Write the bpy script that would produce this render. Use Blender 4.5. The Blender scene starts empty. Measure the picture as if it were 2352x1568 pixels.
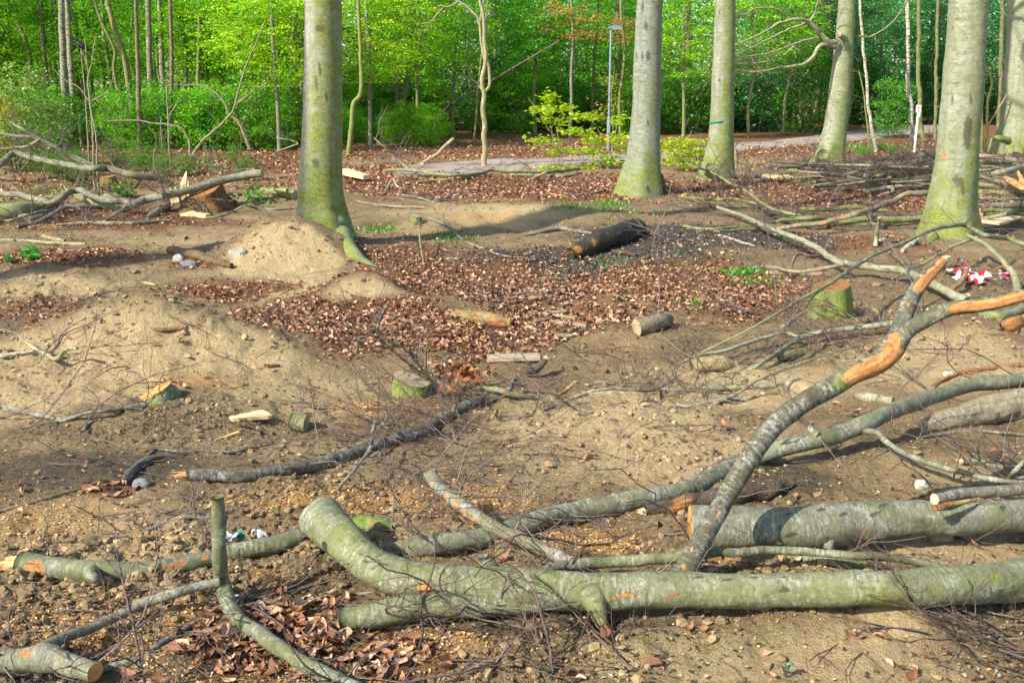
import bpy, math, random
import numpy as np
from mathutils import Vector

# ------------------------------------------------------------------ camera, sky, sun, exposure
sc = bpy.context.scene
CAMH, PITCH, FPX, CU, CV = 1.9, math.radians(14.3), 2287.0, 1176.0, 784.0
cam_d = bpy.data.cameras.new("camera"); cam = bpy.data.objects.new("camera", cam_d)
sc.collection.objects.link(cam); sc.camera = cam
cam.location = (0, 0, CAMH); cam.rotation_euler = (math.pi/2 - PITCH, 0, 0)
cam_d.lens = 35.0; cam_d.sensor_width = 36.0; cam_d.clip_start = 0.05; cam_d.clip_end = 1000

SUN_EL = math.radians(37.0)
SUN_H = Vector((-0.80, -0.60, 0)).normalized()            # horizontal direction towards the sun
world = bpy.data.worlds.new("World"); sc.world = world; world.use_nodes = True
wn = world.node_tree.nodes; wl = world.node_tree.links
bg = wn.get("Background") or wn.new("ShaderNodeBackground")
sky = wn.new("ShaderNodeTexSky"); sky.sky_type = 'NISHITA'; sky.sun_disc = False
sky.sun_elevation = SUN_EL
sky.sun_rotation = math.atan2(SUN_H.x, SUN_H.y)
wl.new(sky.outputs[0], bg.inputs[0]); bg.inputs[1].default_value = 0.15
sun_d = bpy.data.lights.new("sun", 'SUN'); sun_d.energy = 5.0; sun_d.angle = math.radians(0.53)
sun_d.color = (1.0, 0.93, 0.80)
sun = bpy.data.objects.new("sun", sun_d); sc.collection.objects.link(sun)
to_sun = Vector((SUN_H.x*math.cos(SUN_EL), SUN_H.y*math.cos(SUN_EL), math.sin(SUN_EL)))
sun.rotation_euler = (-to_sun).to_track_quat('-Z', 'Y').to_euler()
sun.location = (-20, -15, 25)
vs = sc.view_settings
vs.view_transform = 'Standard'; vs.look = 'None'; vs.gamma = 1.0; vs.use_curve_mapping = False
vs.exposure = 0.82
sc.render.engine = 'CYCLES'
sc.cycles.use_denoising = True
sc.cycles.max_bounces = 6; sc.cycles.diffuse_bounces = 3; sc.cycles.transmission_bounces = 3
sc.cycles.glossy_bounces = 2
sc.cycles.sample_clamp_indirect = 4.0
sc.cycles.use_adaptive_sampling = True; sc.cycles.adaptive_threshold = 0.03

C = sc.collection
rng = np.random.default_rng(7)
random.seed(7)

# ------------------------------------------------------------------ noise
def _h(ix, iy, s):
    n = (ix.astype(np.int64)*374761393 + iy.astype(np.int64)*668265263 + s*982451653) & 0xffffffff
    n = ((n ^ (n >> 13))*1274126177) & 0xffffffff
    return ((n ^ (n >> 16)) & 0xffff)/65535.0
def vn(x, y, s=0):
    x = np.asarray(x, float); y = np.asarray(y, float)
    ix = np.floor(x); iy = np.floor(y); fx = x-ix; fy = y-iy
    fx = fx*fx*fx*(fx*(fx*6-15)+10); fy = fy*fy*fy*(fy*(fy*6-15)+10)
    a = _h(ix, iy, s); b = _h(ix+1, iy, s); c = _h(ix, iy+1, s); d = _h(ix+1, iy+1, s)
    return (a+(b-a)*fx)*(1-fy)+(c+(d-c)*fx)*fy - 0.5
def fbm(x, y, o=4, s=0, g=0.5):
    r = 0; a = 1.0
    for k in range(o):
        r = r + a*vn(x*2**k + 17.3*k, y*2**k - 9.1*k, s+k); a *= g
    return r

# ------------------------------------------------------------------ terrain height (world metres)
MOUNDS = [  # x, y, half width x, half depth y, height
    (-2.50, 11.15, .74, .60, .50), (-2.3, 12.4, 1.2, .9, .10), (-1.42, 9.25, .42, .32, .24), (-0.85, 8.75, .40, .26, .09),
    (-2.70, 7.25, .68, .46, .38), (-3.3, 7.0, .8, .6, .08), (-1.9, 7.0, .7, .5, .06),
    (1.30, 3.30, .32, .20, .10), (0.9, 3.05, .9, .45, .05), (0.40, 14.4, 1.3, .65, .28), (-1.2, 14.0, .9, .6, .10),
    (0.86, 8.55, .34, .20, .15), (0.12, 8.6, .32, .16, .09), (3.55, 7.25, .8, .42, .17), (2.3, 6.5, .7, .35, .07),
    (0.75, 5.6, .55, .35, .05), (2.1, 4.9, .5, .3, .07), (-4.6, 10.6, 1.2, .8, .10), (-6.4, 17.0, 2.2, 1.6, .12),
    (-3.3, 16.5, .9, .7, .30), (4.4, 12.5, .9, .6, .14), (1.5, 7.4, .8, .4, .05), (1.8, 5.3, .3, .2, .08),
]
def H(x, y):
    x = np.asarray(x, float); y = np.asarray(y, float)
    z = 0.10*fbm(x*.35, y*.35, 2, 3) * np.clip((y-1.5)/4, 0, 1)
    z = z + 0.045*fbm(x*1.3, y*1.3, 3, 11) * np.clip((30-y)/12, .15, 1)
    for (mx, my, sx, sy, h) in MOUNDS:
        q = ((x-mx)/sx)**2 + ((y-my)/sy)**2
        z = z + h*np.exp(-q*.9)
    # a shallow hollow in the middle of the clearing
    z = z - 0.10*np.exp(-(((x-1.5)/3.2)**2 + ((y-10.8)/1.6)**2))
    # gentle rise far back
    z = z + 0.012*np.clip(y-45, 0, 200)
    return z

SP, CP = math.sin(PITCH), math.cos(PITCH)
_gx = np.arange(-16, 16.01, .05); _gy = np.arange(0, 24.01, .05)
_GZ = H(*np.meshgrid(_gx, _gy))
def HL(x, y):
    """terrain height read from a grid (fast, for small pieces)"""
    x = np.asarray(x, float); y = np.asarray(y, float)
    if y.max() > 23.9 or y.min() < .05 or np.abs(x).max() > 15.9: return H(x, y)
    a = (x+16)/.05; b = y/.05; i = a.astype(int); j = b.astype(int); f = a-i; g = b-j
    return (_GZ[j, i]*(1-f)+_GZ[j, i+1]*f)*(1-g)+(_GZ[j+1, i]*(1-f)+_GZ[j+1, i+1]*f)*g
_T = np.geomspace(1.6, 260, 1400)
def ray(u, v):
    a = (u-CU)/FPX; b = (CV-v)/FPX
    return np.array([a, CP + b*SP, -SP + b*CP])
def gp(u, v, lift=0.0):
    """point of the ground (plus a lift) seen along this line of sight"""
    d = ray(u, v)
    X = d[0]*_T; Y = d[1]*_T; Z = CAMH + d[2]*_T
    g = Z - H(X, Y) - lift
    i = int(np.argmax(g < 0)) if (g < 0).any() else len(_T)-1
    if i == 0: i = 1
    k = g[i-1]/(g[i-1]-g[i]) if g[i-1] != g[i] else 0
    k = min(max(k, 0), 1)
    t = _T[i-1] + k*(_T[i]-_T[i-1])
    return np.array([0, 0, CAMH]) + d*t
def at(u, v, Y):
    d = ray(u, v); return np.array([0, 0, CAMH]) + d*(Y/d[1])
def depth(p): return p[1]*CP - (p[2]-CAMH)*SP
def proj(V):
    dz = V[:, 1]*CP - (V[:, 2]-CAMH)*SP
    up = V[:, 1]*SP + (V[:, 2]-CAMH)*CP
    return CU + FPX*V[:, 0]/dz, CV - FPX*up/dz, dz

# ------------------------------------------------------------------ materials
def mat(name):
    m = bpy.data.materials.new(name); m.use_nodes = True
    nt = m.node_tree; nt.nodes.clear()
    out = nt.nodes.new("ShaderNodeOutputMaterial")
    return m, nt, out
class NT:
    def __init__(s, nt): s.nt = nt
    def n(s, t, **k):
        o = s.nt.nodes.new("ShaderNode"+t)
        for a, b in k.items(): setattr(o, a, b)
        return o
    def l(s, a, b): s.nt.links.new(a, b)
    def attr(s, name): return s.n("Attribute", attribute_name=name)
    def noise(s, vec, scale, detail=4, rough=.55, dist=0.0):
        o = s.n("TexNoise"); o.inputs["Scale"].default_value = scale; o.inputs["Detail"].default_value = detail
        o.inputs["Roughness"].default_value = rough; o.inputs["Distortion"].default_value = dist
        if vec is not None: s.l(vec, o.inputs["Vector"])
        return o.outputs["Fac"]
    def ramp(s, fac, lo, hi, a=0.0, b=1.0):
        o = s.n("MapRange"); o.inputs[1].default_value = lo; o.inputs[2].default_value = hi
        o.inputs[3].default_value = a; o.inputs[4].default_value = b; s.l(fac, o.inputs[0]); return o.outputs[0]
    def math(s, op, a, b=None):
        o = s.n("Math", operation=op)
        for i, q in enumerate((a, b)):
            if q is None: continue
            if isinstance(q, (int, float)): o.inputs[i].default_value = q
            else: s.l(q, o.inputs[i])
        return o.outputs[0]
    def mix(s, fac, a, b, mode='MIX'):
        o = s.n("Mix", data_type='RGBA', blend_type=mode)
        if isinstance(fac, (int, float)): o.inputs[0].default_value = fac
        else: s.l(fac, o.inputs[0])
        for i, q in ((6, a), (7, b)):
            if isinstance(q, tuple): o.inputs[i].default_value = (*q, 1)
            else: s.l(q, o.inputs[i])
        return o.outputs[2]
    def scale(s, vec, sc3):
        o = s.n("VectorMath", operation='MULTIPLY'); s.l(vec, o.inputs[0]); o.inputs[1].default_value = sc3
        return o.outputs[0]
    def bump(s, h, strength, dist):
        o = s.n("Bump"); o.inputs["Strength"].default_value = strength; o.inputs["Distance"].default_value = dist
        s.l(h, o.inputs["Height"]); return o.outputs[0]
    def prin(s, col, rough=.8, normal=None, spec=.3, out=None):
        o = s.n("BsdfPrincipled")
        if isinstance(col, tuple): o.inputs["Base Color"].default_value = (*col, 1)
        else: s.l(col, o.inputs["Base Color"])
        if isinstance(rough, (int, float)): o.inputs["Roughness"].default_value = rough
        else: s.l(rough, o.inputs["Roughness"])
        o.inputs["Specular IOR Level"].default_value = spec
        if normal is not None: s.l(normal, o.inputs["Normal"])
        if out is not None: s.l(o.outputs[0], out.inputs[0])
        return o.outputs[0]

def make_bark(name, streak=(22, 22, 75), white=.8, rough_bark=False, birch=False, gscale=3.5, bstr=.6):
    m, nt, out = mat(name); k = NT(nt)
    bc = k.attr("bc").outputs["Vector"]
    mask = k.n("SeparateColor"); k.l(k.attr("mask").outputs["Color"], mask.inputs[0])
    oi = k.n("ObjectInfo"); base = oi.outputs["Color"]
    st = k.noise(k.scale(bc, streak), 1.0, 4, .65)
    g0 = k.noise(bc, gscale, 4, .6); big = k.noise(bc, 7.0, 4, .6); mid = k.noise(bc, 26.0, 5, .65)
    edge = k.noise(bc, 48.0, 6, .75); fine = k.noise(bc, 130.0, 4, .7)
    col = k.mix(k.ramp(g0, .40, .62), base, k.mix(1.0, base, (.82, .84, .66), 'MULTIPLY'))
    col = k.mix(k.ramp(mid, .38, .68, 0, .8), col, k.mix(1.0, col, (.58, .57, .50), 'MULTIPLY'))
    blo = k.noise(bc, 13.0, 6, .7, .6)
    col = k.mix(k.ramp(blo, .50, .64, 0, .75), col, k.mix(1.0, base, (.46, .47, .36), 'MULTIPLY'))
    # pale lichen film in flecks and streaks round the limb
    fl = k.math('MULTIPLY', k.ramp(k.math('ADD', k.math('MULTIPLY', st, .6), k.math('MULTIPLY', fine, .4)), .46, .60), k.ramp(k.noise(bc, 9.0, 5, .7, .4), .42, .60, .05, 1.0))
    col = k.mix(k.math('MULTIPLY', fl, white), col, (.43, .43, .39))
    dkf = k.noise(k.scale(bc, (streak[0]*1.7, streak[1]*1.7, streak[2]*.8)), 1.0, 3, .6)
    col = k.mix(k.ramp(dkf, .56, .70, 0, .62), col, k.mix(1.0, col, (.34, .33, .28), 'MULTIPLY'))
    if gscale < 2:
        vsn = k.noise(k.scale(bc, (13, 13, .9)), 1.0, 4, .6)
        col = k.mix(k.ramp(vsn, .48, .66, 0, .6), col, k.mix(1.0, base, (.52, .55, .38), 'MULTIPLY'))
    # algae
    g = k.math('MULTIPLY', mask.outputs[0], k.ramp(k.math('ADD', big, k.math('MULTIPLY', edge, .6)), .56, .98, .12, 1.3))
    g = k.math('MINIMUM', g, .93)
    gcol = k.mix(k.ramp(edge, .38, .62), (.075, .105, .012), (.225, .265, .040))
    col = k.mix(g, col, gcol)
    # scars
    jit = k.math('MULTIPLY', k.math('SUBTRACT', edge, .5), 1.5)
    sc_ = k.ramp(k.math('ADD', mask.outputs[2], jit), .48, .66, 0, .80)
    col = k.mix(sc_, col, k.mix(1.0, base, (.22, .20, .15), 'MULTIPLY'))
    # peeled wood
    ex = k.ramp(k.math('ADD', mask.outputs[1], k.math('MULTIPLY', jit, .75)), .42, .52)
    wst = k.noise(k.scale(bc, (70, 70, 7)), 1.0, 5, .7)
    wood = k.mix(k.ramp(wst, .34, .66), (.21, .075, .02), (.56, .29, .10))
    wood = k.mix(k.ramp(edge, .50, .66, 0, .85), wood, (.13, .06, .03))
    col = k.mix(ex, col, wood)
    if birch:
        bb = k.noise(k.scale(bc, (6, 6, 30)), 1.0, 3, .7)
        col = k.mix(k.ramp(bb, .50, .60), col, (.055, .05, .04))
    hgt = k.math('ADD', k.math('MULTIPLY', st, .5), k.math('ADD', k.math('MULTIPLY', mid, 1.0), k.math('MULTIPLY', fine, .25)))
    hgt = k.math('SUBTRACT', hgt, k.math('MULTIPLY', ex, .45))
    hgt = k.math('SUBTRACT', hgt, k.math('MULTIPLY', sc_, .4))
    hgt = k.math('ADD', hgt, k.math('MULTIPLY', k.math('MULTIPLY', ex, wst), .7))
    k.prin(col, .75, k.bump(hgt, bstr if not rough_bark else .95, .009 if not rough_bark else .03), .28, out)
    return m
M = {}
M['bark'] = make_bark('beech_bark')
M['trunk'] = make_bark('standing_beech_bark', (5, 5, 26), .42, gscale=1.6, bstr=.8)
M['birch'] = make_bark('birch_bark', (6, 6, 40), .8, birch=True)
M['rough'] = make_bark('rotten_bark', (30, 30, 8), .10, rough_bark=True)
M['twig'] = make_bark('twig_bark', (40, 40, 200), .3)

def make_wood(name, a, b, ring=True):
    m, nt, out = mat(name); k = NT(nt)
    bc = k.attr("bc").outputs["Vector"]
    if ring:
        ln = k.n("VectorMath", operation='LENGTH'); k.l(k.scale(bc, (1, 1, 0)), ln.inputs[0])
        d = k.math('ADD', ln.outputs["Value"], k.math('MULTIPLY', k.noise(bc, 18, 3), .02))
        w = k.math('ABSOLUTE', k.math('SINE', k.math('MULTIPLY', d, 520.0)))
        n1 = k.noise(k.scale(bc, (90, 25, 25)), 1.0, 4, .6)
        f = k.math('ADD', k.math('MULTIPLY', w, .35), k.math('MULTIPLY', n1, .8))
    else:
        f = k.noise(k.scale(bc, (120, 120, 7)), 1.0, 5, .65)
    big = k.noise(bc, 9, 3)
    col = k.mix(k.ramp(f, .28, .78), a, b)
    col = k.mix(k.ramp(big, .5, .72, 0, .6), col, tuple(c*.45 for c in a))
    k.prin(col, .8, k.bump(f, .6, .006), .2, out)
    return m
M['cut'] = make_wood('sawn_wood', (.40, .17, .045), (.64, .36, .12))
M['cutold'] = make_wood('weathered_sawn_wood', (.24, .18, .10), (.46, .36, .22))
M['split'] = make_wood('split_wood', (.48, .20, .05), (.80, .55, .27), False)
M['pale'] = make_wood('pale_splinter_wood', (.58, .38, .18), (.84, .68, .44), False)
M['grey'] = make_wood('weathered_wood', (.26, .20, .13), (.52, .44, .32), False)
M['rot'] = make_wood('rotten_wood', (.10, .045, .02), (.50, .24, .08), False)

def make_ground():
    m, nt, out = mat('clearing_soil'); k = NT(nt)
    tc = k.n("TexCoord").outputs["Object"]
    z1 = k.n("SeparateColor"); k.l(k.attr("zone").outputs["Color"], z1.inputs[0])
    z2 = k.n("SeparateColor"); k.l(k.attr("zone2").outputs["Color"], z2.inputs[0])
    n1 = k.noise(tc, 1.7, 5, .6); n2 = k.noise(tc, 9, 5, .65); n3 = k.noise(tc, 42, 5, .7); n4 = k.noise(tc, 190, 3, .7)
    jit = k.math('ADD', k.math('MULTIPLY', k.math('SUBTRACT', n2, .5), .9), k.math('ADD', k.math('MULTIPLY', k.math('SUBTRACT', n3, .5), 1.0), k.math('MULTIPLY', k.math('SUBTRACT', n4, .5), .7)))
    def f(z, lo=.3, hi=.7, a=1.0):
        return k.ramp(k.math('ADD', z, k.math('MULTIPLY', jit, a)), lo, hi)
    col = k.mix(k.ramp(n1, .36, .64), (.27, .195, .105), (.44, .325, .178))
    col = k.mix(k.ramp(n3, .40, .66), col, k.mix(1.0, col, (.52, .49, .45), 'MULTIPLY'))
    col = k.mix(k.ramp(n4, .52, .66, 0, .7), col, (.46, .35, .20))
    sand = k.mix(k.ramp(n2, .35, .66), (.66, .51, .285), (.50, .37, .185))
    sand = k.mix(k.ramp(n3, .52, .68, 0, .5), sand, (.30, .215, .11))
    sand = k.mix(k.ramp(n4, .54, .70, 0, .5), sand, (.27, .20, .11))
    col = k.mix(f(z2.outputs[0]), col, sand)
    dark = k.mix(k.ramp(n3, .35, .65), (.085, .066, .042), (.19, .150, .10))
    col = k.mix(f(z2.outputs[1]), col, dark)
    grn = k.mix(k.ramp(n3, .35, .65), (.07, .085, .02), (.16, .17, .05))
    col = k.mix(k.math('MULTIPLY', f(z2.outputs[2]), .8), col, grn)
    lit = k.mix(k.ramp(n3, .35, .65), (.10, .050, .026), (.30, .150, .075))
    lit = k.mix(k.ramp(n4, .5, .68), lit, (.42, .22, .11))
    col = k.mix(f(z1.outputs[0]), col, lit)
    wet = k.mix(k.ramp(n3, .4, .65), (.055, .046, .038), (.17, .15, .125))
    wet = k.mix(k.ramp(n4, .55, .7), wet, (.19, .18, .18))
    col = k.mix(f(z1.outputs[1], .4, .75), col, wet)
    saw = k.mix(k.ramp(n4, .35, .65), (.44, .21, .06), (.70, .44, .18))
    sp = k.noise(tc, 75, 5, .8)
    sf = k.ramp(k.math('ADD', k.math('MULTIPLY', z1.outputs[2], .85), k.math('MULTIPLY', k.math('SUBTRACT', sp, .5), 2.0)), .34, .70, 0, .95)
    col = k.mix(sf, col, saw)
    vor = k.n("TexVoronoi"); vor.inputs["Scale"].default_value = 26; k.l(tc, vor.inputs["Vector"])
    h = k.math('ADD', k.math('MULTIPLY', n2, .35), k.math('ADD', k.math('MULTIPLY', n3, .8), k.math('MULTIPLY', n4, .40)))
    h = k.math('SUBTRACT', h, k.math('MULTIPLY', vor.outputs["Distance"], .22))
    k.prin(col, .93, k.bump(h, 1.0, .055), .12, out)
    return m
M['ground'] = make_ground()

def make_leafy(name, trans=.5, gloss=.0):
    m, nt, out = mat(name); k = NT(nt)
    oi = k.n("ObjectInfo"); rn = k.attr("rnd")
    s = k.n("SeparateColor"); k.l(rn.outputs["Color"], s.inputs[0])
    hs = k.n("HueSaturation"); k.l(oi.outputs["Color"], hs.inputs["Color"])
    k.l(k.ramp(s.outputs[0], 0, 1, .475, .525), hs.inputs["Hue"])
    k.l(k.ramp(s.outputs[1], 0, 1, .55, 1.55), hs.inputs["Value"])
    col = hs.outputs[0]
    d = k.n("BsdfDiffuse"); k.l(col, d.inputs[0])
    t = k.n("BsdfTranslucent"); k.l(col, t.inputs[0])
    g = k.n("BsdfGlossy"); g.inputs["Roughness"].default_value = .45; g.inputs[0].default_value = (.8, .9, .8, 1)
    a = k.n("MixShader"); a.inputs[0].default_value = trans; k.l(d.outputs[0], a.inputs[1]); k.l(t.outputs[0], a.inputs[2])
    b = k.n("MixShader"); b.inputs[0].default_value = .05; k.l(a.outputs[0], b.inputs[1]); k.l(g.outputs[0], b.inputs[2])
    k.l(b.outputs[0], out.inputs[0])
    return m
M['leaf'] = make_leafy('spring_leaf')
def make_vc(name, rough=.85, spec=.2, bumps=True):
    m, nt, out = mat(name); k = NT(nt)
    c = k.attr("rnd").outputs["Color"]
    tc = k.n("TexCoord").outputs["Object"]
    n = k.noise(tc, 90, 4, .6)
    col = k.mix(k.ramp(n, .3, .7), k.mix(1.0, c, (.62, .6, .58), 'MULTIPLY'), c)
    k.prin(col, rough, k.bump(n, .5, .006) if bumps else None, spec, out)
    return m
M['litter'] = make_vc('dead_leaf', .7, .3)
M['clod'] = make_vc('soil_clod', .95, .1)
M['chip'] = make_vc('sawdust_chip', .9, .1)
def make_plain(name, col, rough=.5, spec=.4, var=.25, sc_=30, metal=0):
    m, nt, out = mat(name); k = NT(nt)
    tc = k.n("TexCoord").outputs["Object"]; n = k.noise(tc, sc_, 4, .6)
    c = k.mix(k.ramp(n, .3, .75), col, tuple(q*(1-var) for q in col))
    k.prin(c, rough, k.bump(n, .3, .003), spec, out); return m
M['steel'] = make_plain('galvanised_steel', (.22, .30, .34), .45, .6, .3)
M['white'] = make_plain('white_enamel', (.78, .78, .76), .4, .5, .12)
M['red'] = make_plain('red_print', (.60, .03, .04), .4, .5, .1)
M['pink'] = make_plain('faded_print', (.55, .25, .27), .5, .4, .1)
M['teal'] = make_plain('teal_plastic', (.02, .30, .27), .35, .5, .2)
M['film'] = make_plain('white_plastic_film', (.74, .76, .80), .3, .6, .15)
M['stone'] = make_plain('grey_stone', (.42, .40, .35), .9, .2, .45, 14)
M['darkstone'] = make_plain('slate_stone', (.20, .20, .20), .85, .25, .4, 14)
M['black'] = make_plain('black_feathers', (.012, .012, .016), .6, .3, .3)
def make_path():
    m, nt, out = mat('compacted_path'); k = NT(nt)
    tc = k.n("TexCoord").outputs["Object"]
    n1 = k.noise(tc, .9, 4, .6); n2 = k.noise(tc, 14, 4, .7); n3 = k.noise(tc, 70, 3, .7)
    col = k.mix(k.ramp(n2, .35, .7), (.36, .31, .27), (.24, .20, .17))
    col = k.mix(k.ramp(n1, .5, .66, 0, .8), col, (.20, .105, .06))
    k.prin(col, .9, k.bump(k.math('ADD', n2, n3), .5, .012), .2, out); return m
M['path'] = make_path()

# ------------------------------------------------------------------ mesh helpers
def mk_mesh(name, V, F, pt=None, smooth=True, fm=None):
    """V (n,3); F (m,3|4) array or list of arrays; pt: dict of point attributes"""
    V = np.asarray(V, np.float32)
    Fs = [np.asarray(f, np.int32) for f in (F if isinstance(F, list) else [F]) if len(f)]
    me = bpy.data.meshes.new(name)
    me.vertices.add(len(V)); me.vertices.foreach_set("co", V.ravel())
    nl = sum(f.size for f in Fs); npoly = sum(len(f) for f in Fs)
    me.loops.add(nl); me.polygons.add(npoly)
    me.loops.foreach_set("vertex_index", np.concatenate([f.ravel() for f in Fs]))
    st = []; tot = []; o = 0
    for f in Fs:
        st.append(o+np.arange(len(f))*f.shape[1]); tot.append(np.full(len(f), f.shape[1])); o += f.size
    me.polygons.foreach_set("loop_start", np.concatenate(st).astype(np.int32))
    try: me.polygons.foreach_set("loop_total", np.concatenate(tot).astype(np.int32))
    except Exception: pass
    me.polygons.foreach_set("use_smooth", np.full(npoly, smooth))
    me.update(calc_edges=True)
    for k, a in (pt or {}).items():
        a = np.asarray(a, np.float32)
        if k == 'bc':
            at_ = me.attributes.new('bc', 'FLOAT_VECTOR', 'POINT'); at_.data.foreach_set("vector", a.ravel())
        else:
            if a.shape[1] == 3: a = np.concatenate([a, np.ones((len(a), 1), np.float32)], 1)
            at_ = me.attributes.new(k, 'FLOAT_COLOR', 'POINT'); at_.data.foreach_set("color", a.ravel())
    return me
def link(name, me, material=None, parent=None, color=None):
    o = bpy.data.objects.new(name, me); C.objects.link(o)
    if material is not None and me is not None and not me.materials: me.materials.append(material)
    if parent is not None: o.parent = parent
    if color is not None: o.color = (*color, 1)
    return o
def tag(o, label=None, cat=None, group=None, kind=None):
    if label: o['label'] = label
    if cat: o['category'] = cat
    if group: o['group'] = group
    if kind: o['kind'] = kind
    return o
class MB:
    def __init__(s): s.V = []; s.F = {3: [], 4: []}; s.A = {}; s.n = 0; s.thin = {}
    def add(s, V, F, **attrs):
        V = np.asarray(V, float); s.V.append(V)
        for f in (F if isinstance(F, list) else [F]):
            f = np.asarray(f)
            if len(f): s.F[f.shape[1]].append(f+s.n)
        for k, a in attrs.items(): s.A.setdefault(k, []).append(np.asarray(a, float))
        s.n += len(V)
    def flush(s):
        for sides, L in s.thin.items():
            ns = np.array([len(q[0]) for q in L]); P = np.concatenate([q[0] for q in L]); R = np.concatenate([q[1] for q in L])
            st = np.concatenate([[0], np.cumsum(ns)[:-1]]); en = st+ns-1; N = len(P)
            nx = np.minimum(np.arange(N)+1, N-1); pv = np.maximum(np.arange(N)-1, 0); nx[en] = en; pv[st] = st
            T = P[nx]-P[pv]; T /= np.linalg.norm(T, axis=1)[:, None]+1e-9
            A = np.where(np.abs(T[:, 2:3]) < .8, [[0, 0, 1.0]], [[0, 1.0, 0]])
            X = np.cross(T, A); X /= np.linalg.norm(X, axis=1)[:, None]+1e-9; Y = np.cross(X, T)
            th = np.arange(sides)*2*math.pi/sides
            V = P[:, None]+(X[:, None]*np.cos(th)[None, :, None]+Y[:, None]*np.sin(th)[None, :, None])*R[:, None, None]
            m = np.ones(N, bool); m[en] = False; i = (np.where(m)[0]*sides)[:, None]; j = np.arange(sides)[None]; j2 = (j+1) % sides
            F = np.stack([i+j, i+j2, i+sides+j2, i+sides+j], 2).reshape(-1, 4)
            t = np.concatenate([np.linspace(0, 1, q) for q in ns]); red = np.repeat([q[3] for q in L], ns); rn = np.repeat([q[2] for q in L], ns)
            base = np.array([[.13, .105, .095]])*(.55+.95*rn)[:, None]+np.array([[.05, .055, .045]])*(rn > .6)[:, None]
            w = (t*red)[:, None]; col = base*(1-w)+np.array([[.20, .072, .040]])*w
            s.add(V.reshape(-1, 3), F, rnd=np.repeat(col, sides, 0))
        s.thin = {}
    def mesh(s, name, smooth=True):
        if s.thin: s.flush()
        F = [np.concatenate(s.F[k]) for k in (3, 4) if s.F[k]]
        return mk_mesh(name, np.concatenate(s.V), F, {k: np.concatenate(a) for k, a in s.A.items()}, smooth)

def resample(P, R, step):
    P = np.asarray(P, float); R = np.asarray(R, float)
    if len(P) == 2: P = np.stack([P[0], (P[0]+P[1])/2, P[1]]); R = np.array([R[0], (R[0]+R[1])/2, R[1]])
    E = np.concatenate([[2*P[0]-P[1]], P, [2*P[-1]-P[-2]]])
    outP = []; outR = []
    for i in range(1, len(E)-2):
        p0, p1, p2, p3 = E[i-1], E[i], E[i+1], E[i+2]
        n = max(2, int(np.linalg.norm(p2-p1)/step)+1)
        t = np.linspace(0, 1, n, endpoint=False)[:, None]
        outP.append(.5*((2*p1)+(-p0+p2)*t+(2*p0-5*p1+4*p2-p3)*t**2+(-p0+3*p1-3*p2+p3)*t**3))
        tt = t[:, 0]; s = tt*tt*(3-2*tt); outR.append(R[i-1]+(R[i]-R[i-1])*s)
    outP.append(P[-1:]); outR.append(R[-1:])
    return np.concatenate(outP), np.concatenate(outR)
def frames(P):
    T = np.gradient(P, axis=0); T /= np.linalg.norm(T, axis=1)[:, None]+1e-9
    a = np.array([0, 0, -1.0]) if abs(T[0][2]) < .8 else np.array([0, 1.0, 0])
    n = a - T[0]*a.dot(T[0]); n /= np.linalg.norm(n)
    N = [n]
    for i in range(1, len(P)):
        n = N[-1]-T[i]*N[-1].dot(T[i]); n /= np.linalg.norm(n)+1e-9; N.append(n)
    N = np.array(N); return T, N, np.cross(T, N)
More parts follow.
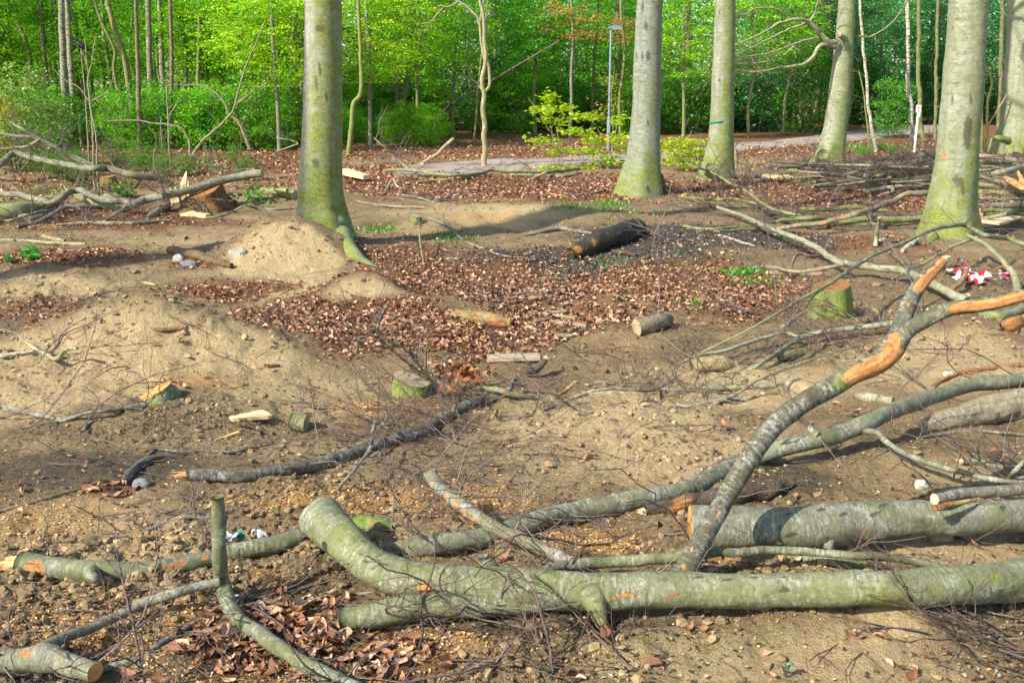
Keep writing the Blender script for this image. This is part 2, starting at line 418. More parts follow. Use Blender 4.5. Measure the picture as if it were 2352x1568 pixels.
def tube(P, R, sides, seed=0, lump=.05, knots=0, cap=(True, True), moss=.25, patches=(), flare=None, tilt=(None, None), wob=.25):
    """a limb as one closed skin; returns V, faces, mask, bc, end rings"""
    r = np.random.default_rng(seed)
    step = max(float(np.mean(R))*.75, .008)
    P, R = resample(P, R, step)
    n = len(P)
    s = np.concatenate([[0], np.cumsum(np.linalg.norm(np.diff(P, axis=0), axis=1))])
    T, N, B = frames(P)
    if wob:
        f = 1.0/max(.08, float(np.mean(R))*7)
        e = np.minimum(1, np.minimum(s, s[-1]-s)/(float(np.mean(R))*3+1e-6))
        P = P + N*(wob*R*e*2*fbm(s*f, s*0+seed*.37, 2, 5))[:, None] + B*(wob*R*e*2*fbm(s*f, s*0-seed*.71, 2, 9))[:, None]
        T, N, B = frames(P)
    th = np.arange(sides)*2*math.pi/sides
    ct, stn = np.cos(th), np.sin(th)
    rm = float(np.mean(R))
    rad = R[:, None]*(1+lump*2*fbm((s/rm*.45)[:, None]+ct[None]*.8+seed, stn[None]*.8+(s*0)[:, None]+seed*.3, 3, 21))
    mask = np.zeros((n, sides, 3))
    for q in range(knots):
        si = r.uniform(.04, .96)*s[-1]; ti = r.uniform(0, 2*math.pi); kr = rm*r.uniform(.22, .5)
        d2 = ((s[:, None]-si)/kr)**2 + ((np.angle(np.exp(1j*(th[None]-ti))))*rm/kr)**2
        rad = rad*(1+r.uniform(.06, .2)*np.exp(-d2*1.2))
        mask[:, :, 2] = np.maximum(mask[:, :, 2], 1.0*np.exp(-d2*5))
    if flare is not None: rad = rad*flare(P, th, ct, stn)
    V = P[:, None]+N[:, None]*(rad*ct[None])[:, :, None]+B[:, None]*(rad*stn[None])[:, :, None]
    for k, e in ((0, tilt[0]), (n-1, tilt[1])):
        if e is not None:
            e = np.asarray(e, float); dist = s if k == 0 else s[-1]-s
            wt = np.clip(1-dist/(3.0*R[k]), 0, 1)
            V = V+T[:, None]*(((V-P[:, None])@e)*wt[:, None])[:, :, None]
    bc = np.stack([np.broadcast_to(ct*rm, (n, sides)), np.broadcast_to(stn*rm, (n, sides)), np.broadcast_to(s[:, None], (n, sides))], 2).copy()
    bc += np.array([seed*1.37 % 50, seed*.77 % 50, seed*2.11 % 50])
    mask[:, :, 0] = moss(P, s, th, V) if callable(moss) else moss
    V = V.reshape(-1, 3); bc = bc.reshape(-1, 3); mask = mask.reshape(-1, 3)
    if patches:
        pu, pv, pz = proj(V)
        for (u, v, rp, stg, ch) in patches:
            d = np.hypot(pu-u, pv-v); near = np.where(d < max(rp, d.min()+2))[0]
            c = V[near[np.argmin(pz[near])]]; rr = rp*depth(c)/FPX*(.8 if ch == 2 else 1.0)
            mask[:, ch] = np.maximum(mask[:, ch], stg*np.clip(1.3-np.linalg.norm(V-c, axis=1)/rr*.8, 0, 1))
    i = np.arange(n-1)[:, None]*sides; j = np.arange(sides)[None]; j2 = (j+1) % sides
    F = np.stack([i+j, i+j2, i+sides+j2, i+sides+j], 2).reshape(-1, 4)[:, ::-1]
    tris = []
    ends = []
    for k, e, c in ((0, 1, cap[0]), (n-1, -1, cap[1])):
        ring = np.arange(sides)+k*sides
        ends.append((V[ring].copy(), P[k], -T[k] if k == 0 else T[k], R[k]))
        if c:
            V = np.concatenate([V, [P[k]-T[k]*0+(T[k]*(-e)*R[k]*.35)]]); bc = np.concatenate([bc, bc[ring].mean(0)[None]]); mask = np.concatenate([mask, mask[ring].mean(0)[None]])
            m_ = len(V)-1; nx = np.roll(ring, -1)
            tris.append(np.stack([np.full(sides, m_), ring, nx] if k else [np.full(sides, m_), nx, ring], 1))
    Fs = [F]+([np.concatenate(tris)] if tris else [])
    return V, Fs, np.clip(mask, 0, 1), bc, ends, (P, R, s)

def disc_part(end, material, parent, name='sawn_end', out=.0):
    ring, c, t, R = end
    k = len(ring); c = ring.mean(0)
    V = np.concatenate([ring, c+(ring-c)*.66+t*.0015, c+(ring-c)*.33+t*.002, [c+t*.002]])
    F = [np.array([[a*k+j, a*k+(j+1) % k, (a+1)*k+(j+1) % k, (a+1)*k+j] for a in range(2) for j in range(k)]),
         np.array([[2*k+j, 2*k+(j+1) % k, 3*k] for j in range(k)])]
    x = ring[0]-c; x = x-t*x.dot(t); x /= np.linalg.norm(x)+1e-9; y = np.cross(t, x)
    bc = np.stack([(V-c)@x, (V-c)@y, np.zeros(len(V))], 1)
    nrm = np.cross(V[1]-V[0], c-V[0])
    if nrm.dot(t) < 0: F = [f[:, ::-1] for f in F]
    return link(name, mk_mesh(name, V, F, {'bc': bc}, False), material, parent)
def splinter_part(end, material, parent, length=1.6, seed=0, name='splintered_end', n=16):
    ring, c, t, R = end; r = np.random.default_rng(seed+99)
    mb = MB()
    x = ring[0]-ring.mean(0); x /= np.linalg.norm(x)+1e-9; y = np.cross(t, x)
    lean = (x*r.normal(0, .15)+y*r.normal(0, .15))
    side = r.uniform(0, 6.28)
    for i in range(n):
        a = i*2.4; q = math.sqrt((i+.5)/n)*.82*R
        b = c+x*math.cos(a)*q+y*math.sin(a)*q-t*R*.5
        L = R*length*r.uniform(.35, 1.1)*(0.65+.5*math.cos(a-side))
        w = R*r.uniform(.22, .36); th_ = r.uniform(.35, .6)
        d = t+lean+x*r.normal(0, .10)+y*r.normal(0, .10)
        e1 = x*math.cos(a)+y*math.sin(a); e2 = np.cross(t, e1)
        B4 = [b+e1*w*th_+e2*w, b-e1*w*th_+e2*w, b-e1*w*th_-e2*w, b+e1*w*th_-e2*w]
        m = b+d*(L*.6+R*.5); M4 = [m+(p-b)*.7 for p in B4]
        tip = b+d*(L+R*.5)+e2*w*r.uniform(-.6, .6)
        V = np.array(B4+M4+[tip+e2*w*.15, tip-e2*w*.15])
        F = [np.array([[0, 1, 5, 4], [1, 2, 6, 5], [2, 3, 7, 6], [3, 0, 4, 7], [5, 6, 9, 8], [7, 4, 8, 9]]), np.array([[4, 5, 8], [6, 7, 9]])]
        bc = np.stack([(V-c)@x, (V-c)@y, (V-c)@t], 1)+i*.7
        mb.add(V, F, bc=bc)
    return link(name, mb.mesh(name, False), material, parent)

_twq = [0]
def grow(mb, p, d, L, r, depth_, rs, flat=.5, up=0.0, red=.35, kids=(3, 5), sides=3):
    """a branching twig made of thin tapering tubes"""
    n = max(3, int(L/.06)); n = min(n, 8)
    P = [np.array(p, float)]; d = np.array(d, float); d /= np.linalg.norm(d)+1e-9
    seg = L/n; dirs = []
    for i in range(n):
        d = d+rs.normal(0, .28, 3)*np.array([1, 1, flat])+np.array([0, 0, up*.1])
        d /= np.linalg.norm(d); P.append(P[-1]+d*seg); dirs.append(d.copy())
    P = np.array(P)
    g = HL(P[:, 0], P[:, 1])+.006; P[:, 2] = np.maximum(P[:, 2], g)
    R = r*np.linspace(1, .38, n+1)
    add_thin(mb, P, R, sides, rs.uniform(0, 1), red)
    if depth_ > 0:
        for k in range(rs.integers(*kids)):
            i = rs.integers(max(1, n//5), n)
            s = rs.choice([-1, 1]); a = rs.uniform(.45, .95)
            t = dirs[i]; sd = np.cross(t, [0, 0, 1.0])+rs.normal(0, .35, 3)*np.array([1, 1, max(flat, .3)])
            sd /= np.linalg.norm(sd)+1e-9
            nd = t*math.cos(a)+s*sd*math.sin(a)
            grow(mb, P[i], nd, L*rs.uniform(.3, .62)*(1-.4*i/n), R[i]*.66, depth_-1, rs, flat, up, red, kids, sides)
def add_thin(mb, P, R, sides, rnd, red=.0):
    mb.thin.setdefault(sides, []).append((np.asarray(P), np.asarray(R), rnd, red))

# ------------------------------------------------------------------ ground zones (world ellipses found from where they lie)
def ell(u, v, ru, rv, s=1.0):
    c = gp(u, v); a = gp(u, v-rv); b = gp(u, min(v+rv, 2200))
    return (c[0], (a[1]+b[1])/2, max(ru*depth(c)/FPX, .05), max((a[1]-b[1])/2, .05), s)
ZON = {
 'litter': [(540, 665, 130, 26), (700, 722, 150, 42), (500, 604, 120, 16), (950, 630, 170, 70), (880, 745, 190, 50), (1060, 770, 260, 45),
            (1250, 640, 240, 60, 1), (1300, 730, 260, 40, .7), (1560, 640, 230, 70, 1), (1660, 690, 180, 40), (1000, 420, 420, 25), (1150, 436, 350, 22), (1380, 430, 200, 30),
            (1750, 440, 200, 28), (1950, 450, 330, 45, .8), (500, 385, 220, 30), (800, 400, 170, 22), (230, 500, 260, 26), (100, 592, 190, 18),
            (1150, 332, 400, 30), (1500, 320, 300, 20), (1850, 345, 260, 25, .8), (2150, 350, 260, 25, .8), (600, 1500, 190, 70), (700, 1410, 180, 40, .55), (880, 1520, 130, 60, .8),
            (240, 1130, 60, 25, .8), (60, 720, 160, 30, .6), (1960, 560, 200, 25, .7), (1430, 800, 200, 30, .35), (400, 1600, 300, 60, .6), (1020, 860, 120, 30, .7), (200, 420, 300, 40, .6)],
 'wet': [(1300, 600, 220, 34, .75), (1600, 560, 260, 42, .85), (1180, 680, 160, 20, .6), (1520, 535, 200, 22), (1780, 560, 150, 30, .8), (1000, 545, 120, 15, .5)],
 'saw': [(860, 1150, 260, 34, .95), (1020, 1165, 150, 30, 1), (1300, 1235, 160, 34, 1), (1430, 1262, 90, 22, 1), (330, 1420, 260, 60, .75), (180, 1480, 200, 60, .75), (90, 1200, 160, 60, .55),
         (640, 1330, 130, 30, .75), (960, 1480, 180, 40, .65), (450, 880, 190, 18, .65), (880, 935, 120, 20, .8), (1130, 498, 110, 14, .6), (2335, 735, 60, 20, 1), (1700, 1285, 60, 12, .9),
         (2250, 880, 160, 14, .6), (1650, 745, 60, 8, .5), (1900, 715, 80, 10, .5), (130, 520, 40, 6, .8), (400, 1230, 200, 35, .5), (600, 1560, 300, 30, .5)],
 'sand': [(250, 1260, 420, 110, .62), (1750, 1500, 520, 90, .62), (1250, 1060, 300, 60, .6), (2050, 1270, 320, 60, .7), (1000, 1250, 300, 80, .5), (350, 800, 380, 95), (180, 890, 260, 80, .9), (640, 575, 110, 60, 1.3), (690, 640, 90, 40, 1.0), (840, 668, 80, 25, .8), (1400, 975, 260, 60, 1), (1560, 1050, 300, 80, .75), (1720, 890, 220, 60, .9), (2120, 830, 250, 70, .95),
          (1180, 490, 230, 28, .85), (2000, 1425, 110, 35, .9), (1400, 790, 150, 30, .45), (150, 660, 230, 38, .7), (430, 550, 180, 20, .5), (2230, 1100, 220, 60, .55), (850, 1060, 260, 60, .45), (2200, 600, 160, 40, .3), (700, 900, 200, 60, .6),
          (980, 520, 150, 18, .45), (2000, 1240, 300, 40, .5)],
 'dark': [(200, 1090, 260, 45, .8), (1760, 1100, 130, 32, 1), (1650, 1420, 350, 50, .35), (1650, 800, 140, 30, .5), (1880, 770, 200, 25, .5), (2230, 640, 180, 30, .5), (1900, 500, 300, 30, .7), (2280, 520, 120, 25, .9), (760, 1320, 160, 60, .4), (1250, 1440, 400, 20, .8)],  # first ellipse: a trunk shadow painted into the soil colour, no tree casts it
 'green': [(1330, 475, 100, 8, .9), (860, 520, 60, 8, .8), (1720, 628, 50, 10, .8), (1970, 340, 120, 10, .9), (120, 440, 200, 60, .35), (1600, 1460, 300, 60, .4)],
}
ZON['clear'] = [(655, 575, 105, 62, 1.2), (845, 664, 80, 26, 1.2), (370, 770, 220, 70, 1.2)]
ZE = {k: [ell(*e) for e in v] for k, v in ZON.items()}
def zone(k, x, y):
    r = np.zeros_like(np.asarray(x, float))
    w1 = vn(np.asarray(x)*1.6, np.asarray(y)*1.6, 31)*.7; w2 = vn(np.asarray(x)*1.6, np.asarray(y)*1.6, 37)*.7
    for (cx, cy, sx, sy, s) in ZE[k]:
        q = np.sqrt(((x-cx)/sx+w1)**2+((y-cy)/sy+w2)**2)
        r = np.maximum(r, s*np.clip(1.55-q, 0, 1))
    if k == 'litter': r = r*(1-np.clip(zone('clear', x, y)*1.2, 0, 1))
    return r
def micro(x, y):
    x = np.asarray(x, float); y = np.asarray(y, float)
    rough = np.clip(zone('sand', x, y)*.4+.65-zone('wet', x, y)*.3, .2, 1)*np.clip((26-y)/14, .1, 1)
    a = fbm(x*5, y*5, 4, 41, .6)*.050
    b = np.abs(fbm(x*12, y*12, 4, 51, .6))*.055*np.clip(.4+2.2*vn(x*1.1, y*1.1, 61), 0, 1.2)
    c = fbm(x*38, y*38, 2, 57)*.011*np.clip((12-y)/8, 0, 1)
    return (a+b)*rough+c
def HG(x, y): return H(x, y)+micro(x, y)

def build_ground():
    ys = np.concatenate([np.linspace(-40, .6, 14), np.geomspace(1.0, 260, 820)])
    s = np.linspace(-1, 1, 500)
    so = np.geomspace(1.0, 12, 16)[1:]
    ss = np.concatenate([-so[::-1], s, so])
    w = np.maximum(1.6+.66*ys, 2.0)
    X = ss[None]*w[:, None]; Y = np.repeat(ys[:, None], len(ss), 1)
    x = X.ravel(); y = Y.ravel()
    V = np.stack([x, y, HG(x, y)], 1)
    ny, nx = X.shape
    i = np.arange(ny-1)[:, None]*nx; j = np.arange(nx-1)[None]
    F = np.stack([i+j, i+j+1, i+nx+j+1, i+nx+j], 2).reshape(-1, 4)
    lit = zone('litter', x, y)
    lit = np.maximum(lit, np.clip((y-24)/8, 0, .9))
    z1 = np.stack([lit, zone('wet', x, y), zone('saw', x, y)], 1)
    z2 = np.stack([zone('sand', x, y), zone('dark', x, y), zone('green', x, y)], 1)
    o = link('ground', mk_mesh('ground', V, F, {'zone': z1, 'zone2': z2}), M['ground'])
    tag(o, 'sandy disturbed forest soil of the clearing with leaf litter and sawdust', kind='structure')
build_ground()

# the forest path
def build_path():
    edge = [(905, 412, 392), (985, 405, 378), (1150, 397, 366), (1300, 384, 361), (1420, 372, 353), (1550, 362, 342), (1700, 348, 328), (1830, 336, 317), (1950, 325, 300), (2050, 314, 294), (2150, 304, 284), (2230, 292, 268), (2300, 279, 254), (2400, 268, 244)]
    N_ = np.array([gp(u, a) for u, a, b in edge]); Fa = np.array([gp(u, b) for u, a, b in edge])
    A, _ = resample(N_, np.ones(len(N_)), .8); 
    t = np.linspace(0, 1, 160)
    def cr(Q):
        P, _ = resample(Q, np.ones(len(Q)), .25); k = np.linspace(0, len(P)-1, 160); i = np.clip(k.astype(int), 0, len(P)-2); f = (k-i)[:, None]
        return P[i]*(1-f)+P[i+1]*f
    A = cr(N_); B = cr(Fa)
    m = 14; q = np.linspace(0, 1, m)
    G = A[:, None]*(1-q)[None, :, None]+B[:, None]*q[None, :, None]
    jit = fbm(np.arange(160)*.25, np.zeros(160), 3, 77)*.8
    G[:, 0, 1] += jit; G[:, -1, 1] -= jit
    x = G[:, :, 0].ravel(); y = G[:, :, 1].ravel()
    z = HG(x, y)+.02+.03*np.tile(1-(2*q-1)**2, 160)
    e = np.tile((q == 0) | (q == 1), 160); z = z-.06*e
    V = np.stack([x, y, z], 1)
    i = np.arange(159)[:, None]*m; j = np.arange(m-1)[None]
    F = np.stack([i+j, i+m+j, i+m+j+1, i+j+1], 2).reshape(-1, 4)
    o = link('path', mk_mesh('path', V, F), M['path'])
    tag(o, 'grey compacted gravel path curving away behind the beech trunks', kind='structure')
build_path()

# ------------------------------------------------------------------ limbs, logs, stumps
GREY = (.24, .245, .21); GRN = (.25, .275, .165); DK = (.145, .135, .115); PALE = (.46, .42, .32); BRN = (.25, .15, .085); SIL = (.36, .37, .36); DKG = (.15, .165, .12); CHAR = (.06, .05, .04)
_seed = [10]
def px_pts(pts):
    P = []; R = []
    for q in pts:
        u, v, w = q[:3]
        if len(q) > 3 and q[3] >= 1.5: p = at(u, v, q[3])
        else:
            lift = q[3] if len(q) > 3 else None
            p = gp(u, v, 0)
            r0 = w*.5*depth(p)/FPX
            p = gp(u, v, (r0*.75 if lift is None else lift))
        P.append(p); R.append(w*.5*depth(p)/FPX)
    return np.array(P), np.array(R)
def nsides(pts):
    w = max(q[2] for q in pts)
    return 30 if w > 60 else 22 if w > 35 else 16 if w > 20 else 12 if w > 10 else 8 if w > 6 else 6
def limb(name, pts, tint, material='bark', parent=None, ends=('round', 'round'), knots=3, moss=.25, patches=(), lump=.085, length=1.6, wob=.25, tilt=(None, None), wood=None, endname=None):
    _seed[0] += 1; sd = _seed[0]
    P, R = px_pts(pts)
    if 'taper' in ends:
        if ends[0] == 'taper': R[0] *= .4
        if ends[1] == 'taper': R[-1] *= .4
    cap = tuple(e != 'cut' and e != 'cutold' for e in ends)
    if material == 'bark' and not callable(moss): moss = moss*.55
    V, F, mask, bc, E, core = tube(P, R, nsides(pts), sd, lump, knots, cap, moss, patches, None, tilt, wob)
    o = link(name, mk_mesh(name, V, F, {'mask': mask, 'bc': bc}), M[material], parent, tuple(c*(q if material == 'bark' else 1.0) for c, q in zip(tint, (.74, .69, .64))))
    for e, k in zip(ends, E):
        if e in ('cut', 'cutold'): disc_part(k, M[wood or e], o)
        elif e == 'break': splinter_part(k, M[wood or 'split'], o, length, sd)
    o['_core'] = 0
    return o, core
ALL = []
def thing(name, label, cat, pts, tint=GREY, sides=(), twigs=0, tw_len=.5, tw_r=.0035, tw_up=.3, group=None, tw_range=(.1, 1), tw_depth=2, **k):
    o, core = limb(name, pts, tint, **k)
    del o['_core']
    tag(o, label, cat, group)
    cores = [core]
    for s in sides:
        kw = dict(s[1]) if len(s) > 1 else {}
        c, cc = limb(kw.pop('name', 'side_branch'), s[0], kw.pop('tint', tint), parent=o, material=kw.pop('material', k.get('material', 'bark')), **kw)
        del c['_core']; cores.append(cc)
    if twigs:
        rs = np.random.default_rng(_seed[0]*3+1); mb = MB()
        for i in range(twigs):
            P, R, s = cores[rs.integers(len(cores))] if rs.random() < .6 else core
            i0 = int(rs.uniform(*tw_range)*(len(P)-1)); t = P[min(i0+1, len(P)-1)]-P[max(i0-1, 0)]
            t /= np.linalg.norm(t)+1e-9
            d = t*rs.uniform(.0, .9)*rs.choice([1, 1, -1])+rs.normal(0, .7, 3)*np.array([1, 1, .5])+np.array([0, 0, tw_up*rs.uniform(0, 1.6)])
            grow(mb, P[i0], d, tw_len*rs.uniform(.4, 1.25), min(tw_r*rs.uniform(.7, 1.5), R[i0]*.7), tw_depth, rs, .6)
        t_ = link('side_twigs', mb.mesh('side_twigs'), M['litter'], o); tag(t_, kind='stuff')
    return o

# ------------------------------------------------------------------ standing beeches
def beech(label, base, pts, moss_side=.6, moss_base=1.0, roots=(), patches=(), knots=6, tint=(.40, .40, .355), top=15.0, Y=None, flare_h=.45, flare_k=.30, limbs=True, green_dir=0.0, moss_h=.5, group='mature beeches left standing in the clearing'):
    _seed[0] += 1; sd = _seed[0]
    b = gp(*base); Yb = Y or b[1]
    P = [at(u, v, Yb) for u, v, w in pts]; R = [w*.5*depth(p)/FPX for (u, v, w), p in zip(pts, P)]
    zb = float(H(P[-1][0], Yb))
    P.append(np.array([b[0]*.6+P[-1][0]*.4, Yb, zb-.25])); R.append(R[-1]*1.02)
    d = (P[0]-P[1])/np.linalg.norm(P[0]-P[1]); z0 = P[0][2]
    L = (top-z0); P0 = P[0]; R0 = R[0]
    for f in (.25, .5, .75, 1.0):
        P.insert(0, P0+d*L*f+np.array([.12*math.sin(5*f+sd), .1*math.cos(4*f+sd), 0])*f); R.insert(0, R0*(1-.62*f))
    zb_ = zb
    ph = sd*1.3
    def flare(Pc, th, ct, stn):
        h = np.clip(Pc[:, 2]-zb_, 0, 99)
        e = np.exp(-(h/flare_h)**1.2)
        lob = .5+.5*np.cos(5*th+ph)*.6+.3*np.cos(3*th+ph*2)
        return 1+flare_k*e[:, None]*(.35+lob[None])
    def moss(Pc, s, th, V):
        rel = V-Pc[:, None]; rel = rel/(np.linalg.norm(rel, axis=2)[..., None]+1e-9)
        gd = np.array([math.cos(green_dir), -math.sin(green_dir), 0])
        side = np.clip((rel@gd)*1.7+.1, 0, 1)
        h = Pc[:, 2]-zb_
        return np.clip(.08+.85*moss_side*side+moss_base*np.exp(-(h/moss_h)**2)[:, None], 0, 1)
    V, F, mask, bc, E, core = tube(np.array(P[::-1]), np.array(R[::-1]), 36, sd, .035, knots, (False, True), moss, patches, flare, wob=.05)
    root = bpy.data.objects.new('beech_tree', None); C.objects.link(root)
    org = np.array([b[0], Yb, zb]); root.location = org
    tag(root, label, 'tree', group)
    def put(name, me, m, par, col):
        o = link(name, me, m, par, col)
        if par is root: o.location = -org
        return o
    tr = put('trunk', mk_mesh('trunk', V, F, {'mask': mask, 'bc': bc}), M['trunk'], root, tint)
    for rp in roots:
        _seed[0] += 1
        Pr = []; Rr = []
        for i, q in enumerate(rp):
            p = at(q[0], q[1], q[3]) if len(q) > 3 else gp(q[0], q[1])-np.array([0, 0, .01])
            Pr.append(p); Rr.append(q[2]*.5*depth(p)/FPX)
        Rr[-1] *= .5; Pr[-1][2] -= .03
        V, F, mask, bc, E, _ = tube(np.array(Pr), np.array(Rr), 14, _seed[0], .10, 0, moss=.95, wob=.2)
        put('root', mk_mesh('root', V, F, {'mask': mask, 'bc': bc}), M['trunk'], root, tint)
    if limbs:
        rs = np.random.default_rng(sd)
        Pc, Rc, s = core
        for i in range(7):
            k = np.searchsorted(Pc[:, 2], rs.uniform(8.0, top-.5)); k = min(k, len(Pc)-1)
            a = rs.uniform(0, 6.28); q = np.array([math.cos(a), math.sin(a), .55]); p = Pc[k]
            Ps = [p, p+q*1.2, p+q*2.6+np.array([0, 0, .5]), p+q*3.9+np.array([0, 0, 1.2])]
            r0 = Rc[k]*.45
            V, F, mask, bc, E, _ = tube(np.array(Ps), np.array([r0, r0*.75, r0*.5, r0*.15]), 8, sd*9+i, .05, 0, moss=.3)
            put('upper_limb', mk_mesh('upper_limb', V, F, {'mask': mask, 'bc': bc}), M['trunk'], root, tint)
    return root, tr, org, core

def child_limb(root, org, name, pts, tint, m='trunk', moss=.35, ends=('round', 'taper'), twigs=0, tl=.5, **k):
    o, core = limb(name, pts, tint, m, root, ends, 0, moss, **k); del o['_core']
    o.location = -org
    return o, core

T1 = beech('thick grey-green beech trunk rising from the sandy mound left of centre', (757, 590),
    [(740, -20, 84), (741, 100, 86), (739, 250, 90), (736, 370, 93), (732, 450, 98), (738, 520, 104), (752, 585, 112)],
    .95, 1.0, roots=[[(770, 500, 60, 11.9), (786, 545, 52, 11.75), (806, 578, 36), (838, 602, 22), (880, 613, 12)]],
    patches=[(735, 60, 10, .9, 2), (748, 62, 9, .8, 2), (722, 66, 6, .8, 2), (715, 372, 7, .8, 2), (727, 385, 8, .8, 2), (731, 365, 5, .7, 2), (712, 385, 5, .7, 2), (724, 195, 4, 1, 2), (740, 145, 4, 1, 2), (748, 228, 4, .9, 2), (773, 480, 12, .9, 2), (770, 510, 8, .9, 2)], green_dir=.65, knots=6, moss_h=.9, Y=11.95, flare_h=.5, flare_k=.34, tint=(.33, .335, .285))
T2 = beech('silver-grey beech trunk with spreading mossy roots beside the slim lamp post', (1470, 446),
    [(1494, -20, 60), (1491, 60, 62), (1487, 200, 65), (1482, 300, 67), (1477, 370, 72), (1474, 410, 80), (1472, 446, 86)], .35, .9,
    roots=[[(1450, 405, 30, 18.6), (1420, 432, 20), (1398, 442, 12)], [(1478, 420, 30, 18.4), (1470, 446, 20), (1466, 462, 12)], [(1508, 405, 28, 18.6), (1525, 430, 18), (1538, 440, 12)]],
    patches=[(1482, 52, 7, 1, 2), (1470, 10, 6, .9, 2), (1470, 131, 6, .9, 2), (1484, 127, 6, .9, 2), (1496, 124, 5, .9, 2), (1460, 133, 5, .9, 2), (1492, 280, 5, .9, 2), (1490, 430, 8, 1, 2)], tint=(.25, .265, .245), flare_h=.6, flare_k=.38, green_dir=.3, knots=4, moss_h=.7)
T3 = beech('slender grey beech trunk with a green painted line round it', (1645, 411),
    [(1667, -20, 46), (1665, 80, 48), (1660, 200, 52), (1657, 280, 55), (1654, 340, 58), (1649, 385, 64), (1645, 411, 70)], .9, .9,
    roots=[[(1632, 385, 22, 20.4), (1615, 408, 14), (1600, 417, 9)]], patches=[(1650, 188, 6, .8, 2), (1662, 192, 5, .7, 2)], tint=(.31, .315, .265), green_dir=.55, knots=3, moss_h=.8)
T4 = beech('leaning pale beech trunk with a broken stub and long bare side branches', (1900, 379),
    [(1946, -20, 37), (1943, 60, 40), (1937, 130, 44), (1929, 210, 48), (1921, 280, 51), (1912, 330, 56), (1904, 362, 62), (1899, 379, 66)], .75, .7,
    roots=[[(1890, 355, 24, 24.2), (1875, 375, 14), (1858, 388, 9)]], patches=[(1937, 118, 6, .7, 2), (1905, 300, 5, .7, 2), (1901, 322, 5, .6, 2)], tint=(.34, .35, .28), green_dir=.5, knots=3)
T5 = beech('massive pale beech trunk with flaking bark at the right in front of brushwood', (2180, 540),
    [(2226, -20, 84), (2219, 90, 86), (2212, 200, 89), (2205, 300, 91), (2199, 380, 93), (2190, 440, 96), (2184, 490, 102), (2180, 540, 112)], .55, .9,
    roots=[[(2150, 490, 40, 13.6), (2128, 525, 28), (2108, 545, 16)], [(2160, 510, 36, 13.4), (2140, 545, 26), (2125, 562, 14)], [(2218, 500, 34, 13.5), (2240, 540, 22), (2252, 552, 12)]],
    patches=[(2226, 290, 12, 1, 2), (2228, 310, 13, 1, 2), (2226, 330, 11, 1, 2), (2224, 345, 7, 1, 2), (2190, 405, 13, .9, 2), (2202, 412, 12, .8, 2), (2165, 365, 7, .9, 1), (2186, 60, 3, .8, 2), (2216, 83, 5, .6, 2), (2195, 120, 5, .6, 2), (2178, 430, 8, .7, 2), (2210, 440, 9, .7, 2), (2170, 460, 8, .6, 2), (2195, 470, 8, .6, 2), (2225, 237, 4, .9, 2), (2186, 227, 3, .9, 2)], tint=(.31, .325, .265), green_dir=.25, knots=8, moss_h=.95)
T6 = beech('pale moss-streaked beech trunk cut off by the right edge of the picture', (2338, 352),
    [(2355, -20, 74), (2354, 80, 74), (2350, 180, 78), (2344, 270, 82), (2338, 330, 92), (2334, 352, 100)], .9, .8, roots=[[(2318, 325, 18, 29.8), (2296, 318, 14, 29.6), (2280, 312, 11, 29.6)]],
    patches=[(2348, 110, 12, 1, 2), (2346, 130, 10, .9, 2)], tint=(.32, .34, .265), green_dir=.5, knots=3)
# painted line on the slender beech
def paint_line():
    root, tr, org, core = T3; P, R, s = core
    c = at(1658, 274, org[1]); i = int(np.argmin(np.abs(P[:, 2]-c[2]))); mb = MB()
    a = np.linspace(math.radians(168), math.radians(262), 18)
    rr = R[i]*1.045; V = []
    for q in a:
        for z in (-.018, .018):
            for k in (0, .006): V.append([P[i][0]+math.cos(q)*(rr+k), P[i][1]+math.sin(q)*(rr+k), P[i][2]+z+.05*math.sin((q-4)*.8)])
    F = []
    for k in range(17):
        b = k*4; n = b+4
        F += [[b+1, n+1, n+3, b+3], [b+3, n+3, n+2, b+2], [b, b+2, n+2, n], [b+1, b, n, n+1]]
    o = link('paint_line', mk_mesh('paint_line', np.array(V), np.array(F)), make_plain('green_spray_paint', (.01, .22, .15), .6), root); o.location = -org
paint_line()
# bare side branches of the leaning beech
root, tr, org, core = T4; y4 = org[1]
def v3(zx, zy): return 1568+zx/3, zy/3
def chain(z, w, dy=0.0): return [(*v3(a, b), w*(1-.75*i/(len(z)-1))+1.0, y4-.25-dy*i) for i, (a, b) in enumerate(z)]
rs4 = np.random.default_rng(44); mbt = MB()
for z, w, dy in (([(1065, 300), (1010, 290), (950, 240), (880, 170), (840, 135), (760, 130), (690, 150), (600, 200), (500, 255), (380, 300)], 12, .12),
                 ([(1060, 330), (1000, 305), (940, 325), (905, 390), (830, 440), (720, 460), (620, 480), (520, 498), (420, 492), (330, 470)], 10, .10),
                 ([(1010, 285), (930, 265), (840, 280), (760, 310), (620, 360), (480, 385), (380, 400)], 5, .2),
                 ([(900, 180), (860, 165), (740, 200), (600, 270), (470, 330), (300, 400), (100, 470)], 5, .2),
                 ([(840, 280), (780, 300), (700, 380), (600, 420), (420, 440), (200, 440)], 4, .2),
                 ([(870, 160), (910, 100), (920, 50), (935, 0), (940, -60)], 5, .05),
                 ([(760, 150), (700, 100), (640, 60), (500, 60), (420, 110), (370, 150)], 4, .12)):
    o, cc = child_limb(root, org, 'side_branch', chain(z, w, dy), (.40, .39, .30), wob=.5)
    for i in range(9):
        P, R, s = cc; k = int(rs4.uniform(.3, 1)*(len(P)-1))
        t = P[k]-P[max(k-2, 0)]; grow(mbt, P[k], t/(np.linalg.norm(t)+1e-6)+rs4.normal(0, .5, 3), rs4.uniform(.5, 1.5), .008, 1, rs4, .8)
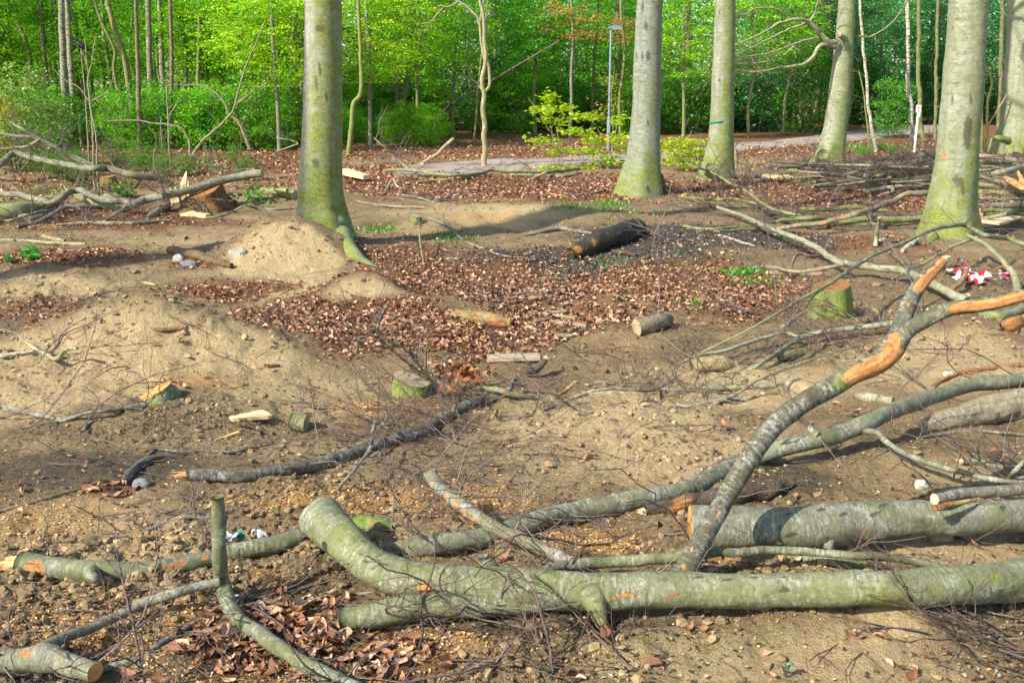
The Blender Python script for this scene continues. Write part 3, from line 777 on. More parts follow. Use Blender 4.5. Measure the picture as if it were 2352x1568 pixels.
child_limb(root, org, 'side_branch', [(*v3(1165, 250), 6, y4), (*v3(1215, 250), 5, y4), (*v3(1285, 255), 5, y4), (*v3(1350, 225), 4, y4), (*v3(1440, 160), 4, y4), (*v3(1530, 40), 3, y4), (*v3(1580, -60), 2, y4)], (.22, .22, .12))
ob, _ = child_limb(root, org, 'broken_stub', [(*v3(1120, 275), 15, y4-.12), (*v3(1100, 255), 13, y4-.32), (*v3(1080, 240), 10, y4-.48)], (.40, .40, .30), ends=('round', 'cutold'))
t_ = link('side_twigs', mbt.mesh('side_twigs'), M['litter'], root); t_.location = -org; tag(t_, kind='stuff')

# beeches out of the picture on the left: they throw the long shadow bands across the sand
for i, (x, y, r, lab) in enumerate([(-11.6, 5.0, .27, 'tall beech trunk standing just beyond the left edge of the picture')]):
    z = float(H(x, y)); root = bpy.data.objects.new('beech_tree', None); C.objects.link(root); root.location = (x, y, z)
    tag(root, lab, 'tree', 'mature beeches left standing in the clearing')
    P = np.array([[0, 0, -.3], [0, 0, .6], [.1, 0, 4], [.15, .1, 8], [.1, .2, 13]]); R = np.array([1.5, 1.1, 1, .8, .35])*r
    V, F, mask, bc, E, core = tube(P, R, 20, 500+i, .04, 4, moss=.4, wob=.05)
    link('trunk', mk_mesh('trunk', V, F, {'mask': mask, 'bc': bc}), M['trunk'], root, (.4, .4, .35))

# ------------------------------------------------------------------ slim trees at the path and small standing things
def multi_tree(name, label, cat, stems, tint, m='bark', moss=.3, group=None, ends=('round', 'round'), twigs=0, tw_len=.6, ext=True, knots=0):
    p0, _ = px_pts([stems[0][0]]); org = p0[0]
    root = bpy.data.objects.new(name, None); C.objects.link(root); root.location = org; tag(root, label, cat, group)
    cores = []
    for i, st in enumerate(stems):
        Y = org[1]
        pts = [(*q[:3], (q[3] if len(q) > 3 else Y)) for q in st]
        o, c = limb('trunk' if i == 0 else 'stem', pts, tint, m, root, ends, knots, moss, wob=.4); del o['_core']
        o.location = -org; cores.append(c)
    if twigs:
        rs = np.random.default_rng(_seed[0]); mb = MB()
        for i in range(twigs):
            P, R, s = cores[rs.integers(len(cores))]; k = int(rs.uniform(.25, 1)*(len(P)-1)); t = P[k]-P[max(k-2, 0)]
            grow(mb, P[k], t/(np.linalg.norm(t)+1e-6)+rs.normal(0, .7, 3), tw_len*rs.uniform(.4, 1.3), min(.007, R[k]*.7), 2, rs, 1.0, .5)
        t_ = link('side_twigs', mb.mesh('side_twigs'), M['litter'], root); t_.location = -org; tag(t_, kind='stuff')
    return root, org, cores
def v2(a, b): return 784+a/3, b/3
def S(f, z, w0, w1): return [(*f(a, b), w0+(w1-w0)*i/(len(z)-1)) for i, (a, b) in enumerate(z)]
multi_tree('twisted_tree', 'thin twisted pale tree with a torn barkless foot in the middle', 'tree', [
    S(v2, [(985, 1140), (985, 1040), (986, 940), (987, 850), (977, 780), (985, 700), (984, 640), (966, 560), (985, 480), (992, 380), (985, 250), (982, 110), (955, 0), (940, -90)], 13, 8),
    S(v2, [(984, 640), (1008, 610), (1021, 560), (1015, 470), (985, 400), (966, 280), (948, 140), (900, 80), (830, 20), (780, 5)], 8, 5),
    S(v2, [(800, 15), (740, 45), (690, 42), (640, 47)], 4, 2), S(v2, [(700, 55), (650, 110), (610, 150), (560, 165)], 3, 1.5), S(v2, [(985, 640), (960, 610), (948, 590)], 6, 3),
    S(v2, [(955, 150), (975, 60), (980, -40)], 5, 4)], (.52, .48, .30), 'bark', .45, twigs=14)
def v3c(z, w0, w1): return S(v3, z, w0, w1)
SL = 'slim trunks standing along the path'
multi_tree('birch_tree', 'slim white birch leaning beside the path between two beeches', 'tree', [v3c([(1332, 1045), (1308, 900), (1288, 790), (1265, 550), (1243, 300), (1220, 20), (1205, -150)], 9, 6)], (.62, .58, .50), 'birch', .08, SL)
multi_tree('birch_tree', 'slim white birch standing directly behind the white signpost', 'tree', [v3c([(1592, 1010), (1578, 800), (1568, 720), (1552, 500), (1552, 250), (1550, 0), (1548, -200)], 11, 8)], (.62, .58, .50), 'birch', .1, SL)
multi_tree('slim_tree', 'mossy green slim trunk curved at its foot right of the signpost', 'tree', [v3c([(1665, 965), (1645, 880), (1632, 700), (1624, 500), (1628, 250), (1628, 0), (1630, -200)], 12, 8)], (.20, .22, .10), 'bark', .8, SL)
multi_tree('slim_tree', 'straight olive slim trunk just left of the massive beech', 'tree', [v3c([(1740, 965), (1740, 800), (1746, 500), (1752, 250), (1758, 0), (1762, -200)], 9, 7)], (.19, .20, .09), 'bark', .7, SL)
multi_tree('slim_tree', 'dark straight trunk between the massive beech and the right edge', 'tree', [v3c([(2185, 930), (2190, 700), (2195, 500), (2197, 250), (2200, 0), (2200, -200)], 12, 9)], (.17, .16, .09), 'bark', .6, SL)
multi_tree('sapling', 'yellow barked forked sapling right of the massive beech', 'tree', [v3c([(2078, 1055), (2098, 900), (2102, 700), (2128, 590), (2118, 520), (2085, 450)], 7, 4), v3c([(2100, 870), (2150, 790), (2200, 710), (2240, 640)], 5, 3)], (.48, .42, .14), 'bark', .5, SL, twigs=8)
multi_tree('sapling', 'thin green stem hard against the massive beech trunk', 'tree', [v3c([(2062, 1050), (2062, 800), (2065, 600), (2066, 450), (2070, 250), (2075, 0)], 6, 4)], (.28, .30, .10), 'bark', .7, SL)
multi_tree('slim_tree', 'slim olive trunk half hidden behind the leaning beech', 'tree', [v3c([(1020, 840), (1030, 600), (1025, 300), (1015, 150), (1008, 0), (1000, -150)], 8, 6)], (.30, .28, .12), 'bark', .5, SL)
multi_tree('sapling', 'thin green sapling just left of the leaning birch', 'tree', [v3c([(1288, 1045), (1278, 900), (1262, 760), (1240, 600), (1215, 480)], 5, 3)], (.30, .32, .12), 'bark', .6, SL, twigs=8)
multi_tree('crooked_tree', 'small crooked forked tree with mossy stem beyond the path', 'tree', [v3c([(738, 880), (742, 780), (758, 690), (775, 620), (820, 545), (870, 480), (900, 400)], 9, 5), v3c([(772, 630), (750, 560), (752, 510), (770, 460)], 6, 4)], (.36, .36, .10), 'bark', .8, SL, twigs=10)
multi_tree('sapling_stump', 'short snapped sapling stump with torn top beside the slender beech', 'stump', [v3c([(368, 1160), (366, 1090), (364, 1030)], 9, 7)], (.42, .36, .20), 'bark', .3, None, ('round', 'break'))

# lamp post
def lathe(mb, P, R, sides=10):
    V, F, mask, bc, E, c = tube(np.array(P, float), np.array(R, float), sides, 1, 0, 0, moss=0, wob=0)
    mb.add(V, F)
def box(mb, c, s, rot=0):
    x, y, z = [q/2 for q in s]; V = np.array([[a*x, b*y, d*z] for a in (-1, 1) for b in (-1, 1) for d in (-1, 1)])
    cr, sr = math.cos(rot), math.sin(rot); V = np.stack([V[:, 0]*cr-V[:, 1]*sr, V[:, 0]*sr+V[:, 1]*cr, V[:, 2]], 1)+np.array(c)
    mb.add(V, np.array([[0, 1, 3, 2], [4, 6, 7, 5], [0, 4, 5, 1], [2, 3, 7, 6], [0, 2, 6, 4], [1, 5, 7, 3]]))
b = gp(1397, 347); yb = b[1]; top = at(1401, 66, yb)
lamp = bpy.data.objects.new('lamp_post', None); C.objects.link(lamp); lamp.location = b
tag(lamp, 'slim blue-grey steel lamp post with flat head by the path', 'lamp post')
hgt = top[2]-b[2]
mb = MB(); lathe(mb, [(0, 0, -.1), (0, 0, 1.0), (0, 0, 1.02), (0, 0, hgt)], [.055, .055, .036, .028], 12); link('pole', mb.mesh('pole'), M['steel'], lamp)
mb = MB(); box(mb, (.12, 0, hgt+.03), (.36, .16, .05), .15); box(mb, (.13, 0, hgt+.06), (.26, .11, .03), .15); link('lamp_head', mb.mesh('lamp_head', False), M['steel'], lamp)
mb = MB(); box(mb, (.15, -.005, hgt-.012), (.30, .13, .012), .15); link('lamp_glass', mb.mesh('lamp_glass', False), M['film'], lamp)
mb = MB(); box(mb, (0, -.063, .62), (.06, .012, .26)); link('service_door', mb.mesh('service_door', False), M['steel'], lamp)
# barrier tape: ribbons with red and white stripes, each stripe a band of the ribbon
M['tape_w'] = make_plain('white_tape', (.80, .78, .78), .35, .5, .08); M['tape_r'] = make_plain('red_tape', (.62, .012, .03), .35, .5, .08)
def ribbon(name, label, pts, wid, stripe, parent=None, seed=0, up=(0, 0, 1)):
    P, _ = resample(np.array(pts, float), np.ones(len(pts)), .02)
    T, N, B = frames(P); rs = np.random.default_rng(seed)
    s = np.concatenate([[0], np.cumsum(np.linalg.norm(np.diff(P, axis=0), axis=1))])
    a = 2.2*fbm(s*2.3+seed, s*0, 3, seed+5)*2
    D = N*np.cos(a)[:, None]+B*np.sin(a)[:, None]
    V = np.stack([P-D*wid/2, P+D*wid*.02+np.cross(T, D)*wid*.12, P+D*wid/2], 1).reshape(-1, 3)
    n = len(P); i = np.arange(n-1)*3
    F = np.concatenate([np.stack([i, i+1, i+4, i+3], 1), np.stack([i+1, i+2, i+5, i+4], 1)])
    me = mk_mesh(name, V, F); me.materials.append(M['tape_w']); me.materials.append(M['tape_r'])
    idx = (np.floor(s[:-1]/stripe).astype(int)+seed) % 2
    me.polygons.foreach_set("material_index", np.concatenate([idx, idx]).astype(np.int32))
    o = link(name, me, None, parent)
    if label: tag(o, label, 'tape')
    return o
tp = np.array(b)
ribbon('barrier_tape', 'red and white barrier tape tied low on the lamp post', [tp+np.array(q) for q in [(-.07, -.09, .55), (.07, -.10, .50), (.08, .03, .47), (-.06, -.05, .40), (.05, -.14, .28), (.16, -.18, .12), (.22, -.2, .03)]], .09, .13, seed=2)
# red marker stake next to the beech
p = gp(1441, 356); st = bpy.data.objects.new('marker_stake', None); C.objects.link(st); st.location = p; tag(st, 'short red and white marker stake left of the silver-grey beech', 'stake')
mb = MB(); box(mb, (0, 0, .22), (.06, .06, .5)); link('post', mb.mesh('post', False), make_plain('red_brown_paint', (.36, .06, .03), .6), st)
mb = MB(); box(mb, (0, 0, .50), (.068, .068, .06)); box(mb, (0, 0, .545), (.03, .03, .03)); link('cap', mb.mesh('cap', False), M['white'], st)

# signpost
b = gp(2100, 352); yb = b[1]; k = depth(b)/FPX
sg = bpy.data.objects.new('signpost', None); C.objects.link(sg); sg.location = b
tag(sg, 'white signpost with small arrow plate in front of a birch', 'signpost')
def zz(v): return at(2100, v, yb)[2]-b[2]
def xx(u): return (u-2100)*k
mb = MB(); lathe(mb, [(0, 0, -.1), (0, 0, .6), (0, 0, zz(243))], [.035, .035, .033], 10); link('post', mb.mesh('post'), M['white'], sg)
mb = MB(); box(mb, (xx(2098.5), -.05, (zz(241.5)+zz(258.5))/2), (11*k, .022, zz(241.5)-zz(258.5))); pl = link('arrow_plate', mb.mesh('arrow_plate', False), M['white'], sg)
zc = zz(248); mb = MB()
Va = [(-.055, 0), (-.015, .035), (-.015, .012), (.05, .012), (.05, -.012), (-.015, -.012), (-.015, -.035)]
V = np.array([[xx(2099)+a, -.0635, zc+c] for a, c in Va]+[[xx(2099)+a, -.066, zc+c] for a, c in Va])
F3 = [[0, 1, 2], [0, 2, 5], [0, 5, 6], [2, 3, 5], [3, 4, 5]]
mb.add(V, [np.array([[a+7, b_+7, c+7] for a, b_, c in F3]), np.array([[i, (i+1) % 7, (i+1) % 7+7, i+7] for i in range(7)])]); link('arrow', mb.mesh('arrow', False), M['red'], pl)
mb = MB(); box(mb, (xx(2098.6), -.064, zz(254.5)), (.05, .004, .07)); link('pictogram', mb.mesh('pictogram', False), M['pink'], pl)
mb = MB(); box(mb, (xx(2100), -.048, (zz(259.5)+zz(269.5))/2), (7*k, .018, zz(259.5)-zz(269.5))); link('lower_plate', mb.mesh('lower_plate', False), M['white'], sg)

# ------------------------------------------------------------------ fallen timber in the foreground
BK = 'bark'
cut = ('cut', 'round')
thing('felled_beech', 'big smooth grey-green beech trunk curving across the right foreground', 'log',
    [(738, 1192, 104, .13), (775, 1232, 95, .13), (818, 1272, 87, .12), (879, 1311, 86, .11), (964, 1335, 86, .10), (1079, 1340, 85, .10), (1216, 1349, 88, .10), (1351, 1356, 87, .10), (1568, 1357, 82, .10), (1768, 1355, 85, .09), (1968, 1352, 82, .09), (2168, 1345, 86, .09), (2352, 1331, 93, .10), (2560, 1312, 100, .1), (2800, 1300, 104, .1)],
    (.24, .26, .175), twigs=14, tw_len=.45, tw_up=.2, knots=44, ends=('cut', 'round'), moss=.42, lump=.10, wob=.06, tilt=((0, 0, 0), None),
    patches=[(960, 1364, 22, 1, 1), (985, 1362, 16, 1, 1), (930, 1360, 14, .9, 1), (1040, 1369, 10, .6, 1), (1456, 1366, 6, 1, 1), (1540, 1362, 5, .8, 1), (1410, 1372, 6, .7, 1), (920, 1330, 8, .5, 1), (2265, 1313, 20, 1, 0), (2240, 1312, 18, 1, 0), (2290, 1315, 18, 1, 0), (2000, 1352, 60, .9, 0), (2080, 1345, 60, .8, 0), (1330, 1380, 30, .8, 0), (1375, 1400, 20, .7, 0), (760, 1190, 50, .6, 0),
             (1615, 1323, 6, .9, 2), (1678, 1330, 7, .9, 2), (1728, 1330, 7, 1, 2), (1735, 1322, 5, .9, 2), (1804, 1323, 5, .8, 2), (1915, 1326, 8, 1, 2), (1890, 1326, 5, .9, 2), (1115, 1312, 8, .5, 2), (835, 1286, 5, .7, 2)],
    sides=[([(1128, 1322, 60, 3.46), (1118, 1294, 46, 3.48), (1110, 1278, 24, 3.48)], dict(name='branch_stub', moss=.5)),
           ([(1360, 1365, 80, .10), (1374, 1400, 46, .07), (1386, 1434, 18, .03)], dict(name='branch_stub', moss=.6)),
           # the rising limb with its torn elbow
           ([(1556, 1345, 66, 3.40), (1580, 1295, 54, 3.44), (1603, 1250, 47, 3.48), (1660, 1152, 46, 3.58), (1720, 1056, 47, 3.68), (1772, 992, 47, 3.75), (1850, 928, 47, 3.82), (1930, 882, 46, 3.88), (2005, 842, 52, 3.92), (2050, 800, 56, 3.94), (2072, 758, 44, 3.96), (2085, 715, 37, 3.98), (2108, 668, 34, 4.0), (2140, 628, 28, 4.02), (2168, 597, 20, 4.04)],
            dict(name='rising_limb', tint=(.125, .12, .10), ends=('round', 'break'), wood='pale', length=1.3, moss=.12, knots=8, lump=.07,
                 patches=[(2040, 785, 26, 1, 1), (2045, 805, 28, 1, 1), (2030, 820, 27, 1, 1), (2015, 832, 25, 1, 1), (1995, 842, 23, 1, 1), (1975, 850, 20, 1, 1), (1955, 860, 16, .95, 1), (2050, 770, 20, 1, 1), (2120, 645, 16, 1, 1), (2132, 630, 16, 1, 1), (2145, 618, 16, 1, 1), (2165, 600, 16, 1, 1), (2100, 665, 9, .9, 1), (2085, 700, 5, .8, 1), (1570, 1300, 8, .9, 1), (1585, 1262, 5, .8, 1), (1650, 1178, 5, .9, 1), (2040, 795, 9, .7, 2), (1990, 860, 26, 1, 0), (1960, 872, 22, 1, 0)])),
           ([(2060, 795, 40, 3.94), (2080, 770, 38, 3.94), (2110, 742, 37, 3.92), (2160, 716, 36, 3.88), (2220, 703, 32, 3.84), (2290, 692, 31, 3.8), (2352, 680, 30, 3.76), (2460, 662, 28, 3.72)], dict(name='side_branch', tint=(.12, .125, .09), moss=.25, knots=4,
                 patches=[*[(2190+10*q, 712-2.1*q, 12.5, 1, 1) for q in range(17)]])),
           ([(1227, 1318, 18, .10), (1284, 1302, 24, .09), (1384, 1291, 26, .08), (1484, 1287, 27, .09), (1555, 1277, 28, .11), (1600, 1262, 28, 3.5)], dict(moss=.4, knots=3)),
           ([(1585, 1290, 28, 3.46), (1612, 1275, 23, .12), (1668, 1269, 21, .12), (1768, 1265, 20, .11), (1868, 1268, 19, .1), (1968, 1276, 19, .09), (2068, 1284, 18, .07), (2135, 1298, 17, .06), (2190, 1312, 15, .05)], dict(moss=.25, knots=5))])
thing('felled_beech', 'long grey trunk arching from behind the curved trunk to the right edge', 'log',
    [(868, 1266, 34), (930, 1263, 44), (984, 1256, 46), (1070, 1243, 46), (1140, 1226, 46), (1200, 1206, 46), (1284, 1183, 47), (1384, 1166, 47), (1480, 1148, 47), (1568, 1128, 46), (1640, 1096, 43), (1700, 1063, 40), (1780, 1035, 38, .09), (1868, 1015, 38, .12), (1935, 995, 38, .13), (2001, 968, 38, .15), (2068, 938, 36, .16), (2135, 912, 35, .16), (2235, 884, 32, .15), (2352, 872, 33, .12), (2480, 862, 33, .1)],
    (.235, .25, .215), knots=30, moss=.34, twigs=18, tw_len=.4, patches=[(1695, 1062, 6, 1, 2), (1030, 1255, 8, .9, 2), (1284, 1177, 8, .9, 2), (1425, 1150, 8, .9, 2)], wob=.1,
    sides=[([(1920, 992, 16, .13), (1965, 990, 14, .13), (2013, 993, 14, .14), (2035, 1016, 14, .12), (2085, 1045, 13, .1), (2135, 1064, 13, .1), (2200, 1082, 13, .1), (2260, 1098, 13, .12), (2318, 1106, 13, .12), (2400, 1112, 12, .12)], dict(moss=.15)),
           ([(1880, 1000, 16, .16), (1862, 985, 14, .18), (1868, 970, 10, .20)], dict(name='branch_stub', moss=.5)),
           ([(1300, 1200, 8), (1330, 1196, 7)], dict(name='branch_stub'))])
thing('broken_limb', 'raised broken limb with bright orange sawn end pointing up left', 'branch',
    [(988, 1092, 33, .22), (1017, 1128, 33, .19), (1084, 1178, 33, .15), (1151, 1215, 32, .13), (1217, 1246, 31, .12), (1267, 1270, 30, .11), (1318, 1292, 26, .1)], (.27, .255, .205), ends=('cut', 'round'), moss=.15, knots=4, twigs=20, tw_len=.5,
    tilt=((0, .5, .3), None), patches=[(1020, 1145, 9, 1, 1), (1040, 1165, 10, 1, 1), (1060, 1182, 10, 1, 1), (1080, 1196, 9, 1, 1), (1095, 1205, 7, .9, 1)],
    sides=[([(1015, 1142, 10, .16), (1050, 1178, 9, .12), (1080, 1205, 7, .08), (1105, 1228, 4, .05)], dict(name='torn_strip', tint=(.42, .26, .08), material='rough', moss=0))])
thing('sawn_log', 'thick grey log with upright sawn end lying behind the curved trunk, right', 'log',
    [(1586, 1210, 98, .11), (1690, 1210, 97, .11), (1801, 1209, 96, .11), (1901, 1205, 96, .11), (1968, 1194, 88, .12), (2101, 1188, 81, .13), (2235, 1188, 76, .13), (2352, 1182, 76, .13), (2560, 1172, 76, .13)], (.235, .25, .22), ends=('cut', 'round'), knots=26, moss=.3, lump=.05, wob=.05,
    patches=[(1805, 1197, 8, 1, 2), (1812, 1180, 7, .9, 2), (1808, 1225, 11, 1, 2), (1825, 1232, 8, 1, 2), (1885, 1170, 7, 1, 2), (1935, 1180, 7, 1, 2), (2015, 1176, 8, 1, 2), (1606, 1170, 8, .8, 2), (2120, 1195, 14, .7, 2), (2240, 1165, 10, .8, 2), (1990, 1220, 9, .8, 1), (1900, 1245, 14, .6, 2)],
    sides=[([(1885, 1222, 66, .09), (1900, 1248, 46, .05), (1898, 1260, 26, .03)], dict(name='branch_stub', moss=.3))])
thing('broken_limb', 'broken limb with pale torn wood resting on the thick grey log', 'branch',
    [(2146, 1146, 26, .24), (2210, 1138, 28, .23), (2280, 1130, 28, .23), (2352, 1124, 28, .23), (2500, 1112, 28, .22)], (.22, .20, .165), ends=('cut', 'round'), wood='pale', moss=.08, knots=4,
    sides=[([(2148, 1166, 15, .23), (2180, 1160, 14, .23), (2215, 1152, 9, .23), (2250, 1144, 4, .23)], dict(name='torn_wood', tint=(.68, .44, .18), material='rough', moss=0, patches=[(2160, 1163, 60, 1, 1)]))])
thing('log', 'shaded dark green log lying underneath the curved trunk', 'log', [(782, 1420, 48, .05), (850, 1412, 60, .06), (950, 1402, 64, .06), (1080, 1394, 52, .06), (1240, 1388, 36, .05)], (.19, .215, .15), moss=.6, knots=10, ends=('round', 'round'), twigs=10)
thing('log', 'low mossy limb under the thick grey log near its middle', 'log', [(1780, 1268, 22), (1850, 1280, 30), (1910, 1290, 34), (1985, 1300, 30), (2040, 1306, 20)], DKG, moss=.6)
thing('log', 'grey-green log with splintered orange left end and sawn right end', 'log',
    [(46, 1292, 52), (90, 1300, 50), (133, 1303, 48), (217, 1312, 52), (300, 1313, 46), (400, 1302, 42), (483, 1282, 40), (567, 1262, 42), (633, 1249, 42), (688, 1234, 41)], (.215, .24, .185), ends=('break', 'cut'), length=1.6, knots=12, moss=.4, wob=.08,
    patches=[(60, 1300, 24, 1, 1), (70, 1318, 16, .8, 1), (220, 1320, 12, 1, 2), (400, 1296, 12, 1, 1), (425, 1288, 10, 1, 1), (470, 1276, 9, 1, 1), (385, 1300, 8, .8, 1), (360, 1300, 7, .8, 1)],
    sides=[([(205, 1310, 40), (215, 1322, 30, .07), (222, 1330, 22, .05)], dict(name='branch_stub', moss=.4))])
thing('bent_limb', 'bent grey limb standing up like a hook then running to the bottom edge', 'branch',
    [(499, 1140, 28, 3.36), (502, 1212, 32, 3.36), (503, 1278, 33, 3.34), (510, 1328, 35, .11), (524, 1378, 38, .07), (550, 1422, 37, .05), (600, 1459, 36, .05), (650, 1494, 37, .06), (700, 1525, 37, .06), (767, 1560, 38, .06), (850, 1600, 38, .06)], (.21, .235, .18), ends=('round', 'round'), moss=.42, knots=22, twigs=10, tw_len=.4,
    patches=[(498, 1145, 7, .7, 1), (492, 1172, 4, .6, 1), (486, 1320, 7, .6, 1)], wob=.1)
thing('log', 'pale grey log with round ochre sawn end in the bottom left corner', 'log',
    [(-120, 1512, 52, .07), (0, 1516, 54, .07), (60, 1513, 58, .07), (105, 1510, 66, .07), (150, 1524, 52, .06), (218, 1543, 46, .06)], (.29, .295, .25), ends=('round', 'cut'), knots=7, moss=.28, wob=.05,
    patches=[(45, 1492, 10, 1, 1), (70, 1494, 8, 1, 1), (10, 1495, 8, .8, 1)],
    sides=[([(95, 1500, 40, .09), (110, 1480, 30, .09), (150, 1462, 25, .08), (200, 1445, 24, .07), (267, 1415, 24, .07), (333, 1384, 24, .08), (400, 1362, 24, .1), (467, 1343, 23, .11), (505, 1336, 22, .12)], dict(ends=('round', 'cut'), moss=.25, knots=8, tint=(.29, .29, .25))),
           ([(85, 1535, 30, .04), (90, 1548, 18, .02), (86, 1556, 10, .01)], dict(name='branch_stub', moss=.4))], twigs=8, tw_len=.35)
thing('fallen_branch', 'thin grey branch ending in torn wood beside the ochre sawn end', 'branch', [(236, 1536, 17), (300, 1518, 16), (333, 1502, 16), (400, 1458, 15), (450, 1428, 14), (478, 1414, 11)], (.29, .27, .22), ends=('round', 'break'), moss=.1, twigs=6, patches=[(450, 1432, 6, .9, 1), (470, 1420, 6, .9, 1)])
thing('fallen_branch', 'thin whitish bent stick crossing below the splintered log', 'branch', [(288, 1340, 6), (333, 1328, 9), (383, 1346, 10), (433, 1365, 10), (483, 1373, 9), (567, 1370, 9), (633, 1376, 9), (700, 1378, 8), (784, 1368, 8), (880, 1358, 7)], (.40, .39, .36), moss=.02, twigs=10, tw_len=.35, ends=('break', 'round'), wood='pale')
thing('fallen_branch', 'long thin grey branch running above the splintered log', 'branch',
    [(148, 1279, 12), (217, 1249, 12), (267, 1232, 12), (317, 1225, 11), (367, 1206, 11), (417, 1192, 11), (483, 1185, 10), (533, 1166, 10), (600, 1149, 10), (667, 1145, 9), (733, 1139, 9), (772, 1126, 8), (800, 1095, 8, .1), (830, 1060, 7, .13), (850, 1030, 7, .14), (858, 985, 6, .16)], (.27, .265, .235), moss=.1, knots=6, twigs=20, tw_len=.45, wob=.5)
thing('log', 'dark smooth log with torn orange left tip lying diagonally mid-left', 'log',
    [(428, 1094, 26), (467, 1091, 29), (550, 1094, 30), (633, 1083, 30), (717, 1068, 30), (784, 1050, 31), (851, 1027, 30), (917, 1010, 30), (975, 992, 30), (1011, 967, 27), (1051, 943, 27), (1084, 926, 26), (1117, 916, 24), (1166, 912, 18)], (.155, .15, .135), ends=('break', 'round'), length=2.6, wood='split', knots=30, moss=.06, lump=.08, twigs=26, tw_len=.5, wob=.12,
    sides=[([(1140, 912, 14), (1165, 898, 14, .07), (1176, 882, 13, .1), (1186, 865, 11, .14)], dict(moss=.05)),
           ([(1040, 946, 12, .06), (1046, 928, 10, .1)], dict(name='branch_stub'))])
thing('fallen_branch', 'short mossy pale branch crossing the tip of the dark diagonal log', 'branch', [(1106, 890, 11, .08), (1151, 897, 13, .08), (1184, 906, 13, .05), (1240, 914, 12)], (.40, .40, .27), moss=.4, ends=('break', 'round'), wood='pale', patches=[(1183, 902, 4, 1, 1)])
thing('dead_twig', 'forked grey twig standing against the dark diagonal log', 'twig', [(838, 1050, 9), (852, 1025, 8, .07), (857, 985, 8, .12), (862, 972, 8, .14), (880, 974, 8, .14), (895, 984, 7, .13), (911, 970, 6, .15), (918, 990, 5, .12)], (.27, .26, .22), moss=.25, twigs=8, tw_len=.3)
thing('fallen_branch', 'dark crooked branch on the shaded soil at far left', 'branch', [(283, 1108, 17), (300, 1084, 19), (335, 1056, 17), (385, 1045, 12)], DK, moss=0, ends=('break', 'round'), sides=[([(333, 1055, 9), (360, 1032, 8), (417, 1037, 7), (467, 1034, 7), (533, 1037, 7), (583, 1027, 6), (640, 1020, 5), (720, 1016, 4)],), ([(300, 1088, 6), (260, 1100, 6), (200, 1118, 6), (100, 1146, 5), (0, 1176, 5), (-60, 1190, 4)],)], twigs=8)
thing('fallen_branch', 'forked grey branch lying across the left edge before the slanted stump', 'branch', [(-60, 915, 8), (0, 931, 9), (50, 942, 10), (100, 956, 11), (150, 963, 12), (200, 954, 12), (250, 944, 13), (300, 936, 14), (350, 927, 15), (395, 928, 13), (430, 928, 7)], (.24, .24, .21), moss=.12, knots=8, ends=('round', 'break'), wood='pale', twigs=12, tw_len=.4,
    sides=[([(290, 938, 9), (240, 944, 8, .06), (190, 950, 8, .06), (140, 966, 8), (90, 976, 7), (50, 985, 5)],), ([(250, 950, 8), (220, 965, 8), (200, 975, 8), (192, 992, 7)],)])

# stumps
def stump(name, label, base, wpx, hpx, tint, top='cutold', slope=(0, 0), moss=.6, flare=.25, m='bark', w2=None, rough=.05, extra=None):
    _seed[0] += 1; sd = _seed[0]
    b = gp(*base); k = depth(b)/FPX; r = wpx*.5*k; h = hpx*k*1.03; b = b+np.array([0, r*.6, 0]); z = float(H(b[0], b[1]))
    P = np.array([[b[0], b[1], z-.08], [b[0], b[1], z+h*.3], [b[0], b[1], z+h*.7], [b[0], b[1], z+h]])
    r2 = (w2 or wpx*.9)*.5*k; R = np.array([r, (r+r2)/2, r2, r2])
    def fl(Pc, th, ct, stn):
        q = np.clip(Pc[:, 2]-z, 0, 9); return 1+flare*np.exp(-q/(h*.35+.01))[:, None]*(.5+.5*np.cos(5*th+sd)[None])
    V, F, mask, bc, E, core = tube(P, R, 26, sd, rough, 2, (False, False), moss, (), fl, (None, (slope[0], slope[1], 0)), 0)
    o = link(name, mk_mesh(name, V, F, {'mask': mask, 'bc': bc}), M[m], None, tint); tag(o, label, 'stump')
    disc_part(E[1], M[top], o, 'sawn_top')
    return o, b, r2, z+h
stump('tree_stump', 'low stump with long slanted pale cut on the left sand', (345, 930), 96, 20, (.17, .18, .10), 'cut', (.5, .12), .4, .3, w2=78)
stump('tree_stump', 'low green stump hidden among twigs with a slanting pale rim', (945, 912), 92, 34, (.22, .27, .10), 'cutold', (-.28, .1), .9, .2)
stump('tree_stump', 'dark topped mossy stump behind the bare twigs on the right', (1912, 736), 92, 78, (.14, .15, .07), 'rot', (.12, .1), .95, .35, rough=.12)
stump('tree_stump', 'small mossy stump beside the brushwood near the leaning beech', (1848, 420), 50, 20, (.22, .22, .07), 'rot', (-.1, .15), .9, .2, rough=.1)
stump('tree_stump', 'tiny dark stump on the grey soil right of the central beech', (956, 514), 28, 16, (.16, .15, .08), 'cutold', (-.2, .1), .5, .2)
stump('tree_stump', 'decayed stump among brambles in the left thicket', (245, 425), 36, 18, (.22, .13, .05), 'rot', (.1, .1), .5, .3, m='rough', rough=.15)
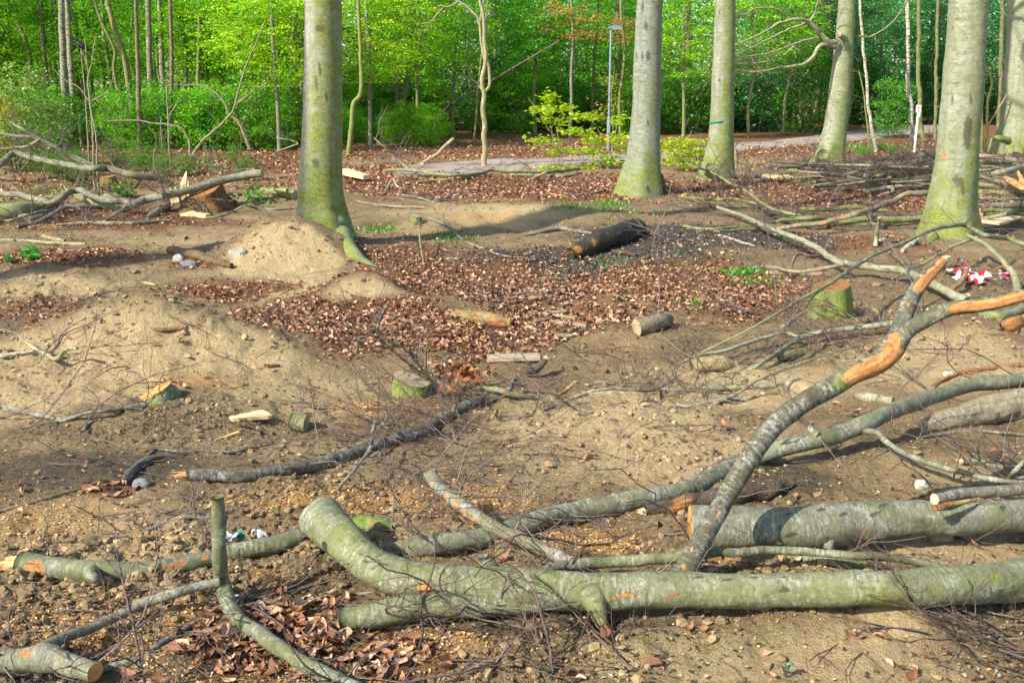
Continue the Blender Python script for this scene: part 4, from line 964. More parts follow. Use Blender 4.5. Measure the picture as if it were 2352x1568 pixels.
# rotten broken stump in the left pile
o, b, r2, zt = stump('rotten_stump', 'shattered rotten stump with brown roots in the left pile of limbs', (455, 488), 100, 42, (.22, .12, .05), 'rot', (.3, .2), .05, .6, m='rough', rough=.3)
rs = np.random.default_rng(5); 
splinter_part((np.array([[b[0]-.3+.1*math.cos(a), b[1]-.1, zt-.05+.1*math.sin(a)] for a in np.linspace(0, 6.28, 8)]), np.array([b[0]-.28, b[1]-.1, zt-.12]), np.array([-.15, 0, 1.]), .17), M['pale'], o, 2.0, 3)
mb = MB()
for i in range(26):
    a = rs.uniform(0, 6.28); p = b+np.array([math.cos(a)*r2*.6, math.sin(a)*r2*.6-.05, rs.uniform(-.1, .2)])
    grow(mb, [p[0], p[1], zt-rs.uniform(.05, .25)], [math.cos(a), math.sin(a)-.3, -.35], rs.uniform(.3, .7), .012, 1, rs, .5)
tag(link('roots', mb.mesh('roots'), M['litter'], o), kind='stuff')
# ------------------------------------------------------------------ middle ground: sticks, rotten logs, boards, stones
thing('stick', 'reddish barkless stick lying on the left sand mound', 'stick', [(246, 764, 8), (290, 757, 9), (330, 756, 10), (380, 756, 12), (427, 752, 13)], (.36, .20, .11), moss=0, ends=('break', 'round'), lump=.12)
thing('stick', 'dark bowed twig below the hole on the left sand mound', 'stick', [(395, 744, 4), (418, 737, 6), (440, 748, 6), (475, 752, 6), (500, 742, 4)], DK, moss=0, twigs=3, tw_len=.2)
thing('fallen_branch', 'pale branch with upturned hooked end on the far left sand', 'branch', [(-30, 752, 5), (30, 765, 7), (60, 786, 8), (85, 803, 9), (110, 815, 10), (124, 824, 11, .05), (138, 820, 11, .07), (145, 806, 10, .12), (158, 799, 9, .15), (177, 800, 8, .16)], (.44, .42, .30), moss=.2, ends=('round', 'cutold'), twigs=12, tw_len=.5, sides=[([(110, 812, 4), (135, 790, 4, .1), (152, 765, 4, .18), (200, 745, 3, .25), (235, 728, 2, .3)], dict(tint=DK))])
thing('fallen_branch', 'whitish peeled branch end at the left edge of the sand', 'branch', [(-60, 822, 9), (0, 818, 12), (30, 812, 10), (75, 808, 7)], (.62, .60, .52), moss=0, ends=('round', 'break'), wood='pale')
thing('rotten_log', 'half buried brown rotten log left of the central mound', 'log', [(392, 574, 20), (430, 580, 24), (470, 590, 24), (505, 601, 20), (532, 610, 12)], (.20, .125, .07), material='rough', moss=.05, lump=.18, ends=('break', 'round'), wood='rot')
thing('stick', 'short yellow debarked stick on the flat sand, longer of two', 'stick', [(322, 648, 6), (340, 651, 7), (358, 655, 6)], (.58, .50, .16), moss=0, ends=('cut', 'cut'), wob=.05)
thing('stick', 'short yellow debarked stick on the flat sand, shorter of two', 'stick', [(280, 659, 6), (297, 662, 6)], (.55, .50, .14), moss=0, ends=('cut', 'cut'), wob=.05)
thing('bark_piece', 'small red-brown bark scrap right of the left sand mound', 'bark', [(608, 838, 7), (625, 840, 8), (643, 838, 6)], (.26, .09, .04), moss=0, lump=.2, material='rough')
thing('charred_log', 'large dark rotting log with crumbling orange end on wet leaves', 'log', [(1308, 586, 28), (1340, 570, 44), (1380, 552, 50), (1420, 537, 50), (1462, 524, 44)], (.045, .038, .030), material='rough', moss=.02, lump=.22, ends=('break', 'break'), wood='rot', length=.7,
    patches=[(1335, 560, 18, .75, 1), (1365, 545, 16, .6, 1), (1395, 532, 12, .5, 1)], sides=[([(1310, 556, 5), (1340, 552, 6), (1362, 548, 5)], dict(name='side_branch', tint=(.30, .34, .10), moss=.8))])
thing('log', 'flat dark bark slab behind the big rotting log', 'log', [(1410, 578, 10), (1440, 582, 12), (1462, 586, 9)], (.14, .08, .05), material='rough', moss=0)
thing('log', 'short weathered log with round sawn face on the leaf litter', 'log', [(1462, 752, 40), (1490, 746, 40), (1520, 738, 36), (1532, 733, 30)], (.30, .255, .18), ends=('cutold', 'round'), moss=.1, knots=3, wob=.05)
thing('rotten_log', 'crumbling yellowish rotten log amid the brown leaves', 'log', [(1040, 722, 18), (1070, 726, 24), (1105, 732, 30), (1140, 738, 30), (1172, 742, 22)], (.34, .24, .11), material='rough', moss=.05, lump=.2, patches=[(1085, 742, 14, .8, 1), (1125, 750, 14, .8, 1), (1160, 752, 10, .8, 1)], ends=('round', 'break'), wood='rot', length=.6)
for i, (pts, lab) in enumerate([([(1230, 720, 8), (1285, 726, 9), (1340, 734, 8)], 'straight pale stick topmost of the heap by the weathered log'), ([(1272, 741, 13), (1310, 745, 14), (1348, 750, 13)], 'thickest stick of the heap by the weathered log'), ([(1222, 742, 8), (1250, 735, 8), (1290, 728, 7)], 'stick sloping up right in the heap by the weathered log'), ([(1195, 742, 8), (1215, 750, 9), (1234, 759, 8)], 'stick at the left foot of the heap by the weathered log'), ([(1275, 769, 9), (1295, 770, 10), (1318, 770, 8)], 'pale stick lying alone before the stick heap'), ([(1250, 718, 9), (1300, 715, 8)], 'stick at the back of the heap by the weathered log')]):
    thing('stick', lab, 'stick', pts, [(.42, .34, .20), (.38, .30, .19), (.34, .27, .17)][i % 3], moss=0, ends=('cutold', 'cutold'), group='heap of weathered sticks')
thing('stick', 'short grey stick on the dark wet leaves in the centre', 'stick', [(1232, 641, 7), (1265, 640, 8), (1305, 641, 7)], (.36, .28, .18), moss=0)
thing('stick', 'grey stick leaning on the clods above the weathered log', 'stick', [(1392, 676, 7), (1420, 682, 8), (1440, 688, 7)], (.32, .28, .20), moss=0, sides=[([(1430, 686, 4), (1442, 676, 3, .08)],)])
thing('branch_piece', 'dark elbow shaped branch piece with pale broken tips in the centre', 'branch', [(1194, 851, 15, .05), (1212, 852, 18, .05), (1230, 850, 18, .05), (1242, 838, 17, .08), (1253, 824, 14, .12)], (.13, .10, .075), material='rough', moss=.02, ends=('cut', 'break'), wood='pale', length=.9)
thing('wood_splinter', 'twisted pale torn wood piece on the twigs in the centre right', 'wood', [(1282, 908, 8, .05), (1300, 896, 10, .07), (1316, 882, 7, .1)], (.60, .40, .22), material='rough', moss=0, lump=.2, patches=[(1300, 896, 30, 1, 1)])
thing('dead_branch', 'upright branching dead twig with broken orange tip in the centre', 'branch',
    [(1015, 905, 8), (985, 868, 7, 6.05), (955, 830, 6, 6.0), (927, 800, 6, 5.95), (895, 782, 6, 5.92), (872, 768, 6, 5.9), (867, 752, 7, 5.9), (873, 735, 7, 5.9), (881, 714, 7, 5.88), (893, 694, 6, 5.86)], (.17, .145, .12), ends=('round', 'break'), moss=.02, twigs=22, tw_len=.5, wob=.5,
    sides=[([(985, 870, 6, 6.05), (917, 818, 5, 6.0), (880, 785, 4, 5.95), (860, 770, 4, 5.92), (800, 745, 2.5, 5.9), (770, 715, 2, 5.9)],), ([(866, 752, 6, 5.9), (845, 763, 5, 5.88), (825, 781, 5, 5.86), (818, 812, 4, 5.84)],), ([(1000, 890, 6, 6.05), (980, 858, 5, 5.95), (978, 830, 5, 5.92), (979, 800, 5, 5.9), (990, 785, 3, 5.9), (997, 776, 2, 5.9)],), ([(1030, 890, 10), (1000, 872, 8, .05), (985, 862, 6, .08)],)])
thing('fallen_branch', 'long pale limb lying straight on the sand in the middle right', 'branch', [(1360, 903, 11), (1410, 905, 14), (1451, 905, 15), (1520, 898, 15), (1568, 893, 15), (1650, 890, 15), (1735, 887, 14), (1803, 885, 15)], (.44, .43, .32), ends=('break', 'cutold'), wood='pale', moss=.25, knots=6, twigs=12, tw_len=.5, wob=.12)
thing('fallen_branch', 'thin curved branch sweeping over the sand left of the pale limb', 'branch', [(1150, 965, 5), (1201, 957, 6), (1251, 943, 7), (1284, 927, 7), (1351, 901, 7, .1), (1417, 892, 6, .12), (1480, 898, 6, .1), (1530, 893, 5)], (.24, .23, .19), moss=.1, twigs=16, tw_len=.5)
thing('fallen_branch', 'thin grey branch parallel below the pale limb', 'branch', [(1555, 928, 7), (1580, 933, 9), (1640, 921, 10), (1700, 915, 9), (1768, 911, 8)], (.36, .36, .33), moss=.08, knots=5, sides=[([(1660, 917, 7), (1700, 900, 7, .09), (1740, 872, 7, .15), (1800, 848, 6, .2), (1850, 830, 5, .25), (1900, 812, 4, .3), (1960, 795, 3, .34)], dict(tint=(.22, .19, .14)))], twigs=8)
thing('log', 'short thick debarked log piece at the end of the pale limb', 'log', [(1808, 884, 40), (1840, 892, 42), (1868, 899, 40), (1893, 908, 30)], (.44, .34, .22), ends=('round', 'break'), wood='pale', moss=0, length=.9, wob=.05, patches=[(1875, 890, 12, .7, 1)])
thing('log', 'flat grey log slab half sunk in sand under the rising limb', 'log', [(1962, 912, 18), (2000, 915, 26), (2050, 922, 22)], (.40, .36, .28), moss=0, lump=.1)
thing('log', 'split weathered grey log lying at the right edge', 'log', [(2124, 978, 34), (2170, 966, 50), (2235, 950, 60), (2300, 936, 66), (2380, 922, 70), (2460, 912, 70)], (.40, .34, .26), ends=('cutold', 'round'), material='rough', moss=.03, lump=.1, wob=.08, patches=[(2300, 965, 14, .8, 2), (2340, 962, 14, .8, 2)])
thing('fallen_branch', 'thin stick with yellow broken tip below the weathered log', 'branch', [(2108, 1006, 6), (2140, 1000, 7), (2230, 988, 8), (2300, 994, 8), (2352, 998, 8), (2430, 1002, 8)], (.25, .24, .17), ends=('break', 'round'), wood='pale', moss=.1)
thing('peeled_branch', 'orange peeled branch arching over the long grey trunk at right', 'branch', [(2140, 885, 4), (2170, 870, 8), (2200, 858, 10), (2240, 849, 11), (2300, 843, 12), (2352, 838, 12), (2450, 832, 12)], (.50, .22, .075), moss=0, lump=.1, patches=[(2300, 843, 90, .6, 1)])
thing('fallen_branch', 'greenish broken limb with pale torn tip at the lower right edge', 'branch', [(2212, 1060, 13), (2240, 1060, 14), (2290, 1072, 15), (2352, 1086, 16), (2450, 1100, 16)], (.25, .26, .185), ends=('break', 'round'), wood='pale', length=2, moss=.2, twigs=8)
thing('fallen_branch', 'grey branch with upturned fork lying behind the thick log', 'branch', [(2120, 1150, 10), (2180, 1128, 14), (2240, 1112, 15), (2300, 1104, 16), (2360, 1098, 16), (2450, 1090, 16)], (.28, .30, .25), moss=.3, twigs=8, sides=[([(2318, 1102, 14), (2330, 1085, 12, .14), (2352, 1060, 11, .2), (2400, 1030, 9, .3)],)])
# the crown of branches by the dark topped stump
thing('fallen_branch', 'long silvery branch with pale snapped tip sloping down to the right', 'branch',
    [(1648, 476, 7, .12), (1700, 493, 9, .15), (1768, 523, 11, .18), (1818, 543, 12, .2), (1868, 563, 13, .2), (1901, 586, 14, .18), (1935, 603, 15, .16), (1985, 611, 16, .14), (2035, 617, 17, .14), (2085, 627, 18, .14), (2118, 640, 19, .14), (2151, 656, 19, .12), (2185, 676, 20, .1), (2222, 692, 22, .08)], (.42, .43, .34), ends=('break', 'round'), wood='pale', moss=.2, knots=12, twigs=26, tw_len=.7, tw_r=.005,
    sides=[([(1940, 606, 10, .16), (1868, 620, 9, .1), (1818, 622, 8, .08), (1760, 612, 7, .06), (1715, 616, 6)], dict(tint=(.44, .40, .28)))])
thing('fallen_branch', 'mossy branch arching high over the foot of the massive beech', 'branch',
    [(1590, 818, 4, .1), (1630, 800, 5, .15), (1690, 772, 5, .25), (1760, 735, 6, .35), (1835, 690, 7, .4), (1900, 655, 8, .42), (1960, 615, 8, .42), (2010, 585, 8, .42), (2077, 557, 9, .42), (2135, 530, 9, .45), (2193, 517, 10, .45), (2222, 519, 10, .42), (2263, 541, 10, .35), (2310, 547, 11, .3), (2352, 562, 11, .25), (2450, 590, 11, .2)], (.30, .32, .19), moss=.4, knots=8, twigs=44, tw_len=.7, tw_r=.004,
    sides=[([(2243, 545, 8, .33), (2190, 566, 7, .25), (2150, 588, 6, .2), (2110, 612, 5, .15), (2050, 640, 4, .1)], dict(tint=(.38, .38, .26))), ([(1900, 656, 5, .42), (1870, 680, 4, .4), (1840, 720, 3, .3), (1800, 760, 3, .25), (1760, 800, 2, .2)],)])
thing('broken_branch', 'broken branch with orange torn middle hanging down at the right edge', 'branch', [(2224, 541, 8, .36), (2257, 557, 9, .33), (2285, 580, 10, .3), (2308, 604, 11, .24), (2324, 625, 14, .18), (2334, 650, 17, .12), (2342, 676, 18, .08)], (.38, .40, .28), ends=('break', 'round'), wood='pale', moss=.35, patches=[(2308, 604, 9, 1, 1)],
    sides=[([(2312, 606, 5, .22), (2295, 615, 4, .2), (2276, 624, 2, .18)], dict(name='torn_strip', tint=(.70, .45, .15), patches=[(2295, 615, 30, 1, 1)]))])
thing('log', 'mossy forked log piece beside the orange wood chunk at the right edge', 'log', [(2200, 690, 16), (2235, 705, 20), (2262, 720, 24), (2290, 728, 26), (2320, 722, 22), (2360, 708, 20), (2440, 690, 20)], (.36, .39, .27), moss=.6, knots=4)
thing('wood_chunk', 'bright orange-yellow split wood chunk at the right edge', 'wood', [(2300, 752, 20), (2330, 742, 34), (2370, 735, 36), (2420, 735, 30)], (.72, .42, .10), material='rough', moss=0, lump=.15, patches=[(2345, 735, 80, .9, 1)])
thing('fallen_branch', 'pale grey branch joining the rising limb from the left', 'branch', [(2050, 742, 13, .12), (2005, 747, 13, .12), (1968, 751, 13, .1), (1901, 761, 13, .1), (1860, 770, 12, .09), (1835, 777, 12, .08)], (.42, .44, .39), moss=.15, knots=6, twigs=20, tw_len=.5,
    sides=[([(1840, 776, 10, .08), (1810, 766, 9, .09), (1785, 767, 9, .1), (1728, 784, 9, .08), (1668, 804, 9, .08), (1610, 815, 8, .06), (1585, 832, 6, .03)],), ([(1835, 778, 11, .08), (1800, 800, 11, .07), (1751, 833, 11, .06), (1715, 852, 11), (1685, 866, 11)], dict(ends=('round', 'cutold'), tint=(.30, .31, .22)))])
thing('fallen_branch', 'reddish thin branch lying under the pale grey branch', 'branch', [(1600, 868, 4), (1660, 840, 5), (1740, 818, 6), (1800, 800, 6), (1880, 792, 6), (1960, 780, 5, .1), (2040, 770, 4, .15)], (.26, .17, .12), moss=.02, twigs=30, tw_len=.5)
thing('log', 'pale rotten log lump under the twigs in the middle right', 'log', [(1588, 842, 30), (1620, 838, 36), (1660, 835, 34), (1690, 838, 20)], (.44, .34, .20), material='rough', moss=.1, lump=.2)
thing('log', 'green mossy short log behind the twigs near the rising limb', 'log', [(1780, 825, 18), (1810, 816, 22), (1845, 808, 18)], (.25, .30, .13), moss=.8)
thing('dead_snag', 'curled reddish dead root standing behind the dark topped stump', 'root', [(1816, 640, 9), (1818, 615, 8, .1), (1824, 592, 8, .2), (1838, 583, 8, .22), (1862, 590, 8, .18), (1890, 586, 7, .16)], (.20, .10, .07), moss=.02, lump=.15)
thing('log', 'peeled pinkish log behind the dark topped stump', 'log', [(1764, 626, 10), (1800, 627, 13), (1850, 628, 14), (1890, 630, 12)], (.42, .28, .18), moss=0, ends=('break', 'round'), wood='pale')
thing('wood_splinter', 'pale curved wood slab at the foot of the dark topped stump', 'wood', [(1930, 722, 8), (1965, 716, 14), (2000, 713, 15), (2020, 716, 9)], (.66, .46, .25), material='rough', moss=0, lump=.15, patches=[(1975, 714, 50, .8, 1)])
thing('wood_splinter', 'brown split plank leaning among the crumpled barrier tape', 'wood', [(2182, 668, 8, .06), (2200, 655, 12, .07), (2215, 636, 12, .1), (2224, 616, 7, .14)], (.42, .27, .14), material='rough', moss=0, lump=.1)
thing('birch_stake', 'short birch stake standing upright before the brushwood', 'stake', [(2011, 567, 10), (2014, 540, 10, .14), (2020, 500, 9, .4)], (.50, .48, .38), material='birch', moss=.2, ends=('round', 'cutold'))
thing('birch_piece', 'white birch log piece at the left root of the massive beech', 'log', [(2072, 576, 10), (2090, 562, 12), (2106, 549, 12, .06)], (.66, .60, .58), material='birch', moss=0, ends=('cutold', 'round'))
thing('stick', 'pale broken stick on the black leaves, right of centre', 'stick', [(1654, 541, 7), (1685, 550, 7), (1728, 564, 6)], (.48, .45, .36), moss=0, ends=('break', 'break'), wood='pale')
thing('bark_piece', 'flat pale rock-like bark plate in the sand at centre right', 'bark', [(1360, 880, 8), (1390, 878, 9), (1412, 880, 6)], (.38, .34, .27), moss=0, lump=.2)

# planks and wedges
def plank(name, label, cat, a, b, wpx, tpx, m, lift=.02, taper=1.0, bend=0):
    A = gp(*a, lift); B = gp(*b, lift); d = B-A; L = np.linalg.norm(d); d /= L
    s = np.cross([0, 0, 1.0], d); s /= np.linalg.norm(s); n = np.cross(d, s); k = depth(A)/FPX
    V = []; N_ = 8
    rs = np.random.default_rng(int(a[0]))
    for i in range(N_+1):
        t = i/N_; c = A+d*L*t+n*bend*math.sin(t*math.pi); w = wpx*k/2*(1+(taper-1)*t)*(1+rs.normal(0, .05)); h = tpx*k/2
        for (p, q) in ((-1, -1), (1, -1), (1, 1), (-1, 1)): V.append(c+s*w*p+n*h*q)
    F = [[i*4+j, i*4+(j+1) % 4, i*4+4+(j+1) % 4, i*4+4+j] for i in range(N_) for j in range(4)]+[[3, 2, 1, 0], [N_*4, N_*4+1, N_*4+2, N_*4+3]]
    V = np.array(V); bc = np.stack([(V-A)@s, (V-A)@n, (V-A)@d], 1)
    F = np.array(F)
    o = link(name, mk_mesh(name, V, F[:, ::-1], {'bc': bc}, False), M[m]); tag(o, label, cat); return o
plank('board', 'weathered straight board lying flat beyond the dark elbow branch', 'board', (1118, 822), (1240, 819), 40, 8, 'grey', .03)
plank('wood_wedge', 'pale freshly split wood wedge on the sand near the slanted stump', 'wood', (615, 950), (531, 962), 55, 8, 'pale', .03, .35)
plank('wood_splinter', 'long thin pale splinter below the wood wedge on the left', 'wood', (549, 993), (494, 1012), 12, 6, 'split', .02, .2)
plank('wood_splinter', 'pale split slab lying behind the central beech', 'wood', (782, 392), (842, 407), 40, 9, 'pale', .12, .4)
plank('wood_splinter', 'orange splinter sticking out of the brushwood at the right edge', 'wood', (2356, 432), (2308, 408), 26, 7, 'split', .35, .4)
plank('wood_splinter', 'upper orange splinter in the brushwood at the right edge', 'wood', (2352, 424), (2338, 395), 12, 6, 'split', .4, .4)
plank('wood_splinter', 'pale flat slab on dark soil right of the massive beech', 'wood', (2272, 512), (2334, 499), 60, 5, 'pale', .03, .5)
plank('wood_splinter', 'pale plank beside the small mossy stump', 'wood', (1752, 404), (1824, 406), 40, 7, 'pale', .05, .9)
plank('wood_splinter', 'pale chip of torn wood below the shattered stump', 'wood', (428, 490), (478, 496), 40, 8, 'pale', .03, .4)
plank('wood_splinter', 'thin pale wood chip right of the massive beech foot', 'wood', (2238, 490), (2262, 484), 40, 8, 'split', .05, .6)
# round log offcut
thing('log_offcut', 'short round offcut with green bark and dark cut face, mid-left', 'log', [(668, 968, 38), (685, 970, 40), (704, 973, 40)], (.25, .27, .17), ends=('round', 'cutold'), moss=.5, wob=0)
thing('log', 'mossy green stump piece behind the curved trunk end', 'log', [(815, 1203, 40), (845, 1206, 46), (880, 1208, 42), (905, 1212, 26)], (.17, .26, .06), moss=1.0, lump=.15, ends=('round', 'round'), patches=[(855, 1198, 6, .8, 1)])
thing('rotten_log', 'dark decayed log with pale torn end behind the thick grey log', 'log', [(1480, 1176, 26), (1540, 1165, 34), (1600, 1150, 40), (1690, 1135, 44), (1760, 1122, 40), (1815, 1110, 24)], (.12, .085, .06), material='rough', moss=0, lump=.22, ends=('break', 'round'), wood='pale', patches=[(1590, 1140, 30, .8, 1), (1560, 1170, 20, .7, 1)])

def rock(name, label, u, v, w, h, m='stone', seed=0, cat='stone'):
    c = gp(u, v); k = depth(c)/FPX; rs = np.random.default_rng(seed+3)
    n1, n2 = 14, 9
    V = []
    for i in range(n2):
        ph = math.pi*i/(n2-1)
        for j in range(n1):
            th = 2*math.pi*j/n1
            q = np.array([math.sin(ph)*math.cos(th), math.sin(ph)*math.sin(th), math.cos(ph)])
            f = 1+.45*float(fbm(q[0]*1.5+seed, q[1]*1.5+q[2]*1.1, 3, seed))
            q = np.sign(q)*np.abs(q)**.75
            V.append(q*f)
    V = np.array(V)*np.array([w*k/2, w*k*.35, h*k*.6])+c+np.array([0, w*k*.2, h*k*.15])
    F = [[i*n1+j, (i+1)*n1+j, (i+1)*n1+(j+1) % n1, i*n1+(j+1) % n1] for i in range(n2-1) for j in range(n1)]
    o = link(name, mk_mesh(name, V, np.array(F), None, False), M[m]); tag(o, label, cat)
rock('stone', 'pale angular stone standing beside the brown rotten log', 409, 604, 26, 26, 'stone', 1)
rock('stone', 'dark rounded slate stone on leaves left of the central mound', 434, 612, 42, 18, 'darkstone', 2)
rock('stone', 'whitish flat stone in the side of the central sand mound', 546, 590, 42, 22, 'stone', 3)
rock('stone', 'grey slab of stone by the dark crooked branch at left', 322, 1120, 40, 22, 'darkstone', 4)
rock('stone', 'round sandy stone on the soil right of centre', 1473, 1084, 30, 24, 'clay' if 'clay' in M else 'stone', 5)
rock('stone', 'upright grey stone behind the thick grey log at right', 2118, 1130, 30, 36, 'stone', 6)
rock('stone', 'pale boulder lump beside the peeled orange branch', 2182, 866, 26, 18, 'stone', 7)
rock('stone', 'white stone near the birch stake', 2036, 560, 28, 16, 'stone', 8)
rock('stone', 'large buff stone under the thick log at right', 2170, 1240, 60, 40, 'stone', 9)
rock('stone', 'small slate stone among sawdust below the hooked limb', 276, 1460, 30, 16, 'darkstone', 10)
rock('stone', 'dark slate flake on the sawdust in the centre left', 546, 985, 24, 12, 'darkstone', 11)

# tape heap on the right, litter scraps
for i, (pl_, lab) in enumerate([([(2168, 628), (2185, 622), (2205, 632), (2222, 620), (2212, 606), (2203, 600)], 'crumpled red and white barrier tape knot on the soil at right'), ([(2190, 640), (2210, 645), (2225, 640), (2255, 650), (2238, 648)], 'red barrier tape strip beside the brown plank at right'), ([(2228, 632), (2250, 632), (2262, 636), (2272, 636)], 'short curl of barrier tape farther right of the plank'), ([(2300, 640), (2312, 632), (2320, 636)], 'last scrap of barrier tape near the right edge')]):
    pts = [gp(u, v, .03+.05*abs(math.sin(j*1.9+i))) for j, (u, v) in enumerate(pl_)]
    pts = [pts[0]]+[p for q in zip(pts[:-1], pts[1:]) for p in ((q[0]+q[1])/2+np.array([.03*math.sin(i+3*q[0][0]), .05, .03]), q[1])]
    ribbon('barrier_tape', lab, pts, .07, .085, seed=i*3+1)
def scrap(name, label, u, v, w, m, m2=None, seed=0):
    c = gp(u, v, .03); k = depth(c)/FPX; rs = np.random.default_rng(seed); n = 9
    G = np.array([[(i/(n-1)-.5)*w*k, (j/(n-1)-.5)*w*k*.6, 0] for i in range(n) for j in range(n)])
    G[:, 2] = .035*fbm(G[:, 0]*40+seed, G[:, 1]*40, 3, seed)*2+.02; G[:, :2] += rs.normal(0, w*k*.02, (n*n, 2))
    F = np.array([[i*n+j, (i+1)*n+j, (i+1)*n+j+1, i*n+j+1] for i in range(n-1) for j in range(n-1)])
    me = mk_mesh(name, G+c, F); me.materials.append(M[m])
    if m2: me.materials.append(M[m2]); me.polygons.foreach_set('material_index', ((np.arange(len(F))//(n-1)) > 4).astype(np.int32))
    o = link(name, me); tag(o, label, 'litter')
scrap('plastic_scrap', 'crumpled white and teal plastic wrapper behind the splintered log', 540, 1242, 44, 'film', 'teal', 1)
scrap('plastic_scrap', 'small crumpled white plastic behind the sawn end of the splintered log', 598, 1236, 36, 'film', None, 2)

# ------------------------------------------------------------------ pile of limbs on the left
def v1(a, b): return a/3, b/3
LP = 'limbs piled at the left forest edge'
thing('fallen_limb', 'long dark limb stretching down to the shattered stump', 'branch', [(-80, 398, 13), (0, 378, 14, .4), (22, 358, 14, .5), (36, 352, 14, .55), (83, 364, 15, .5), (133, 374, 14, .5), (200, 387, 15, .5), (250, 388, 15, .5), (300, 401, 15, .48), (350, 408, 16, .42), (380, 416, 15, .35), (396, 424, 14, .28)], (.235, .24, .185), moss=.35, knots=8, twigs=24, tw_len=1.0, tw_r=.008, group=LP, sides=[([(330, 405, 6, .45), (318, 420, 5, .3), (308, 434, 4, .1)],)])
thing('fallen_limb', 'pale green limb leaning up to the left above the pile', 'branch', [(213, 381, 12, 18.6), (167, 360, 12, 18.6), (133, 340, 12, 18.5), (83, 315, 11, 18.4), (52, 296, 8, 18.3), (27, 283, 5, 18.3)], (.42, .42, .28), moss=.35, ends=('round', 'break'), wood='pale', group=LP, twigs=22, tw_len=1.1, tw_r=.008, sides=[([(78, 314, 8, 18.4), (50, 315, 7, 18.3), (0, 306, 6, 18.2), (-40, 300, 5, 18.2)],), ([(92, 320, 7, 18.4), (70, 334, 6, 18.3), (45, 338, 6, 18.3), (0, 343, 5, 18.2)],)])
thing('fallen_limb', 'dark bent limb with pale end running right over the shattered stump', 'branch', [(-60, 440, 13, .2), (0, 444, 14, .2), (50, 449, 15, .2), (85, 458, 15, .2), (112, 464, 15, .2), (140, 455, 15, .25), (160, 440, 15, .3), (180, 437, 15, .3), (200, 443, 16, .28), (240, 460, 17, .2), (283, 463, 17, .18), (307, 471, 18, .14), (333, 458, 18, .2), (377, 450, 18, .28), (417, 440, 18, .32), (467, 425, 18, .4), (517, 412, 18, .45), (567, 402, 19, .48), (603, 398, 18, .5)], (.25, .26, .215), moss=.25, knots=10, twigs=20, tw_len=.9, tw_r=.008, ends=('round', 'cutold'), group=LP, sides=[([(300, 470, 8, .14), (285, 480, 8, .1), (262, 494, 7, .06), (240, 505, 6)],), ([(378, 450, 14, .28), (374, 440, 9, .36)], dict(name='branch_stub'))])
thing('log', 'big moss-green log at the left edge of the pile', 'log', [(-90, 492, 52, .16), (0, 488, 46, .16), (40, 484, 36, .14), (80, 478, 26, .12)], (.36, .40, .20), moss=.8, knots=4, group=LP)
thing('log', 'pale log with orange sawn end in the left pile, upper one', 'log', [(0, 482, 18, .1), (70, 478, 22, .12), (142, 468, 24, .12)], (.42, .42, .25), moss=.6, ends=('round', 'cut'), group=LP)
thing('log', 'pale log with orange sawn end in the left pile, lower one', 'log', [(20, 502, 16), (70, 500, 18), (110, 497, 19)], (.38, .38, .24), moss=.5, ends=('round', 'cut'), group=LP)
thing('log', 'pale green log with sawn end facing left in the pile', 'log', [(182, 450, 24, .14), (220, 464, 26, .1), (260, 474, 24), (292, 478, 16)], (.44, .45, .25), moss=.6, ends=('cut', 'round'), group=LP)
thing('log', 'short pale log behind the bent limb of the pile', 'log', [(243, 452, 17, .12), (262, 460, 18, .1), (300, 470, 14)], (.42, .42, .24), moss=.5, ends=('cut', 'round'), group=LP)
thing('fallen_limb', 'thin grey limb low at the front of the left pile', 'branch', [(40, 518, 8, .03), (70, 515, 9), (110, 498, 9, .08), (150, 476, 9, .14), (190, 475, 9, .12), (240, 478, 9)], (.30, .31, .29), moss=.05, group=LP, twigs=14, tw_len=.8, tw_r=.007)
thing('fallen_limb', 'thin black limb crossing the sawn logs of the left pile', 'branch', [(0, 510, 6), (45, 501, 7, .08), (90, 488, 7, .12), (140, 480, 7, .1), (170, 476, 6, .1), (190, 492, 7), (205, 510, 5)], DK, moss=.02, group=LP, twigs=18, tw_len=.8, tw_r=.006)
thing('fallen_limb', 'straight pale limb on the soil before the left pile', 'branch', [(127, 518, 8), (200, 513, 9), (280, 513, 10), (330, 511, 9), (385, 507, 7)], (.42, .38, .24), moss=.15, ends=('round', 'break'), wood='pale', group=LP)
thing('fallen_limb', 'yellowish limb on the soil at the left edge', 'branch', [(-30, 551, 8), (50, 553, 9), (120, 558, 9), (197, 561, 8)], (.44, .42, .24), moss=.3, twigs=8, tw_len=.6, group=LP)
thing('fallen_limb', 'short orange-barked limb next to the yellowish limb', 'branch', [(96, 542, 9), (120, 547, 10), (150, 553, 8)], (.46, .36, .17), moss=.1, group=LP)
thing('log', 'short grey half-log lying on leaves below the shattered stump', 'log', [(337, 501, 11), (355, 490, 17), (375, 476, 17), (387, 469, 11)], (.32, .31, .25), moss=.1, material='rough', ends=('break', 'round'), wood='grey', length=.8)
thing('fallen_branch', 'thin dark branch on the soil between stump and central beech', 'branch', [(472, 500, 6), (500, 499, 6), (535, 487, 7), (563, 473, 6, .1), (600, 480, 7), (640, 480, 6), (675, 479, 6)], (.22, .22, .17), moss=.2, twigs=6, tw_len=.5)
thing('log', 'greenish log with sawn end half hidden behind the central beech', 'log', [(600, 438, 16), (630, 440, 20), (660, 444, 22), (678, 447, 22)], (.36, .38, .18), moss=.6, ends=('round', 'cutold'), sides=[([(632, 434, 12, .2), (660, 438, 11, .2)],)])
